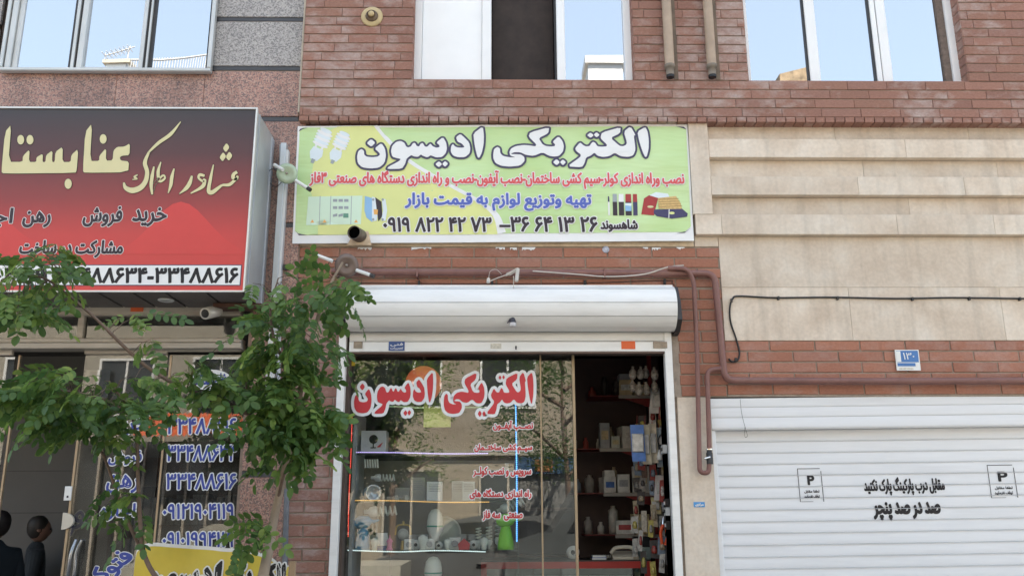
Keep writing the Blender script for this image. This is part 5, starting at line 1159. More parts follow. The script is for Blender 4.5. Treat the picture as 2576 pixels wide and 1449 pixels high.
room(gb, wx(-8)+.01, wx(536)-.01, Yv+.05, 2.0, Zv0-.2, Zv1, M_DARKROOM)

# estate agency front
Yo = .06
Zbm = lambda y: PZ(300, y, YG)
def bar(px, Y, mat, parent, name, t=.06, c=.004):
    X0, X1, Z0, Z1 = RC(*px, Y); return MB().cbox(X0, X1, Y, Y+t, Z0, Z1, c).build(name, mat, parent)
bar((-300, 768, 606, 793), YG+.01, ALU_OLD, gb, 'beam', .12)
bar((-300, 851, 606, 861), YG+.0, ALU_OLD, gb, 'beam', .12); bar((-300, 862, 606, 876), YG-.012, ALU_OLD, gb, 'beam', .14)
bar((194, 793, 210, 851), YG+.03, ALU_OLD, gb, 'mullion', .05)
bar((-300, 793, 606, 851), YG+.06, GLASS_DK, gb, 'transom_pane', .006, .001)
bar((212, 877, 420, 890), Yo-.02, ALU_OLD, gb, 'shutter_strip', .03); bar((-100, 876, 30, 893), Yo-.04, ALU_OLD, gb, 'shutter_strip', .03)
bar((420, 876, 606, 884), Yo-.02, ALU_OLD, gb, 'shutter_strip', .03)
M_OFFW = M('office_wall', (.19, .18, .165), .8, .1, 2); M_OFFC = M('office_ceiling', (.12, .11, .1), .8, .1, 2)
X0, X1 = XL+.1, PX(604, 1200, YG); ZT = Zbm(793)
oi_ = MB().box(X0, X1, 3.4, 3.45, 0, 3.3).box(X0-.05, X0, .1, 3.4, 0, 3.3).box(X1, X1+.04, .1, 3.4, 0, 3.3).build('office_wall', M_OFFW, gb)
MB().box(X0, X1, .1, 3.4, 3.3, 3.34).build('office_ceiling', M_OFFC, gb); MB().box(X0, X1, -.03, 3.4, 0, .015).build('office_floor', M_INTF, gb)
MB().box(X0, X1, YG+.1, .12, 3.0, 3.4).build('lintel', M_OFFC, gb)
# partition in the office catching some light
MB().box(PX(-60, 1200, 1.6), PX(255, 1200, 1.6), 1.6, 1.64, .02, PZ(100, 1052, 1.6)).build('partition', M('grey_partition', (.11, .105, .10), .7, .06, 2), gb)
for y in (1185, 1290): MB().box(PX(-60, 1200, 1.6), PX(255, 1200, 1.6), 1.596, 1.599, PZ(100, y, 1.6), PZ(100, y, 1.6)+.005).build('joint_line', DARKM, gb)
def gpane(xa, xb, y0=893):
    X0, X1 = PX(xa, 1230, Yo), PX(xb, 1230, Yo); return MB().box(X0, X1, Yo, Yo+.008, .02, PZ(300, y0, Yo)).build('pane', GLASS_DK, gb)
pA = gpane(395, 604); pB = gpane(176, 391); pC = gpane(-200, -8)
for a, b in ((391, 396), (-8, -3)): bar((a, 893, b, 1700), Yo-.004, BRONZE, gb, 'edge_strip', .02, .001)
bar((598, 893, 606, 1700), YG+.02, M('pale_edge', (.5, .45, .4), .5, .1), gb, 'edge_strip', .06, .001)
Yt3 = Yo-.001
LB = ((INK_W, 3.9), (INK_BLUE, 1.2))
for s_, b_ in (('۳۳۴۸۸۶۱۶', (421, 1051, 617, 1092)), ('۳۳۴۸۸۶۳۴', (420, 1119, 616, 1160)), ('۳۳۴۸۸۶۱۶', (418, 1190, 610, 1231))):
    X0, X1, Z0, Z1 = RC(*b_, Yt3); text_px('', (b_[0], b_[1], 595, b_[3]), Yt3, LB, pA, geo=font_geo(s_))
text_px('', (410, 1266, 589, 1305), Yt3, LB, pA, geo=font_geo('۰۹۱۲۱۹۰۴۱۱۹')); text_px('', (409, 1337, 588, 1376), Yt3, LB, pA, geo=font_geo('۰۹۱۰۱۹۹۴۱۱۹'))
for s_, b_ in (('خرید', (285, 1052, 365, 1093)), ('فروش', (273, 1133, 357, 1170)), ('رهن', (268, 1193, 349, 1240)), ('اجاره', (252, 1265, 341, 1309)), ('و', (186, 1284, 212, 1331)), ('ر', (169, 1318, 186, 1352))):
    text_px(s_, b_, Yt3, LB, pB)
gq = font_geo(shape('فتوکپی')); th = R(52); gr = ([(x*math.cos(th)-y*math.sin(th), x*math.sin(th)+y*math.cos(th)) for x, y in gq[0]], gq[1], gq[2])
text_px('', (205, 1385, 330, 1500), Yt3, ((INK_W, 4), (INK_BLUE, 2)), pB, geo=gr)
ov = P(528, 955, Yt3); m = MPP(Yo)
MB().prism([(ov.x+54*m*math.cos(a*math.pi/12), ov.z+26*m*math.sin(a*math.pi/12)) for a in range(24)], Yt3-.002, Yt3).build('oval_sticker', INK_W, pA)
text_px('املاک', (488, 940, 540, 968), Yt3-.003, ((INK_BLUE, 1.3),), pA); text_px('مشاور', (540, 938, 578, 962), Yt3-.003, ((INK_BLUE, 1.0),), pA)
M_HND = M('brushed_steel', (.35, .35, .36), .25, .1, metal=.9)
# hinged glass door, open
dr = thing('glass_door', 'glass door of the estate agency with bronze edge and chrome handle', 'door', (PX(176, 1230, Yo), Yo-.03, .02))
bar((163, 1010, 169, 1700), Yo-.05, BRONZE, dr, 'edge_strip', .03, .001)
MB().box(PX(170, 1300, Yo-.05), PX(236, 1300, Yo-.05), Yo-.04, Yo-.032, .02, PZ(200, 930, Yo-.05)).build('pane', GLASS_DK, dr)
q = P(170, 1310, Yo-.06); MB().prism([(q.x-.03, q.z-.055)]+[(q.x-.03+.075*math.cos(R(a)), q.z+.055*math.sin(R(a))) for a in range(-90, 91, 15)], Yo-.075, Yo-.052).build('lock_plate', M('beige_plastic', (.55, .5, .42), .4, .05), dr)
q = P(171, 1240, Yo-.06); MB().cbox(q.x-.026, q.x+.022, Yo-.06, Yo-.052, q.z-.048, q.z+.046, .003).build('door_tag', M_WPL, dr); MB().box(q.x-.006, q.x+.006, Yo-.0615, Yo-.0603, q.z-.03, q.z-.016).build('tag_mark', INK_DK, dr)
MB().tube(smooth_path([P(191, 1358, -.03), P(183, 1378, -.06), P(177, 1400, -.07), P(173, 1430, -.06), P(166, 1470, -.03)], 6), .011, 10).build('handle', M_HND, dr)
MB().tube(smooth_path([P(206, 1358, .0), P(196, 1378, -.01), P(190, 1400, -.01), P(188, 1430, -.01), P(182, 1470, .0)], 6), .010, 10).build('handle', M_HND, dr)

# office furniture
t = thing('office_desk', 'dark desk inside the estate agency behind the blue lettering', 'desk', (PX(330, 1400, 1.0), 1.0, .015)); X = PX(350, 1400, 1.0)
DW = M('walnut', (.12, .07, .05), .5, .2, 5)
MB().box(X-.6, X+.6, .9, 1.5, .72, .75).build('desk_top', DW, t); MB().box(X-.58, X-.55, .92, 1.48, .015, .72).build('leg', DW, t); MB().box(X+.55, X+.58, .92, 1.48, .015, .72).build('leg', DW, t); MB().box(X-.55, X+.55, .94, .96, .3, .72).build('front_board', M('grey_green_board', (.15, .18, .17), .6, .1), t)
t = thing('office_bookcase', 'bookcase with rows of files at the back of the estate agency', 'bookcase', (PX(480, 1200, 2.9), 2.9, .015)); X = PX(470, 1200, 2.9)
MB().box(X-.7, X+.7, 3.2, 3.23, .015, 2.2).build('back', DW, t); MB().box(X-.72, X-.7, 2.9, 3.23, .015, 2.2).build('side', DW, t); MB().box(X+.7, X+.72, 2.9, 3.23, .015, 2.2).build('side', DW, t)
for k in range(5): MB().box(X-.7, X+.7, 2.9, 3.2, .3+k*.4, .33+k*.4).build('shelf', DW, t)
q = MB()
for k in range(4):
    for j in range(16): q.box(X-.66+j*.08, X-.6+j*.08, 2.95, 3.15, .331+k*.4, .331+k*.4+.24+.05*random.random())
q.build('files', M('file_spines', (.35, .36, .38), .6, .5, 11), t, kind='stuff')
t = thing('ceiling_light', 'round recessed lamp in the sign soffit above the agency', 'lamp', P(410, 748, -.25))
# sign box
Yn = -.5
SL = thing('estate_agency_sign', 'large red and black light box sign of the estate agency with cream lettering', 'sign', P(300, 740, Yn))
def gradient_mat():
    m, n, l, b = newmat('red_black_gradient_print'); b.inputs['Roughness'].default_value = .3
    g = n.new('ShaderNodeNewGeometry'); sp = n.new('ShaderNodeSeparateXYZ'); l.new(g.outputs['Position'], sp.inputs[0])
    r = n.new('ShaderNodeMapRange'); r.inputs['From Min'].default_value = PZ(400, 735, Yn); r.inputs['From Max'].default_value = PZ(400, 275, Yn); l.new(sp.outputs[2], r.inputs['Value'])
    c = ramp(n, [(0, (.62, .045, .04)), (.3, (.55, .045, .042)), (.5, (.27, .035, .035)), (.75, (.085, .028, .03)), (1, (.035, .03, .033))]); l.new(r.outputs[0], c.inputs['Fac']); l.new(c.outputs[0], b.inputs['Base Color'])
    wv = n.new('ShaderNodeTexWave'); wv.bands_direction = 'Z'; wv.inputs['Scale'].default_value = 40; l.new(g.outputs['Position'], wv.inputs['Vector'])
    bp = n.new('ShaderNodeBump'); bp.inputs['Strength'].default_value = .12; bp.inputs['Distance'].default_value = .002; l.new(wv.outputs['Fac'], bp.inputs['Height']); l.new(bp.outputs[0], b.inputs['Normal'])
    return m
SX1 = PX(633, 500, Yn); SX0 = PX(-420, 500, Yn); SZ1 = PZ(420, 272, Yn); SZ0 = PZ(420, 735, Yn)
MB().box(SX0, SX1-.012, Yn, Yn+.01, SZ0+.012, SZ1-.012).build('front_panel', gradient_mat(), SL)
tr_ = MB().box(SX0, SX1, Yn-.012, Yn+.012, SZ1-.011, SZ1).box(SX1-.0115, SX1, Yn-.012, Yn+.012, SZ0, SZ1-.0115).box(SX0, SX1-.012, Yn-.008, Yn+.012, SZ0, SZ0+.011)
tr_.build('trim', M('aluminium_trim', (.66, .66, .64), .35, .06, metal=.3), SL)
MB().box(SX1-.01, SX1-.004, Yn+.013, YG-.005, SZ0, SZ1-.02).build('side_panel', GALV, SL)
MB().box(SX1-.004, SX1+.002, Yn+.06, Yn+.066, SZ0, SZ1-.02).box(SX1-.0038, SX1+.004, YG-.06, YG-.005, SZ0, SZ1-.04).build('seam', GREYPIPE, SL)
MB().box(SX0, SX1-.011, Yn+.013, YG-.005, SZ1-.016, SZ1-.012).build('top_panel', GALV, SL)
SOF = M('soffit_panel_grey', (.13, .115, .11), .5, .2, 5)
for k, (a, b) in enumerate(((-420, -120), (-118, 95), (97, 185), (188, 275), (278, 360), (363, 440), (443, 540), (543, 630))):
    A, Bx = PX(a, 745, -.3), PX(b, 745, -.3); MB().box(A, min(Bx-.012, SX1-.02), Yn+.02, YG-.01, SZ0+.004, SZ0+.012).build('soffit_panel', SOF, SL)
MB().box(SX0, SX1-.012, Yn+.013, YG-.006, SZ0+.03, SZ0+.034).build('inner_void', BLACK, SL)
q = P(418, 752, -.28); MB().lathe((q.x, -.28, SZ0+.003), [(0, 0), (.05, 0), (.055, -.006), (.05, -.01), (.035, -.006)], n=18).build('downlight', M_WPL, SL); bpy.data.objects.remove(t)
# waves of lighter red
def hillpts(cxp, top, wdt, base, n=18):
    return [(cxp+wdt*(k/n*2-1), base-(base-top)*math.exp(-((k/n*2-1)*1.9)**2)) for k in range(n+1)]
RED2 = M('bright_red_print', (.60, .045, .042), .32, .03)
for cxp, top, wdt, base in ((455, 508, 190, 640), (-40, 520, 170, 620)):
    hp_ = [P(x, y, Yn) for x, y in hillpts(cxp, top, wdt, base)]; MB().prism([(p.x, p.z) for p in hp_ if p.x < SX1-.015]+[(min(hp_[-1].x, SX1-.015), PZ(400, 640, Yn)), (hp_[0].x, PZ(400, 640, Yn))], Yn-.0012, Yn-.0002).build('wave_print', RED2, SL)
nb = RC(-300, 666, 607, 719, Yn)
MB().box(nb[0], nb[1], Yn-.0016, Yn-.0003, nb[2], nb[3]).build('number_border', INK_NAVY, SL); MB().box(nb[0], nb[1]-.006, Yn-.003, Yn-.0018, nb[2]+.006, nb[3]-.006).build('number_field', INK_W, SL)
text_px('', (139, 673, 600, 713), Yn-.0032, ((INK_BLACK, 1.9),), SL, geo=font_geo('۳۳۴۸۸۶۳۴-۳۳۴۸۸۶۱۶'))
text_px('', (-190, 673, 122, 713), Yn-.0032, ((INK_BLACK, 1.9),), SL, geo=font_geo('۰۹۱۲۱۹۰۴۱۱۹'))
SB = ((INK_W, 3.2), (INK_DK, 1.6)); Yn2 = Yn-.0014
text_px('خرید', (333, 522, 420, 571), Yn2, SB, SL); text_px('فروش', (209, 519, 308, 571), Yn2, SB, SL); text_px('رهن', (57, 531, 128, 573), Yn2, SB, SL); text_px('اجاره', (-82, 523, 33, 574), Yn2, SB, SL)
text_px('مشارکت در ساخت', (49, 604, 310, 649), Yn2, SB, SL)
def zp(l, k=3.0): return [(x/k, -y/k) for x, y in l]
def circ(cx0, cy0, rx, ry): return [(cx0+rx*math.cos(2*math.pi*k/14), cy0+ry*math.sin(2*math.pi*k/14)) for k in range(14)]
A1 = [[(40,1000),(87,943),(65,1225),(172,1225),(175,1180),(225,1130),(220,1226),(275,1226),(278,1190),(325,1163),(322,1226),(345,1226),(350,1173),(398,1138),(394,1226),(415,1226),(420,1150),(475,1110),(472,1226),(535,1226),(540,1173),(592,1125),(580,1290),(570,1308),(30,1313),(12,1300)],
      [(645,1000),(697,933),(680,1218),(750,1218),(752,1178),(803,1120),(800,1216),(852,1214),(858,1140),(885,1112),(940,1110),(982,1085),(978,1175),(925,1178),(905,1190),(912,1215),(975,1222),(968,1303),(640,1307),(627,1293)],
      circ(158, 1058, 26, 36), circ(228, 1058, 26, 36), circ(516, 1390, 27, 38), circ(780, 1052, 26, 36)]
def stroke(pts, ws):         # calligraphic tapered stroke -> polygon
    path = [Vector((p[0], p[1], 0)) for p in pts]; sp3 = smooth_path(path, 5); n = len(sp3); Lft, Rgt = [], []
    for i, p in enumerate(sp3):
        t = sp3[min(i+1, n-1)]-sp3[max(i-1, 0)]; t.normalize(); u = i/(n-1)*(len(ws)-1); k = min(int(u), len(ws)-2); wd = ws[k]+(ws[k+1]-ws[k])*(u-k)
        Lft.append((p.x-t.y*wd/2, p.y+t.x*wd/2)); Rgt.append((p.x+t.y*wd/2, p.y-t.x*wd/2))
    return Lft+Rgt[::-1]
dia = lambda x, y, r_=30: [(x-r_*.85, y+4), (x+2, y-r_*1.2), (x+r_*.85, y-4), (x-2, y+r_*1.2)]
A2 = [stroke([(1790,1300),(1765,1318),(1760,1345),(1785,1352),(1795,1330)], [22, 26, 24, 16]), stroke([(1790,1345),(1735,1395),(1680,1400),(1650,1420),(1600,1455),(1575,1440),(1590,1350),(1612,1245)], [18, 24, 16, 22, 32, 28, 22, 8]),
      stroke([(1545,1330),(1510,1322),(1500,1345),(1530,1370),(1545,1360),(1530,1410),(1440,1462)], [18, 22, 16, 16, 26, 28, 8]), stroke([(1450,1330),(1432,1385),(1405,1425),(1355,1465)], [14, 30, 28, 6]),
      stroke([(1315,1275),(1298,1340),(1290,1400),(1270,1460)], [10, 26, 24, 6]),
      stroke([(1215,1225),(1195,1300),(1205,1370),(1245,1350),(1235,1325),(1205,1350),(1165,1395),(1155,1440)], [8, 24, 20, 14, 12, 16, 20, 16]), stroke([(1163,1260),(1150,1330),(1142,1400),(1150,1470)], [10, 26, 24, 14]),
      stroke([(1365,922),(1290,1015),(1200,1080),(1125,1150)], [6, 26, 24, 14]), stroke([(1125,1150),(1095,1230),(1112,1300),(1100,1370),(1060,1420),(1000,1440),(950,1420),(935,1380)], [16, 30, 30, 34, 40, 42, 30, 12]),
      stroke([(1040,1322),(1015,1338),(1035,1352),(1000,1358)], [8, 14, 12, 5]), dia(1683, 1187), dia(1730, 1182), dia(1708, 1118)]
g2 = poly_geo([zp(p) for p in A1]); g3 = poly_geo([zp(p) for p in A2])
def pxplace(geo, Y, layers, parent):
    def T(x, y, h): p = P(x, -y, Y); return (p.x, Y-h, p.z)
    s = MPP(Y, 400)
    for k, (mm, r_) in enumerate(layers): letter_mb(geo, T, r_*s, depth=.0018*k+.0006).build('lettering', mm, parent)
# origin for T(0,0) is only used for the surface normal
pxplace(g2, Yn-.0004, ((INK_BLACK, 1.5), (INK_CREAM, .2)), SL); pxplace(g3, Yn-.0004, ((INK_BLACK, 1.3), (INK_CREAM, .2)), SL)

# sticker, security camera, grey duct, poles
oq = thing('orange_shop_sticker', 'small orange sticker on the metal beam under the red sign', 'sticker', P(344, 775, YG)); plate((329, 766, 361, 784), YG+.008, M_STO, oq, 'sticker', .0015)
c = P(535, 785, -.15); sc_ = thing('security_camera', 'silver bullet security camera under the right end of the red sign', 'security camera', c)
d_ = (P(508, 790, -.3)-P(552, 780, -.1)).normalized(); a_ = P(550, 781, -.1)
MB().tube([a_, a_+d_*.02, a_+d_*.17, a_+d_*.171], [.032, .042, .042, .03], 16).build('body', M('silver_camera', (.6, .57, .53), .35, .1, metal=.2), sc_)
MB().lathe(a_+d_*.172, [(.03, 0), (.02, .002), (0, .003)], tuple(d_), 14).build('lens', BLACK, sc_)
MB().tube([a_+Vector((.01, .02, .0)), a_+Vector((.01, .03, .06)), a_+Vector((.0, .03, .1))], .012, 8).build('bracket', DARKM, sc_)
MB().box(SX1-.3, SX1+.03, -.2, YG-.04, SZ0-.03, SZ0-.002).build('rusty_bracket', M('rust', (.1, .045, .03), .8, .4, 12), SL)
X0 = PX(690, 700, -.1); dct = thing('grey_duct', 'vertical grey metal cable duct between the red sign and the brick shop', 'duct', (X0, -.1, 1.2))
zt1, zb1 = PZ(705, 362, -.08), PZ(690, 1120, -.08)
MB().cbox(PX(686, 700, -.08)-.0, PX(700, 700, -.08), -.1, YG-.003, zb1, zt1, .003).build('duct', GALV, dct)
MB().tube([P(708, 365, -.07), P(700, 1000, -.07)], 5*MPP(-.1), 12).build('pipe', GREYPIPE, dct)
MB().cbox(PX(697, 700, -.08), PX(706, 700, -.08), -.085, YG-.003, zb1, zt1-.05, .002).build('side_flange', M('light_grey_metal', (.6, .6, .6), .4, .06, metal=.2), dct)
for y in (672, 868): q = P(722, y, -.05); MB().box(q.x-.03, q.x+.012, -.05, YG, q.z-.02, q.z+.02).build('clamp', DARKM, dct)
pp_ = thing('grey_pole', 'thin dark grey pole standing against the wall between the two shops', 'pole', (PX(716, 1440, -.2), -.2, 0))
MB().tube([P(722, 1228, -.12), P(716, 1449, -.12), Vector((PX(712, 1600, -.12), -.12, 0))], 6.5*MPP(-.12), 12).build('pole', M('grey_blue_pole', (.13, .14, .16), .5, .25, 12, dirt=.3, dcol=(.4, .4, .4)), pp_)
q = P(736, 1230, -.1); MB().cbox(q.x-.02, q.x+.018, -.12, -.08, q.z-.018, q.z+.016, .003).build('junction_box', M_WPL, pp_)

# wall lamps
def disc_lamp(cpx, cpy, Y, r_px, tube_a, tube_b, arm, lab, col):
    c = P(cpx, cpy, Y); t = thing('disc_wall_lamp', lab, 'lamp', c, 'disc lamps with white tubes fixed by the banner'); m = MPP(Y, cpy); r_ = r_px*m; ax = Vector((.12, -1, -.25)).normalized()
    mt = M('lamp_disc', col, .45, .12, 12)
    MB().lathe(c, [(0, .018), (r_*.25, .016), (r_*.3, .022), (r_*.6, .016), (r_*.66, .02), (r_, .0), (r_*.98, -.006), (0, -.012)], tuple(ax), 30).build('disc', mt, t)
    MB().lathe(c, [(0, .03), (r_*.12, .028), (r_*.12, .016)], tuple(ax), 14).build('boss', M('sooty_boss', (.3, .26, .22), .5, .2), t)
    for a, b in (tube_a, tube_b):
        if a: MB().tube([P(*a, Y), P(*b, Y-.04)], 4.6*m, 10).build('tube', M_WPL, t)
    e = P(*tube_b[1], Y-.04); f = (P(*tube_b[1], Y-.04)-P(*tube_b[0], Y)).normalized()
    MB().tube([e, e+f*.03], 5.2*m, 10).build('end_cap', DARKM, t)
    MB().tube([c, P(*arm[0], YG), P(*arm[0], YG)+Vector((0, .02, 0))], .008, 8).build('arm', M_WP, t)
    MB().tube(smooth_path([P(cpx-18, cpy-12, Y+.05), P(cpx-44, cpy-8, Y+.1), P(cpx-46, cpy+18, Y+.12), P(cpx-28, cpy+33, Y+.1), P(cpx-10, cpy+18, Y+.06)], 6), 1.0*m, 6).build('cable', BLACK, t)
    return t
disc_lamp(722, 437, -.2, 26, ((690, 415), (712, 428)), ((744, 455), (774, 474)), ((692, 424),), 'pale green disc lamp with white tube at the left edge of the green banner', (.42, .52, .38))
disc_lamp(872, 668, -.2, 30, ((786, 638), (836, 657)), ((897, 680), (932, 692)), ((860, 690),), 'dull brown disc lamp with white tube above the left end of the roller shutter', (.17, .12, .10))

# ================================================================== YELLOW BANNER IN FRONT
Yy = -1.1
yb = thing('yellow_banner', 'torn yellow banner with black shop lettering stretched between sticks by the tree', 'banner', P(540, 1449, Yy))
YELV = M('yellow_vinyl', (.68, .52, .07), .45, .12, 3)
def ysheet(poly_top, botz, mat, name, off=0):
    mb = MB(); n = len(poly_top); ny = 12; vs = []
    for j in range(ny+1):
        for i, (x, y) in enumerate(poly_top):
            p = P(x, y, Yy); zz_ = p.z*(1-j/ny)+botz*(j/ny); vs.append((p.x, Yy-off-.014*math.sin(p.x*26+zz_*9)-.01*math.sin(p.x*11-zz_*20), zz_))
    fs = [(j*n+i, (j+1)*n+i, (j+1)*n+i+1, j*n+i+1) for j in range(ny) for i in range(n-1)]
    return mb.add(vs, fs, True).build(name, mat, yb)
top = smooth_path([(340, 1392, 0), (348, 1375, 0), (385, 1364, 0), (440, 1368, 0), (520, 1373, 0), (560, 1378, 0), (620, 1380, 0), (680, 1400, 0), (705, 1420, 0), (727, 1421, 0)], 6)
ysheet([(p.x, p.y) for p in top], .55, INK_W, 'hem', 0)
ysheet([(p.x, p.y+(9 if p.x < 700 else 3)) for p in top], .55, YELV, 'vinyl_sheet', .003)
def yplace(u, v, h): return (u, Yy-.0045-.014*math.sin(u*26+v*9)-.01*math.sin(u*11-v*20)-h, v)
title(TG1, (566, 1416, 718, 1492), Yy, ((INK_W, 4.5), (INK_BLACK, .8)), yb, yplace)
title(TG2, (372, 1411, 556, 1503), Yy, ((INK_W, 4.5), (INK_BLACK, .8)), yb, yplace)
WOODM = M('bare_wood', (.42, .29, .18), .8, .2, 9, stretch=(3, 3, .5))
MB().box(PX(727, 1440, Yy), PX(741, 1440, Yy), Yy+.0, Yy+.03, .0, PZ(733, 1411, Yy)).build('stick', WOODM, yb)
MB().tube([P(377, 1318, Yy+.05), P(362, 1362, Yy+.04), P(352, 1449, Yy+.04), Vector((P(348, 1449, Yy).x, Yy+.04, 0))], [.014, .017, .02, .022], 8).build('stick', WOODM, yb)

# ================================================================== TREE
def leaf_mat():
    m, n, l, b = newmat('robinia_leaf'); b.inputs['Roughness'].default_value = .42; b.inputs['Specular IOR Level'].default_value = .4
    oi = n.new('ShaderNodeObjectInfo'); g = n.new('ShaderNodeNewGeometry'); a = n.new('ShaderNodeMath'); a.operation = 'MULTIPLY_ADD'; a.inputs[1].default_value = .45
    l.new(g.outputs['Random Per Island'], a.inputs[0]); k = n.new('ShaderNodeMath'); k.operation = 'MULTIPLY'; k.inputs[1].default_value = .55; l.new(oi.outputs['Random'], k.inputs[0]); l.new(k.outputs[0], a.inputs[2])
    c = ramp(n, [(0, (.045, .10, .033)), (.3, (.08, .155, .04)), (.65, (.15, .235, .055)), (1, (.27, .35, .08))]); l.new(a.outputs[0], c.inputs['Fac']); l.new(c.outputs[0], b.inputs['Base Color'])
    tr = n.new('ShaderNodeBsdfTranslucent'); mu = n.new('ShaderNodeVectorMath'); mu.operation = 'SCALE'; mu.inputs['Scale'].default_value = 1.5; l.new(c.outputs[0], mu.inputs[0]); l.new(mu.outputs[0], tr.inputs[0])
    mi = n.new('ShaderNodeMixShader'); mi.inputs[0].default_value = .38; l.new(b.outputs[0], mi.inputs[1]); l.new(tr.outputs[0], mi.inputs[2]); l.new(mi.outputs[0], n['Material Output'].inputs['Surface'])
    return m
LEAF = leaf_mat(); BARK = M('brown_bark', (.15, .10, .075), .85, .25, 14, bump=.4); BARK_L = M('pale_bark', (.30, .23, .17), .8, .2, 12)
def leaflet(mb, base, d, nrm, L_, W_):
    d = d.normalized(); s = nrm.cross(d).normalized(); n2 = d.cross(s)
    prof_ = [(0, 0), (.12, .32), (.38, .5), (.68, .46), (.9, .26), (1, 0)]
    mid = [base+d*(L_*t)-n2*(L_*.10*t*t) for t, _ in prof_]; vs = [mid[0]]
    for i in range(1, 5): vs += [mid[i]+s*W_*prof_[i][1]+n2*W_*.12, mid[i], mid[i]-s*W_*prof_[i][1]+n2*W_*.12]
    vs.append(mid[5]); fs = [(0, 2, 1), (0, 3, 2)]
    for i in range(3):
        a = 1+i*3; fs += [(a, a+1, a+4, a+3), (a+1, a+2, a+5, a+4)]
    fs += [(10, 11, 13), (11, 12, 13)]; mb.add(vs, fs, True)
def comp_leaf(rnd, n_pairs=5):
    mb = MB(); Lr = .14+rnd.random()*.07; n = n_pairs; droop = .05+rnd.random()*.45
    pt = lambda t: Vector((Lr*t, .012*math.sin(t*2), -Lr*droop*t*t)); N = Vector((0, 0, 1))
    mb.tube([pt(t/5) for t in range(6)], [.0014]*6, 4, cap=False)
    for i in range(n):
        t = .22+.7*i/(n-1); b = pt(t)
        for s in (-1, 1):
            if rnd.random() < .06: continue
            nr = (N+Vector(((rnd.random()-.5)*.5, (rnd.random()-.5)*.9, 0))).normalized()
            sc = 1+.15*(rnd.random()-.5)-.2*abs(t-.55)
            leaflet(mb, b, Vector((.45, s, -.15-rnd.random()*.3)), nr, .047*sc, .031*sc)
    leaflet(mb, pt(1), Vector((1, (rnd.random()-.5)*.4, -.4)), N, .05, .032); return mb
tree = thing('street_tree', 'young leafy tree with round paired leaflets in front of the two shops', 'tree', (PX(520, 1449, -1.5), -1.5, 0))
rnd = random.Random(21); TL = tree.location
variants = []
for k in range(10):
    q = comp_leaf(rnd, 4+k % 3); me = bpy.data.meshes.new('leaf'); me.from_pydata(q.v, [], q.f); me.materials.append(LEAF)
    me.polygons.foreach_set('use_smooth', [True]*len(me.polygons)); variants.append((me, q))
def TP(x, y, Y): return P(x, y, Y)
branches = []
def branch(pts, r0, r1, mat=BARK, name='branch'):
    w_ = smooth_path([TP(*p) if len(p) == 3 else Vector(p[:3]) for p in pts], 6); n = len(w_)
    MB().tube(w_, [r0+(r1-r0)*i/(n-1) for i in range(n)], 8).build(name, mat, tree); branches.append(w_); return w_
base = Vector((TL.x, -1.5, 0))
fk = TP(540, 1560, -1.5)
MB().tube(smooth_path([base, Vector((TL.x+.02, -1.5, .4)), fk], 6), [.045-.001*i for i in range(13)], 10).build('trunk', BARK, tree)
def B4(*p): return p
b1 = branch([(540, 1560, -1.5), (420, 1480, -1.5), (365, 1400, -1.5), (352, 1300, -1.5), (347, 1200, -1.5), (345, 1120, -1.5), (330, 1040, -1.55), (290, 980, -1.6)], .015, .006)
b1b = branch([(385, 1440, -1.5), (330, 1330, -1.45), (295, 1240, -1.45), (262, 1150, -1.45), (235, 1110, -1.5), (180, 1040, -1.6)], .010, .005)
b2 = branch([(540, 1560, -1.5), (640, 1500, -1.4), (672, 1400, -1.3), (690, 1300, -1.2), (712, 1200, -1.2), (735, 1100, -1.25), (760, 960, -1.3), (790, 830, -1.3), (830, 720, -1.3), (862, 660, -1.3)], .034, .006, BARK_L)
b3 = branch([(735, 1100, -1.25), (640, 1050, -1.4), (560, 1008, -1.5), (470, 980, -1.55), (380, 930, -1.6), (310, 870, -1.65), (250, 810, -1.7), (175, 745, -1.7), (110, 700, -1.75), (40, 690, -1.8)], .013, .005)
b4 = branch([(760, 960, -1.3), (700, 880, -1.35), (680, 780, -1.35), (700, 700, -1.35)], .011, .004)
b5 = branch([(735, 1100, -1.25), (660, 1100, -1.35), (620, 980, -1.4), (640, 880, -1.4)], .010, .004)
b6 = branch([(672, 1400, -1.3), (655, 1370, -1.35), (640, 1350, -1.4), (610, 1345, -1.4)], .007, .003)
b7 = branch([(700, 1250, -1.2), (720, 1180, -1.3), (760, 1120, -1.35)], .009, .004)
b8 = branch([(330, 1040, -1.55), (250, 1000, -1.6), (150, 980, -1.65), (70, 960, -1.7)], .008, .003)
b9 = branch([(175, 745, -1.7), (150, 690, -1.75), (120, 640, -1.75)], .005, .002)
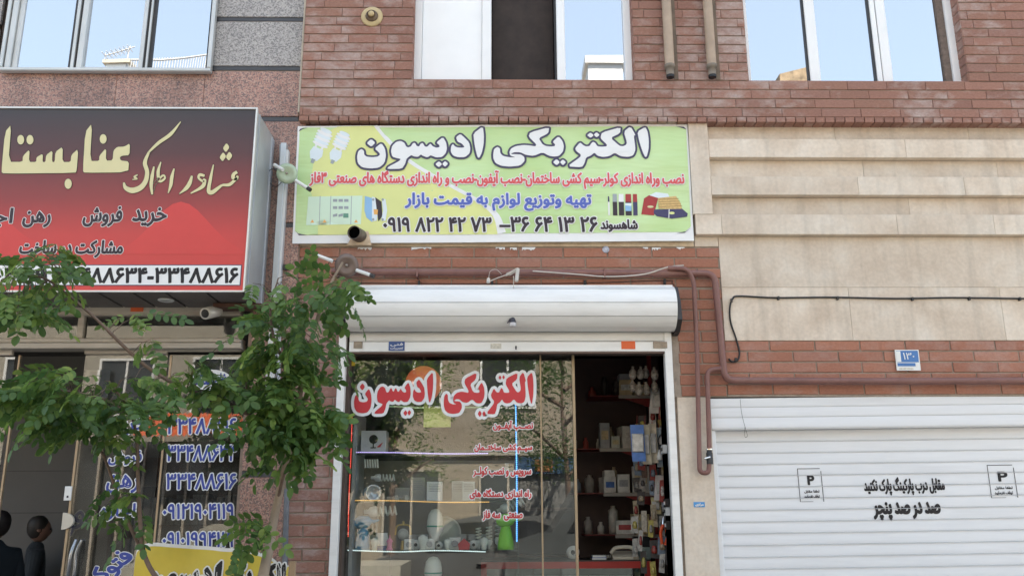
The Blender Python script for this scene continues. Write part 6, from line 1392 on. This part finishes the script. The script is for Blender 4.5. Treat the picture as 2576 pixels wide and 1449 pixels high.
clusters = [  # cx, cy, rx, ry, Y0, Y1, count
 (70, 700, 105, 70, -1.95, -1.55, 42), (130, 628, 45, 22, -1.85, -1.65, 8), (60, 780, 80, 30, -1.9, -1.6, 14),
 (225, 985, 190, 72, -1.9, -1.4, 78), (110, 1000, 85, 45, -1.9, -1.6, 22), (320, 1020, 90, 45, -1.7, -1.4, 16), (220, 1060, 100, 32, -1.7, -1.4, 22),
 (755, 800, 75, 120, -1.55, -1.1, 46), (712, 980, 88, 120, -1.55, -1.1, 66), (680, 870, 65, 120, -1.6, -1.2, 42), (838, 705, 34, 36, -1.5, -1.25, 11), (770, 1050, 60, 70, -1.5, -1.1, 36), (740, 1130, 50, 50, -1.5, -1.1, 22),
 (670, 1050, 55, 75, -1.6, -1.2, 24), (812, 880, 36, 50, -1.5, -1.2, 10), (885, 765, 18, 10, -1.45, -1.35, 3),
 (480, 935, 60, 30, -1.6, -1.4, 13), (560, 970, 60, 28, -1.6, -1.4, 11), (370, 850, 25, 20, -1.6, -1.5, 3), (335, 790, 25, 18, -1.65, -1.55, 4),
 (300, 1225, 30, 14, -1.55, -1.4, 4), (345, 1270, 40, 26, -1.55, -1.35, 5), (290, 1145, 20, 10, -1.55, -1.4, 2),
 (662, 1312, 34, 14, -1.5, -1.3, 7), (610, 1350, 18, 10, -1.5, -1.35, 2), (640, 710, 15, 15, -1.5, -1.35, 2)]
leaves = []
tw = MB()
for cx0, cy0, rx, ry, Ya, Yb, cnt in clusters:
    ctr = TP(cx0, cy0-ry*.3, (Ya+Yb)/2)
    for _ in range(cnt):
        a = rnd.random()*2*math.pi; rr_ = math.sqrt(rnd.random()); p = TP(cx0+rx*rr_*math.cos(a)*.85, cy0+ry*rr_*math.sin(a)*.85, Ya+(Yb-Ya)*rnd.random())
        out = (p-ctr); out.z *= .4; out.y *= .7; out += Vector((rnd.random()*1.6-.8, rnd.random()-.7, rnd.random()*.6-.55))*.2; d = out.normalized()
        leaves.append((p, d, rnd.random()))
        if rnd.random() < .5:
            near = min((q for w_ in branches for q in w_), key=lambda q: (q-p).length)
            if (near-p).length < .42: tw.tube([near, near.lerp(p, .5)+Vector((0, 0, .02)), p], [.0026, .002, .0013], 4, cap=False)
tw.build('twigs', BARK, tree, kind='stuff')
leaves.sort(key=lambda t: t[0].y+ (.25 if t[0].x > PX(560, 900, -1.4) else 0)*0)
rest = MB()
for i, (p, d, r_) in enumerate(leaves):
    s = (Vector((0, 0, 1)).cross(d)).normalized(); n_ = d.cross(s).normalized(); th = (r_-.5)*2.4
    s2 = s*math.cos(th)+n_*math.sin(th); n2 = d.cross(s2); Mx = Matrix((( d.x, s2.x, n2.x), (d.y, s2.y, n2.y), (d.z, s2.z, n2.z)))
    me, q = variants[i % 10]; sc = .85+rnd.random()*.42
    if i < 300:
        o = bpy.data.objects.new('leaf', me); COL.objects.link(o); o.parent = tree; o.rotation_euler = Mx.to_euler(); o.location = p-TL; o.scale = (sc,)*3
    else: rest.add([p+Mx@(Vector(v)*sc) for v in q.v], q.f, True)
rest.build('foliage', LEAF, tree, kind='stuff')
print('leaves', len(leaves))

# ================================================================== PEOPLE in the agency doorway
def person(loc, face, label, shirt, hairc, h=1.66, turn=0):
    t = thing('person', label, 'person', loc); k = h/1.72
    V = {'pel': (0, 0, .95), 'sp': (0, -.01, 1.15), 'ch': (0, -.01, 1.32), 'nk': (0, 0, 1.46), 'nk2': (0, -.01, 1.53),
         'ls': (.17, 0, 1.40), 'le': (.22, .02, 1.12), 'lh': (.2, -.12, .92), 'rs': (-.17, 0, 1.40), 're': (-.22, .02, 1.12), 'rh': (-.2, -.12, .92),
         'lhp': (.09, 0, .9), 'lk': (.1, -.02, .5), 'la': (.1, .02, .09), 'lt': (.11, -.14, .04), 'rhp': (-.09, 0, .9), 'rk': (-.1, -.02, .5), 'ra': (-.1, .02, .09), 'rtt': (-.11, -.14, .04)}
    Rd = {'pel': .15, 'sp': .14, 'ch': .16, 'nk': .075, 'nk2': .055, 'ls': .075, 'le': .05, 'lh': .03, 'rs': .075, 're': .05, 'rh': .03, 'lhp': .1, 'lk': .062, 'la': .042, 'lt': .035, 'rhp': .1, 'rk': .062, 'ra': .042, 'rtt': .035}
    E = [('pel', 'sp'), ('sp', 'ch'), ('ch', 'nk'), ('nk', 'nk2'), ('ch', 'ls'), ('ls', 'le'), ('le', 'lh'), ('ch', 'rs'), ('rs', 're'), ('re', 'rh'), ('pel', 'lhp'), ('lhp', 'lk'), ('lk', 'la'), ('la', 'lt'), ('pel', 'rhp'), ('rhp', 'rk'), ('rk', 'ra'), ('ra', 'rtt')]
    ks = list(V); me = bpy.data.meshes.new('body'); me.from_pydata([tuple(c*k for c in V[n]) for n in ks], [(ks.index(a), ks.index(b)) for a, b in E], [])
    o = bpy.data.objects.new('body', me); COL.objects.link(o); o.parent = t
    m = o.modifiers.new('s', 'SKIN'); 
    for i, n in enumerate(ks):
        sv = me.skin_vertices[0].data[i]; sv.radius = (Rd[n]*k, Rd[n]*k*(.72 if n in ('ch', 'sp', 'pel') else 1)); sv.use_root = (n == 'pel')
    o.modifiers.new('b', 'SUBSURF').levels = 2; me.materials.append(shirt)
    skin = M('skin', (.2, .11, .08), .5, .06)
    hd = MB(); hc = Vector((0, -.015, 1.62))*k; hc += Vector(loc); ux, uz = .074*k, .105*k; vs = []; n, mm = 20, 14
    for j in range(mm+1):
        for i in range(n):
            ph = math.pi*j/mm; a = 2*math.pi*i/n; x, y, z_ = math.sin(ph)*math.cos(a), math.sin(ph)*math.sin(a), math.cos(ph)
            jaw = 1-.28*max(0, -z_)**1.5; yy = y*1.2*(1-.1*max(0, -z_))
            nose = -.17*math.exp(-((x/.16)**2+((z_+.12)/.2)**2)) if y < 0 else 0; eye = .05*math.exp(-(((abs(x)-.35)/.14)**2+((z_-.05)/.1)**2)) if y < 0 else 0
            vs.append(hc+Vector((x*ux*jaw, (yy+nose+eye)*ux, z_*uz)))
    hd.add(vs, [(j*n+i, (j+1)*n+i, (j+1)*n+(i+1) % n, j*n+(i+1) % n) for j in range(mm) for i in range(n)], True)
    for s in (-1, 1): hd.lathe(hc+Vector((s*ux*.98, .01, 0)), [(0, .01), (.014, .006), (.018, 0)], (s, 0, .1), 10)
    hd.build('head', skin, t)
    hr_ = MB(); hr_.lathe(hc+Vector((0, .014, .015)), [(ux*1.12, -.01), (ux*1.16, .03), (ux*1.0, .065), (ux*.6, .092), (0, .1)], (0, .12, 1), 18); hr_.build('hair', M('dark_hair', hairc, .6, .2, 30), t); MB().ball(hc+Vector((0, .02, .018)), ux*1.12, 18, 1.25).build('hair', M('dark_hair', hairc, .7, .2, 30), t)
    for s in (-1, 1): MB().ball(hc+Vector((s*ux*.36, -ux*1.09, uz*.06)), .009, 8).build('eye', BLACK, t)
    MB().box(hc.x-.022, hc.x+.022, hc.y-ux*1.1, hc.y-ux*.95, hc.z-uz*.47, hc.z-uz*.42).build('mouth', M('lips', (.25, .1, .09), .5, .05), t)
    for s in (-1, 1):
        hq = MB(); b = Vector(loc)+Vector((s*.2, -.13, .9))*k
        hq.tube([b+Vector((0, 0, .02)), b, b+Vector((0, -.02, -.05)), b+Vector((0, -.03, -.08))], [.026, .032, .036, .03], 10)
        for f in range(4): 
            o1 = b+Vector(((f-1.5)*.018, -.03, -.075)); hq.tube([o1, o1+Vector((0, -.015, -.035)), o1+Vector((0, -.008, -.06+.006*abs(f-1.4)))], [.010, .009, .006], 8)
        hq.tube([b+Vector((-s*.02, -.02, -.02)), b+Vector((-s*.045, -.04, -.045)), b+Vector((-s*.04, -.05, -.07))], [.012, .010, .007], 8); hq.build('hand', skin, t)
    t.rotation_euler.z = turn; return t
q = P(92, 1360, 1.3)
person((q.x, 1.3, .0), 0, 'person in dark clothes standing just inside the estate agency doorway', M('dark_jacket', (.02, .025, .03), .8, .2), (.02, .015, .012), 1.60, R(118))
q = P(-6, 1330, .55)
person((q.x, .55, .0), 0, 'dark haired person cut by the left edge of the photo, inside the agency', M('navy_shirt', (.012, .02, .03), .8, .2), (.015, .01, .01), 1.64, R(-118))

# ================================================================== ACROSS THE STREET (seen mirrored in the glass)
M_OPP = M('buff_brick_facade', (.33, .28, .22), .85, .1, 1.2, stretch=(1, 1, 9)); M_OPP2 = M('cream_render', (.36, .33, .28), .85, .1, 1)
WY = 18.0
def opp(x0, x1, h, mat, lab, floors, wins, Y=-WY):
    b = thing('opposite_building', lab, 'building', ((x0+x1)/2, Y, 0)); MB().box(x0, x1, Y-8, Y, 0, h).build('wall', mat, b)
    fh = h/floors; n = wins; wdt = (x1-x0)/n
    for f in range(floors):
        MB().box(x0-.05, x1+.05, Y+.001, Y+.12, fh*(f+1)-.22, fh*(f+1)-.04).build('cornice', M_OPP2, b)
        for i in range(n):
            a = x0+wdt*(i+.2); c_ = a+wdt*.6; z0_, z1_ = fh*f+.9*(f > 0)+.15, fh*f+fh-.55
            fr = MB().box(a, c_, Y+.002, Y+.06, z0_, z0_+.06).box(a, c_, Y+.002, Y+.06, z1_-.06, z1_).box(a, a+.06, Y+.002, Y+.06, z0_+.061, z1_-.061).box(c_-.06, c_, Y+.002, Y+.06, z0_+.061, z1_-.061).box((a+c_)/2-.03, (a+c_)/2+.03, Y+.002, Y+.05, z0_+.061, z1_-.061).build('window', PVC if f else ALU_OLD, b)
            MB().box(a+.061, c_-.061, Y+.003, Y+.02, z0_+.061, z1_-.061).build('pane', M('dark_window_pane', (.04, .045, .05), .08, .1), fr)
    return b
opp(-14, -6.3, 9.6, M_OPP2, 'cream rendered building across the street, mirrored in the left windows', 3, 3)
opp(-6.2, 4.2, 10.2, M_OPP, 'buff brick building across the street, mirrored in the shop glass', 3, 4)
opp(4.3, 13, 10.4, M_OPP2, 'pale corner building across the street, mirrored in the right windows', 3, 3)
opp(13.1, 26, 8, M_OPP, 'lower buff building further along across the street', 2, 4); opp(-27, -14.1, 8.5, M_OPP, 'lower buff building further left across the street', 2, 4)
# roof details mirrored in the upper windows
rt_y = -WY-1.5
def rooft(px, py, Yg): return PM(px, py, WY+1.5, Yg)
a, b = PM(266, 152, WY+1.5, Yv), PM(322, 175, WY+1.5, Yv); t = thing('rooftop_cabin', 'small white rooftop cabin across the street', 'roof hut', (a.x, rt_y, 9.6))
MB().box(a.x, b.x, rt_y-1.5, rt_y, 9.5, a.z-.12).build('wall', M_WPL, t); MB().box(a.x-.08, b.x+.08, rt_y-1.6, rt_y+.1, a.z-.119, a.z).build('roof', M_OPP2, t)
a, b = PM(330, 152, WY+1, Yv), PM(524, 137, WY+1, Yv); t = thing('roof_railing', 'ornamental iron railing on the roof across the street', 'railing', (a.x, -WY-1, 9.6))
iron = M('pale_iron', (.35, .36, .38), .5, .1); MB().tube([Vector((a.x, -WY-1, a.z)), Vector(((a.x*.6+b.x*.4), -WY-1, a.z)), Vector((b.x, -WY-1, b.z))], .03, 6).tube([Vector((a.x, -WY-1, 9.65)), Vector((b.x, -WY-1, 9.65))], .025, 6).build('rail', iron, t)
for k in range(30):
    x = a.x+(b.x-a.x)*(k+.5)/30; zz_ = a.z+(b.z-a.z)*(k/30); MB().tube(smooth_path([Vector((x, -WY-1, 9.6)), Vector((x+.09, -WY-1, 9.6+(zz_-9.6)*.35)), Vector((x-.09, -WY-1, 9.6+(zz_-9.6)*.7)), Vector((x, -WY-1, zz_))], 3), .018, 4, cap=False).build('baluster', iron, t)
a = PM(321, 150, WY+1.5, Yv); tz = PM(321, 118, WY+1.5, Yv).z; t = thing('tv_aerial', 'television aerial on the roof across the street', 'aerial', (a.x, rt_y, 9.6))
MB().tube([Vector((a.x, rt_y, 9.5)), Vector((a.x, rt_y, tz))], .03, 6).build('mast', iron, t); MB().tube([Vector((a.x-.75, rt_y, tz-.3)), Vector((a.x+.2, rt_y, tz))], .02, 5).build('boom', iron, t)
q = MB(); [q.tube([Vector((a.x-.75+k*.13, rt_y-.25, tz-.3+k*.04)), Vector((a.x-.75+k*.13, rt_y+.25, tz-.3+k*.04)), ], .012, 4) for k in range(7)]; [q.tube([Vector((a.x-.75+k*.13, rt_y, tz-.42+k*.04)), Vector((a.x-.75+k*.13, rt_y, tz-.18+k*.04))], .012, 4) for k in range(7)]; q.build('elements', iron, t)
a, b = PM(1962, 198, WY+1, YW), PM(2030, 170, WY+1, YW); t = thing('straw_roof_stack', 'ochre thatched parapet on the roof across the street', 'parapet', (a.x, -WY-1, 9.8))
MB().prism([(a.x, 9.0), (b.x+.2, 9.0), (b.x+.2, b.z), (b.x, b.z), ((a.x+b.x)/2, (a.z*.6+b.z*.4)+.12), (a.x, PM(1962, 186, WY+1, YW).z)], -WY-2, -WY-1).build('thatch', M('ochre_thatch', (.2, .15, .10), .9, .5, 4, bump=.8), t)
# rooftop parapet block in the middle window reflection
a, b = PM(1480, 150, WY+1.5, YW), PM(1566, 196, WY+1.5, YW); M_RC = M('weathered_white_metal', (.4, .41, .42), .6, .1); t = thing('rooftop_water_cooler', 'pale rooftop cooler across the street, mirrored in the middle window', 'air cooler', (a.x, rt_y, 9.6))
MB().box(a.x, b.x, rt_y-1, rt_y, 9.4, PM(1500, 162, WY+1.5, YW).z).build('body', M_RC, t); MB().box(a.x-.1, b.x+.1, rt_y-1.1, rt_y+.1, PM(1500, 162, WY+1.5, YW).z+.001, a.z+.1).build('top', M_RC, t)
# tiled orange canopy
a, b = PM(335, 1030, 13, Yo), PM(625, 1098, 13, Yo); t = thing('orange_tiled_canopy', 'orange tiled canopy over the pavement across the street', 'canopy', (a.x, -13, 0))
TILE = M('orange_roof_tile', (.62, .13, .05), .6, .15, 5)
n = 22
for k in range(n):
    x = a.x+(b.x-a.x)*k/n; wd = (b.x-a.x)/n*.96
    for j in range(3):
        z0_, z1_ = b.z+(a.z-b.z)*j/3, b.z+(a.z-b.z)*(j+1.08)/3; y0, y1 = -13-.35*j, -13-.35*(j+1.08)
        MB().add([(x+wd*i/6, y+.0, z_+.05*math.sin(math.pi*i/6)) for (y, z_) in ((y0, z0_), (y1, z1_)) for i in range(7)], [(i, i+1, i+8, i+7) for i in range(6)], True).build('tile', TILE, t)
a2, b2 = PM(150, 1099, 13.9, Yo), PM(640, 1099, 13.9, Yo); MB().box(a2.x, b2.x, -14.6, -13.9, -.1, b.z-.02).build('dark_mirror_block', M('mirror_shade_dark', (.05, .05, .048), .5, .3, 1.5), t)  # dark block added to darken what the agency glass mirrors below the canopy
for k in range(9): MB().box(a2.x+(b2.x-a2.x)*k/9, a2.x+(b2.x-a2.x)*k/9+.05, -13.899, -13.85, -.1, b.z-.03).build('mullion', ALU_OLD, t)  # bars on the added dark block
for x in (a.x+.1, b.x-.1): MB().tube([Vector((x, -13.1, -.0)), Vector((x, -13.1, b.z))], .05, 8).build('post', DARKM, t)
# trees across the street
def street_tree(x, Y, h, lab, seed, rx=1.7, n=5000):
    rnd = random.Random(seed); t = thing('street_tree', lab, 'tree', (x, Y, -.0)); MB().tube(smooth_path([Vector((x, Y, 0)), Vector((x+.06, Y, h*.3)), Vector((x-.05, Y, h*.6)), Vector((x, Y, h*.85))], 4), [.12, .1, .09, .08, .07, .06, .05, .04, .035, .03, .025, .02, .02][:13], 8).build('trunk', BARK, t)
    for k in range(7):
        a = k*2.4; z_ = h*(.4+.06*k); MB().tube([Vector((x, Y, z_)), Vector((x+math.cos(a)*rx*.5, Y+math.sin(a)*rx*.5, z_+.5)), Vector((x+math.cos(a)*rx*.8, Y+math.sin(a)*rx*.8, z_+.7))], [.05, .03, .015], 6).build('limb', BARK, t)
    q = MB(); cl = [(Vector((x+(rnd.random()-.5)*rx*1.6, Y+(rnd.random()-.5)*rx*1.4, h*(.45+.5*rnd.random()))), .35+rnd.random()*.45) for _ in range(26)]
    for _ in range(n):
        c, r_ = cl[rnd.randrange(26)]; p = c+Vector((rnd.gauss(0, r_*.5), rnd.gauss(0, r_*.5), rnd.gauss(0, r_*.4))); d = Vector((rnd.gauss(0, 1), rnd.gauss(0, 1), rnd.gauss(0, .5))).normalized(); s = d.orthogonal().normalized()
        w_ = .05; q.add([p, p+d*w_+s*w_*.35, p+d*w_*1.9, p+d*w_-s*w_*.35], [(0, 1, 2, 3)])
    q.build('crown', LEAF, t); return t
q = PM(985, 1080, 11.5); street_tree(q.x, -11.5, 5.2, 'leafy street tree across the road, mirrored at the left of the shop glass', 4, 1.2)
q = PM(1420, 1010, 12.5); street_tree(q.x, -12.5, 6.0, 'broad street tree across the road, mirrored at the shop door pane', 5, 1.7, 7000)
# cars parked in the road
def car(x0, L_, Y, H, W_, prof, mat, lab, cat, winpoly):
    t = thing('parked_'+cat, lab, cat, (x0+L_/2, Y, -.12)); z0_ = -.12
    body = [(x0+L_*u, z0_+H*v) for u, v in prof]; q = MB().prism(body, Y-W_/2, Y+W_/2); q.build('body', mat, t)
    gl = M('car_glass', (.02, .022, .025), .05, .1, spec=.8)
    for wp in winpoly: 
        MB().prism([(x0+L_*u, z0_+H*v) for u, v in wp], Y+W_/2+.002, Y+W_/2+.012).build('window', gl, t)
    for u in (.19, .8):
        for s in (-1, 1):
            c = Vector((x0+L_*u, Y+s*(W_/2-.09), z0_+.32)); wl = MB().lathe(c, [(.2, -.1), (.32, -.1), (.32, .1), (.2, .1)], (0, 1, 0), 20).build('wheel', BLACK, t); MB().lathe(c, [(0, s*.09), (.2, s*.09), (.2, s*.1), (0, s*.105)], (0, 1, 0), 16).build('rim', CHROME, wl)
    for u in (.01, .99): MB().box(x0+L_*u-.03, x0+L_*u+.03, Y+W_/2-.3, Y+W_/2-.05, z0_+.62, z0_+.76).build('headlight', M_WPL, t)
    MB().box(x0+L_*.45, x0+L_*.49, Y+W_/2+.012, Y+W_/2+.03, z0_+H*.5, z0_+H*.52).build('door_handle', CHROME, t)
    return t
van = [(0, .12), (0, .45), (.03, .55), (.15, .62), (.26, .97), (.3, 1), (.97, 1), (1, .92), (1, .12)]
q = PM(1270, 1300, 9.0); car(q.x, 4.9, -9.0, 2.35, 1.8, van, M('dark_grey_van_paint', (.09, .1, .105), .3, .05, coat=.5), 'dark grey panel van parked behind the photographer, mirrored in the shop door pane', 'van', [[(.2, .62), (.29, .9), (.42, .9), (.42, .62)]])
sed = [(0, .2), (.0, .5), (.04, .58), (.2, .64), (.34, .95), (.45, 1), (.7, 1), (.8, .93), (.93, .66), (1, .6), (1, .2)]
q = PM(1000, 1300, 9.2); car(q.x-.6, 4.3, -10.9, 1.72, 1.75, sed, M('grey_car_paint', (.12, .125, .13), .3, .05, coat=.5), 'grey family car parked across the road, mirrored in the lower shop glass', 'car', [[(.24, .64), (.36, .92), (.5, .95), (.5, .64)], [(.52, .64), (.52, .95), (.69, .95), (.8, .86), (.84, .66)]])
pk = [(0, .2), (.0, .55), (.04, .62), (.22, .66), (.32, .95), (.36, 1), (.56, 1), (.58, .6), (1, .6), (1, .2)]
q = PM(520, 1330, 9.0, Yo); car(q.x-1.3, 4.6, -9.0, 1.62, 1.75, pk, M('cream_pickup_paint', (.5, .48, .42), .35, .05, coat=.3), 'cream pickup truck parked across the road, mirrored in the agency glass', 'pickup', [[(.27, .68), (.34, .92), (.53, .93), (.53, .68)]])
t = thing('blue_kiosk', 'blue and rust coloured kiosk across the street, mirrored beside the blue light strip', 'kiosk', PM(1320, 1330, 14)); a, b = PM(1300, 1150, 14), PM(1448, 1190, 14)
MB().box(a.x, b.x, -15.4, -14, 0, b.z).build('wall', M('kiosk_grey', (.2, .2, .2), .7, .1), t); MB().box(a.x-.05, b.x+.05, -15.45, -13.9, b.z, a.z).build('fascia', M('kiosk_blue', (.06, .13, .26), .5, .2), t); MB().box((a.x*.7+b.x*.3), (a.x*.4+b.x*.6), -13.9, -13.88, b.z+.05, a.z-.05).build('sign_panel', M('kiosk_rust', (.35, .13, .05), .6, .1), t)
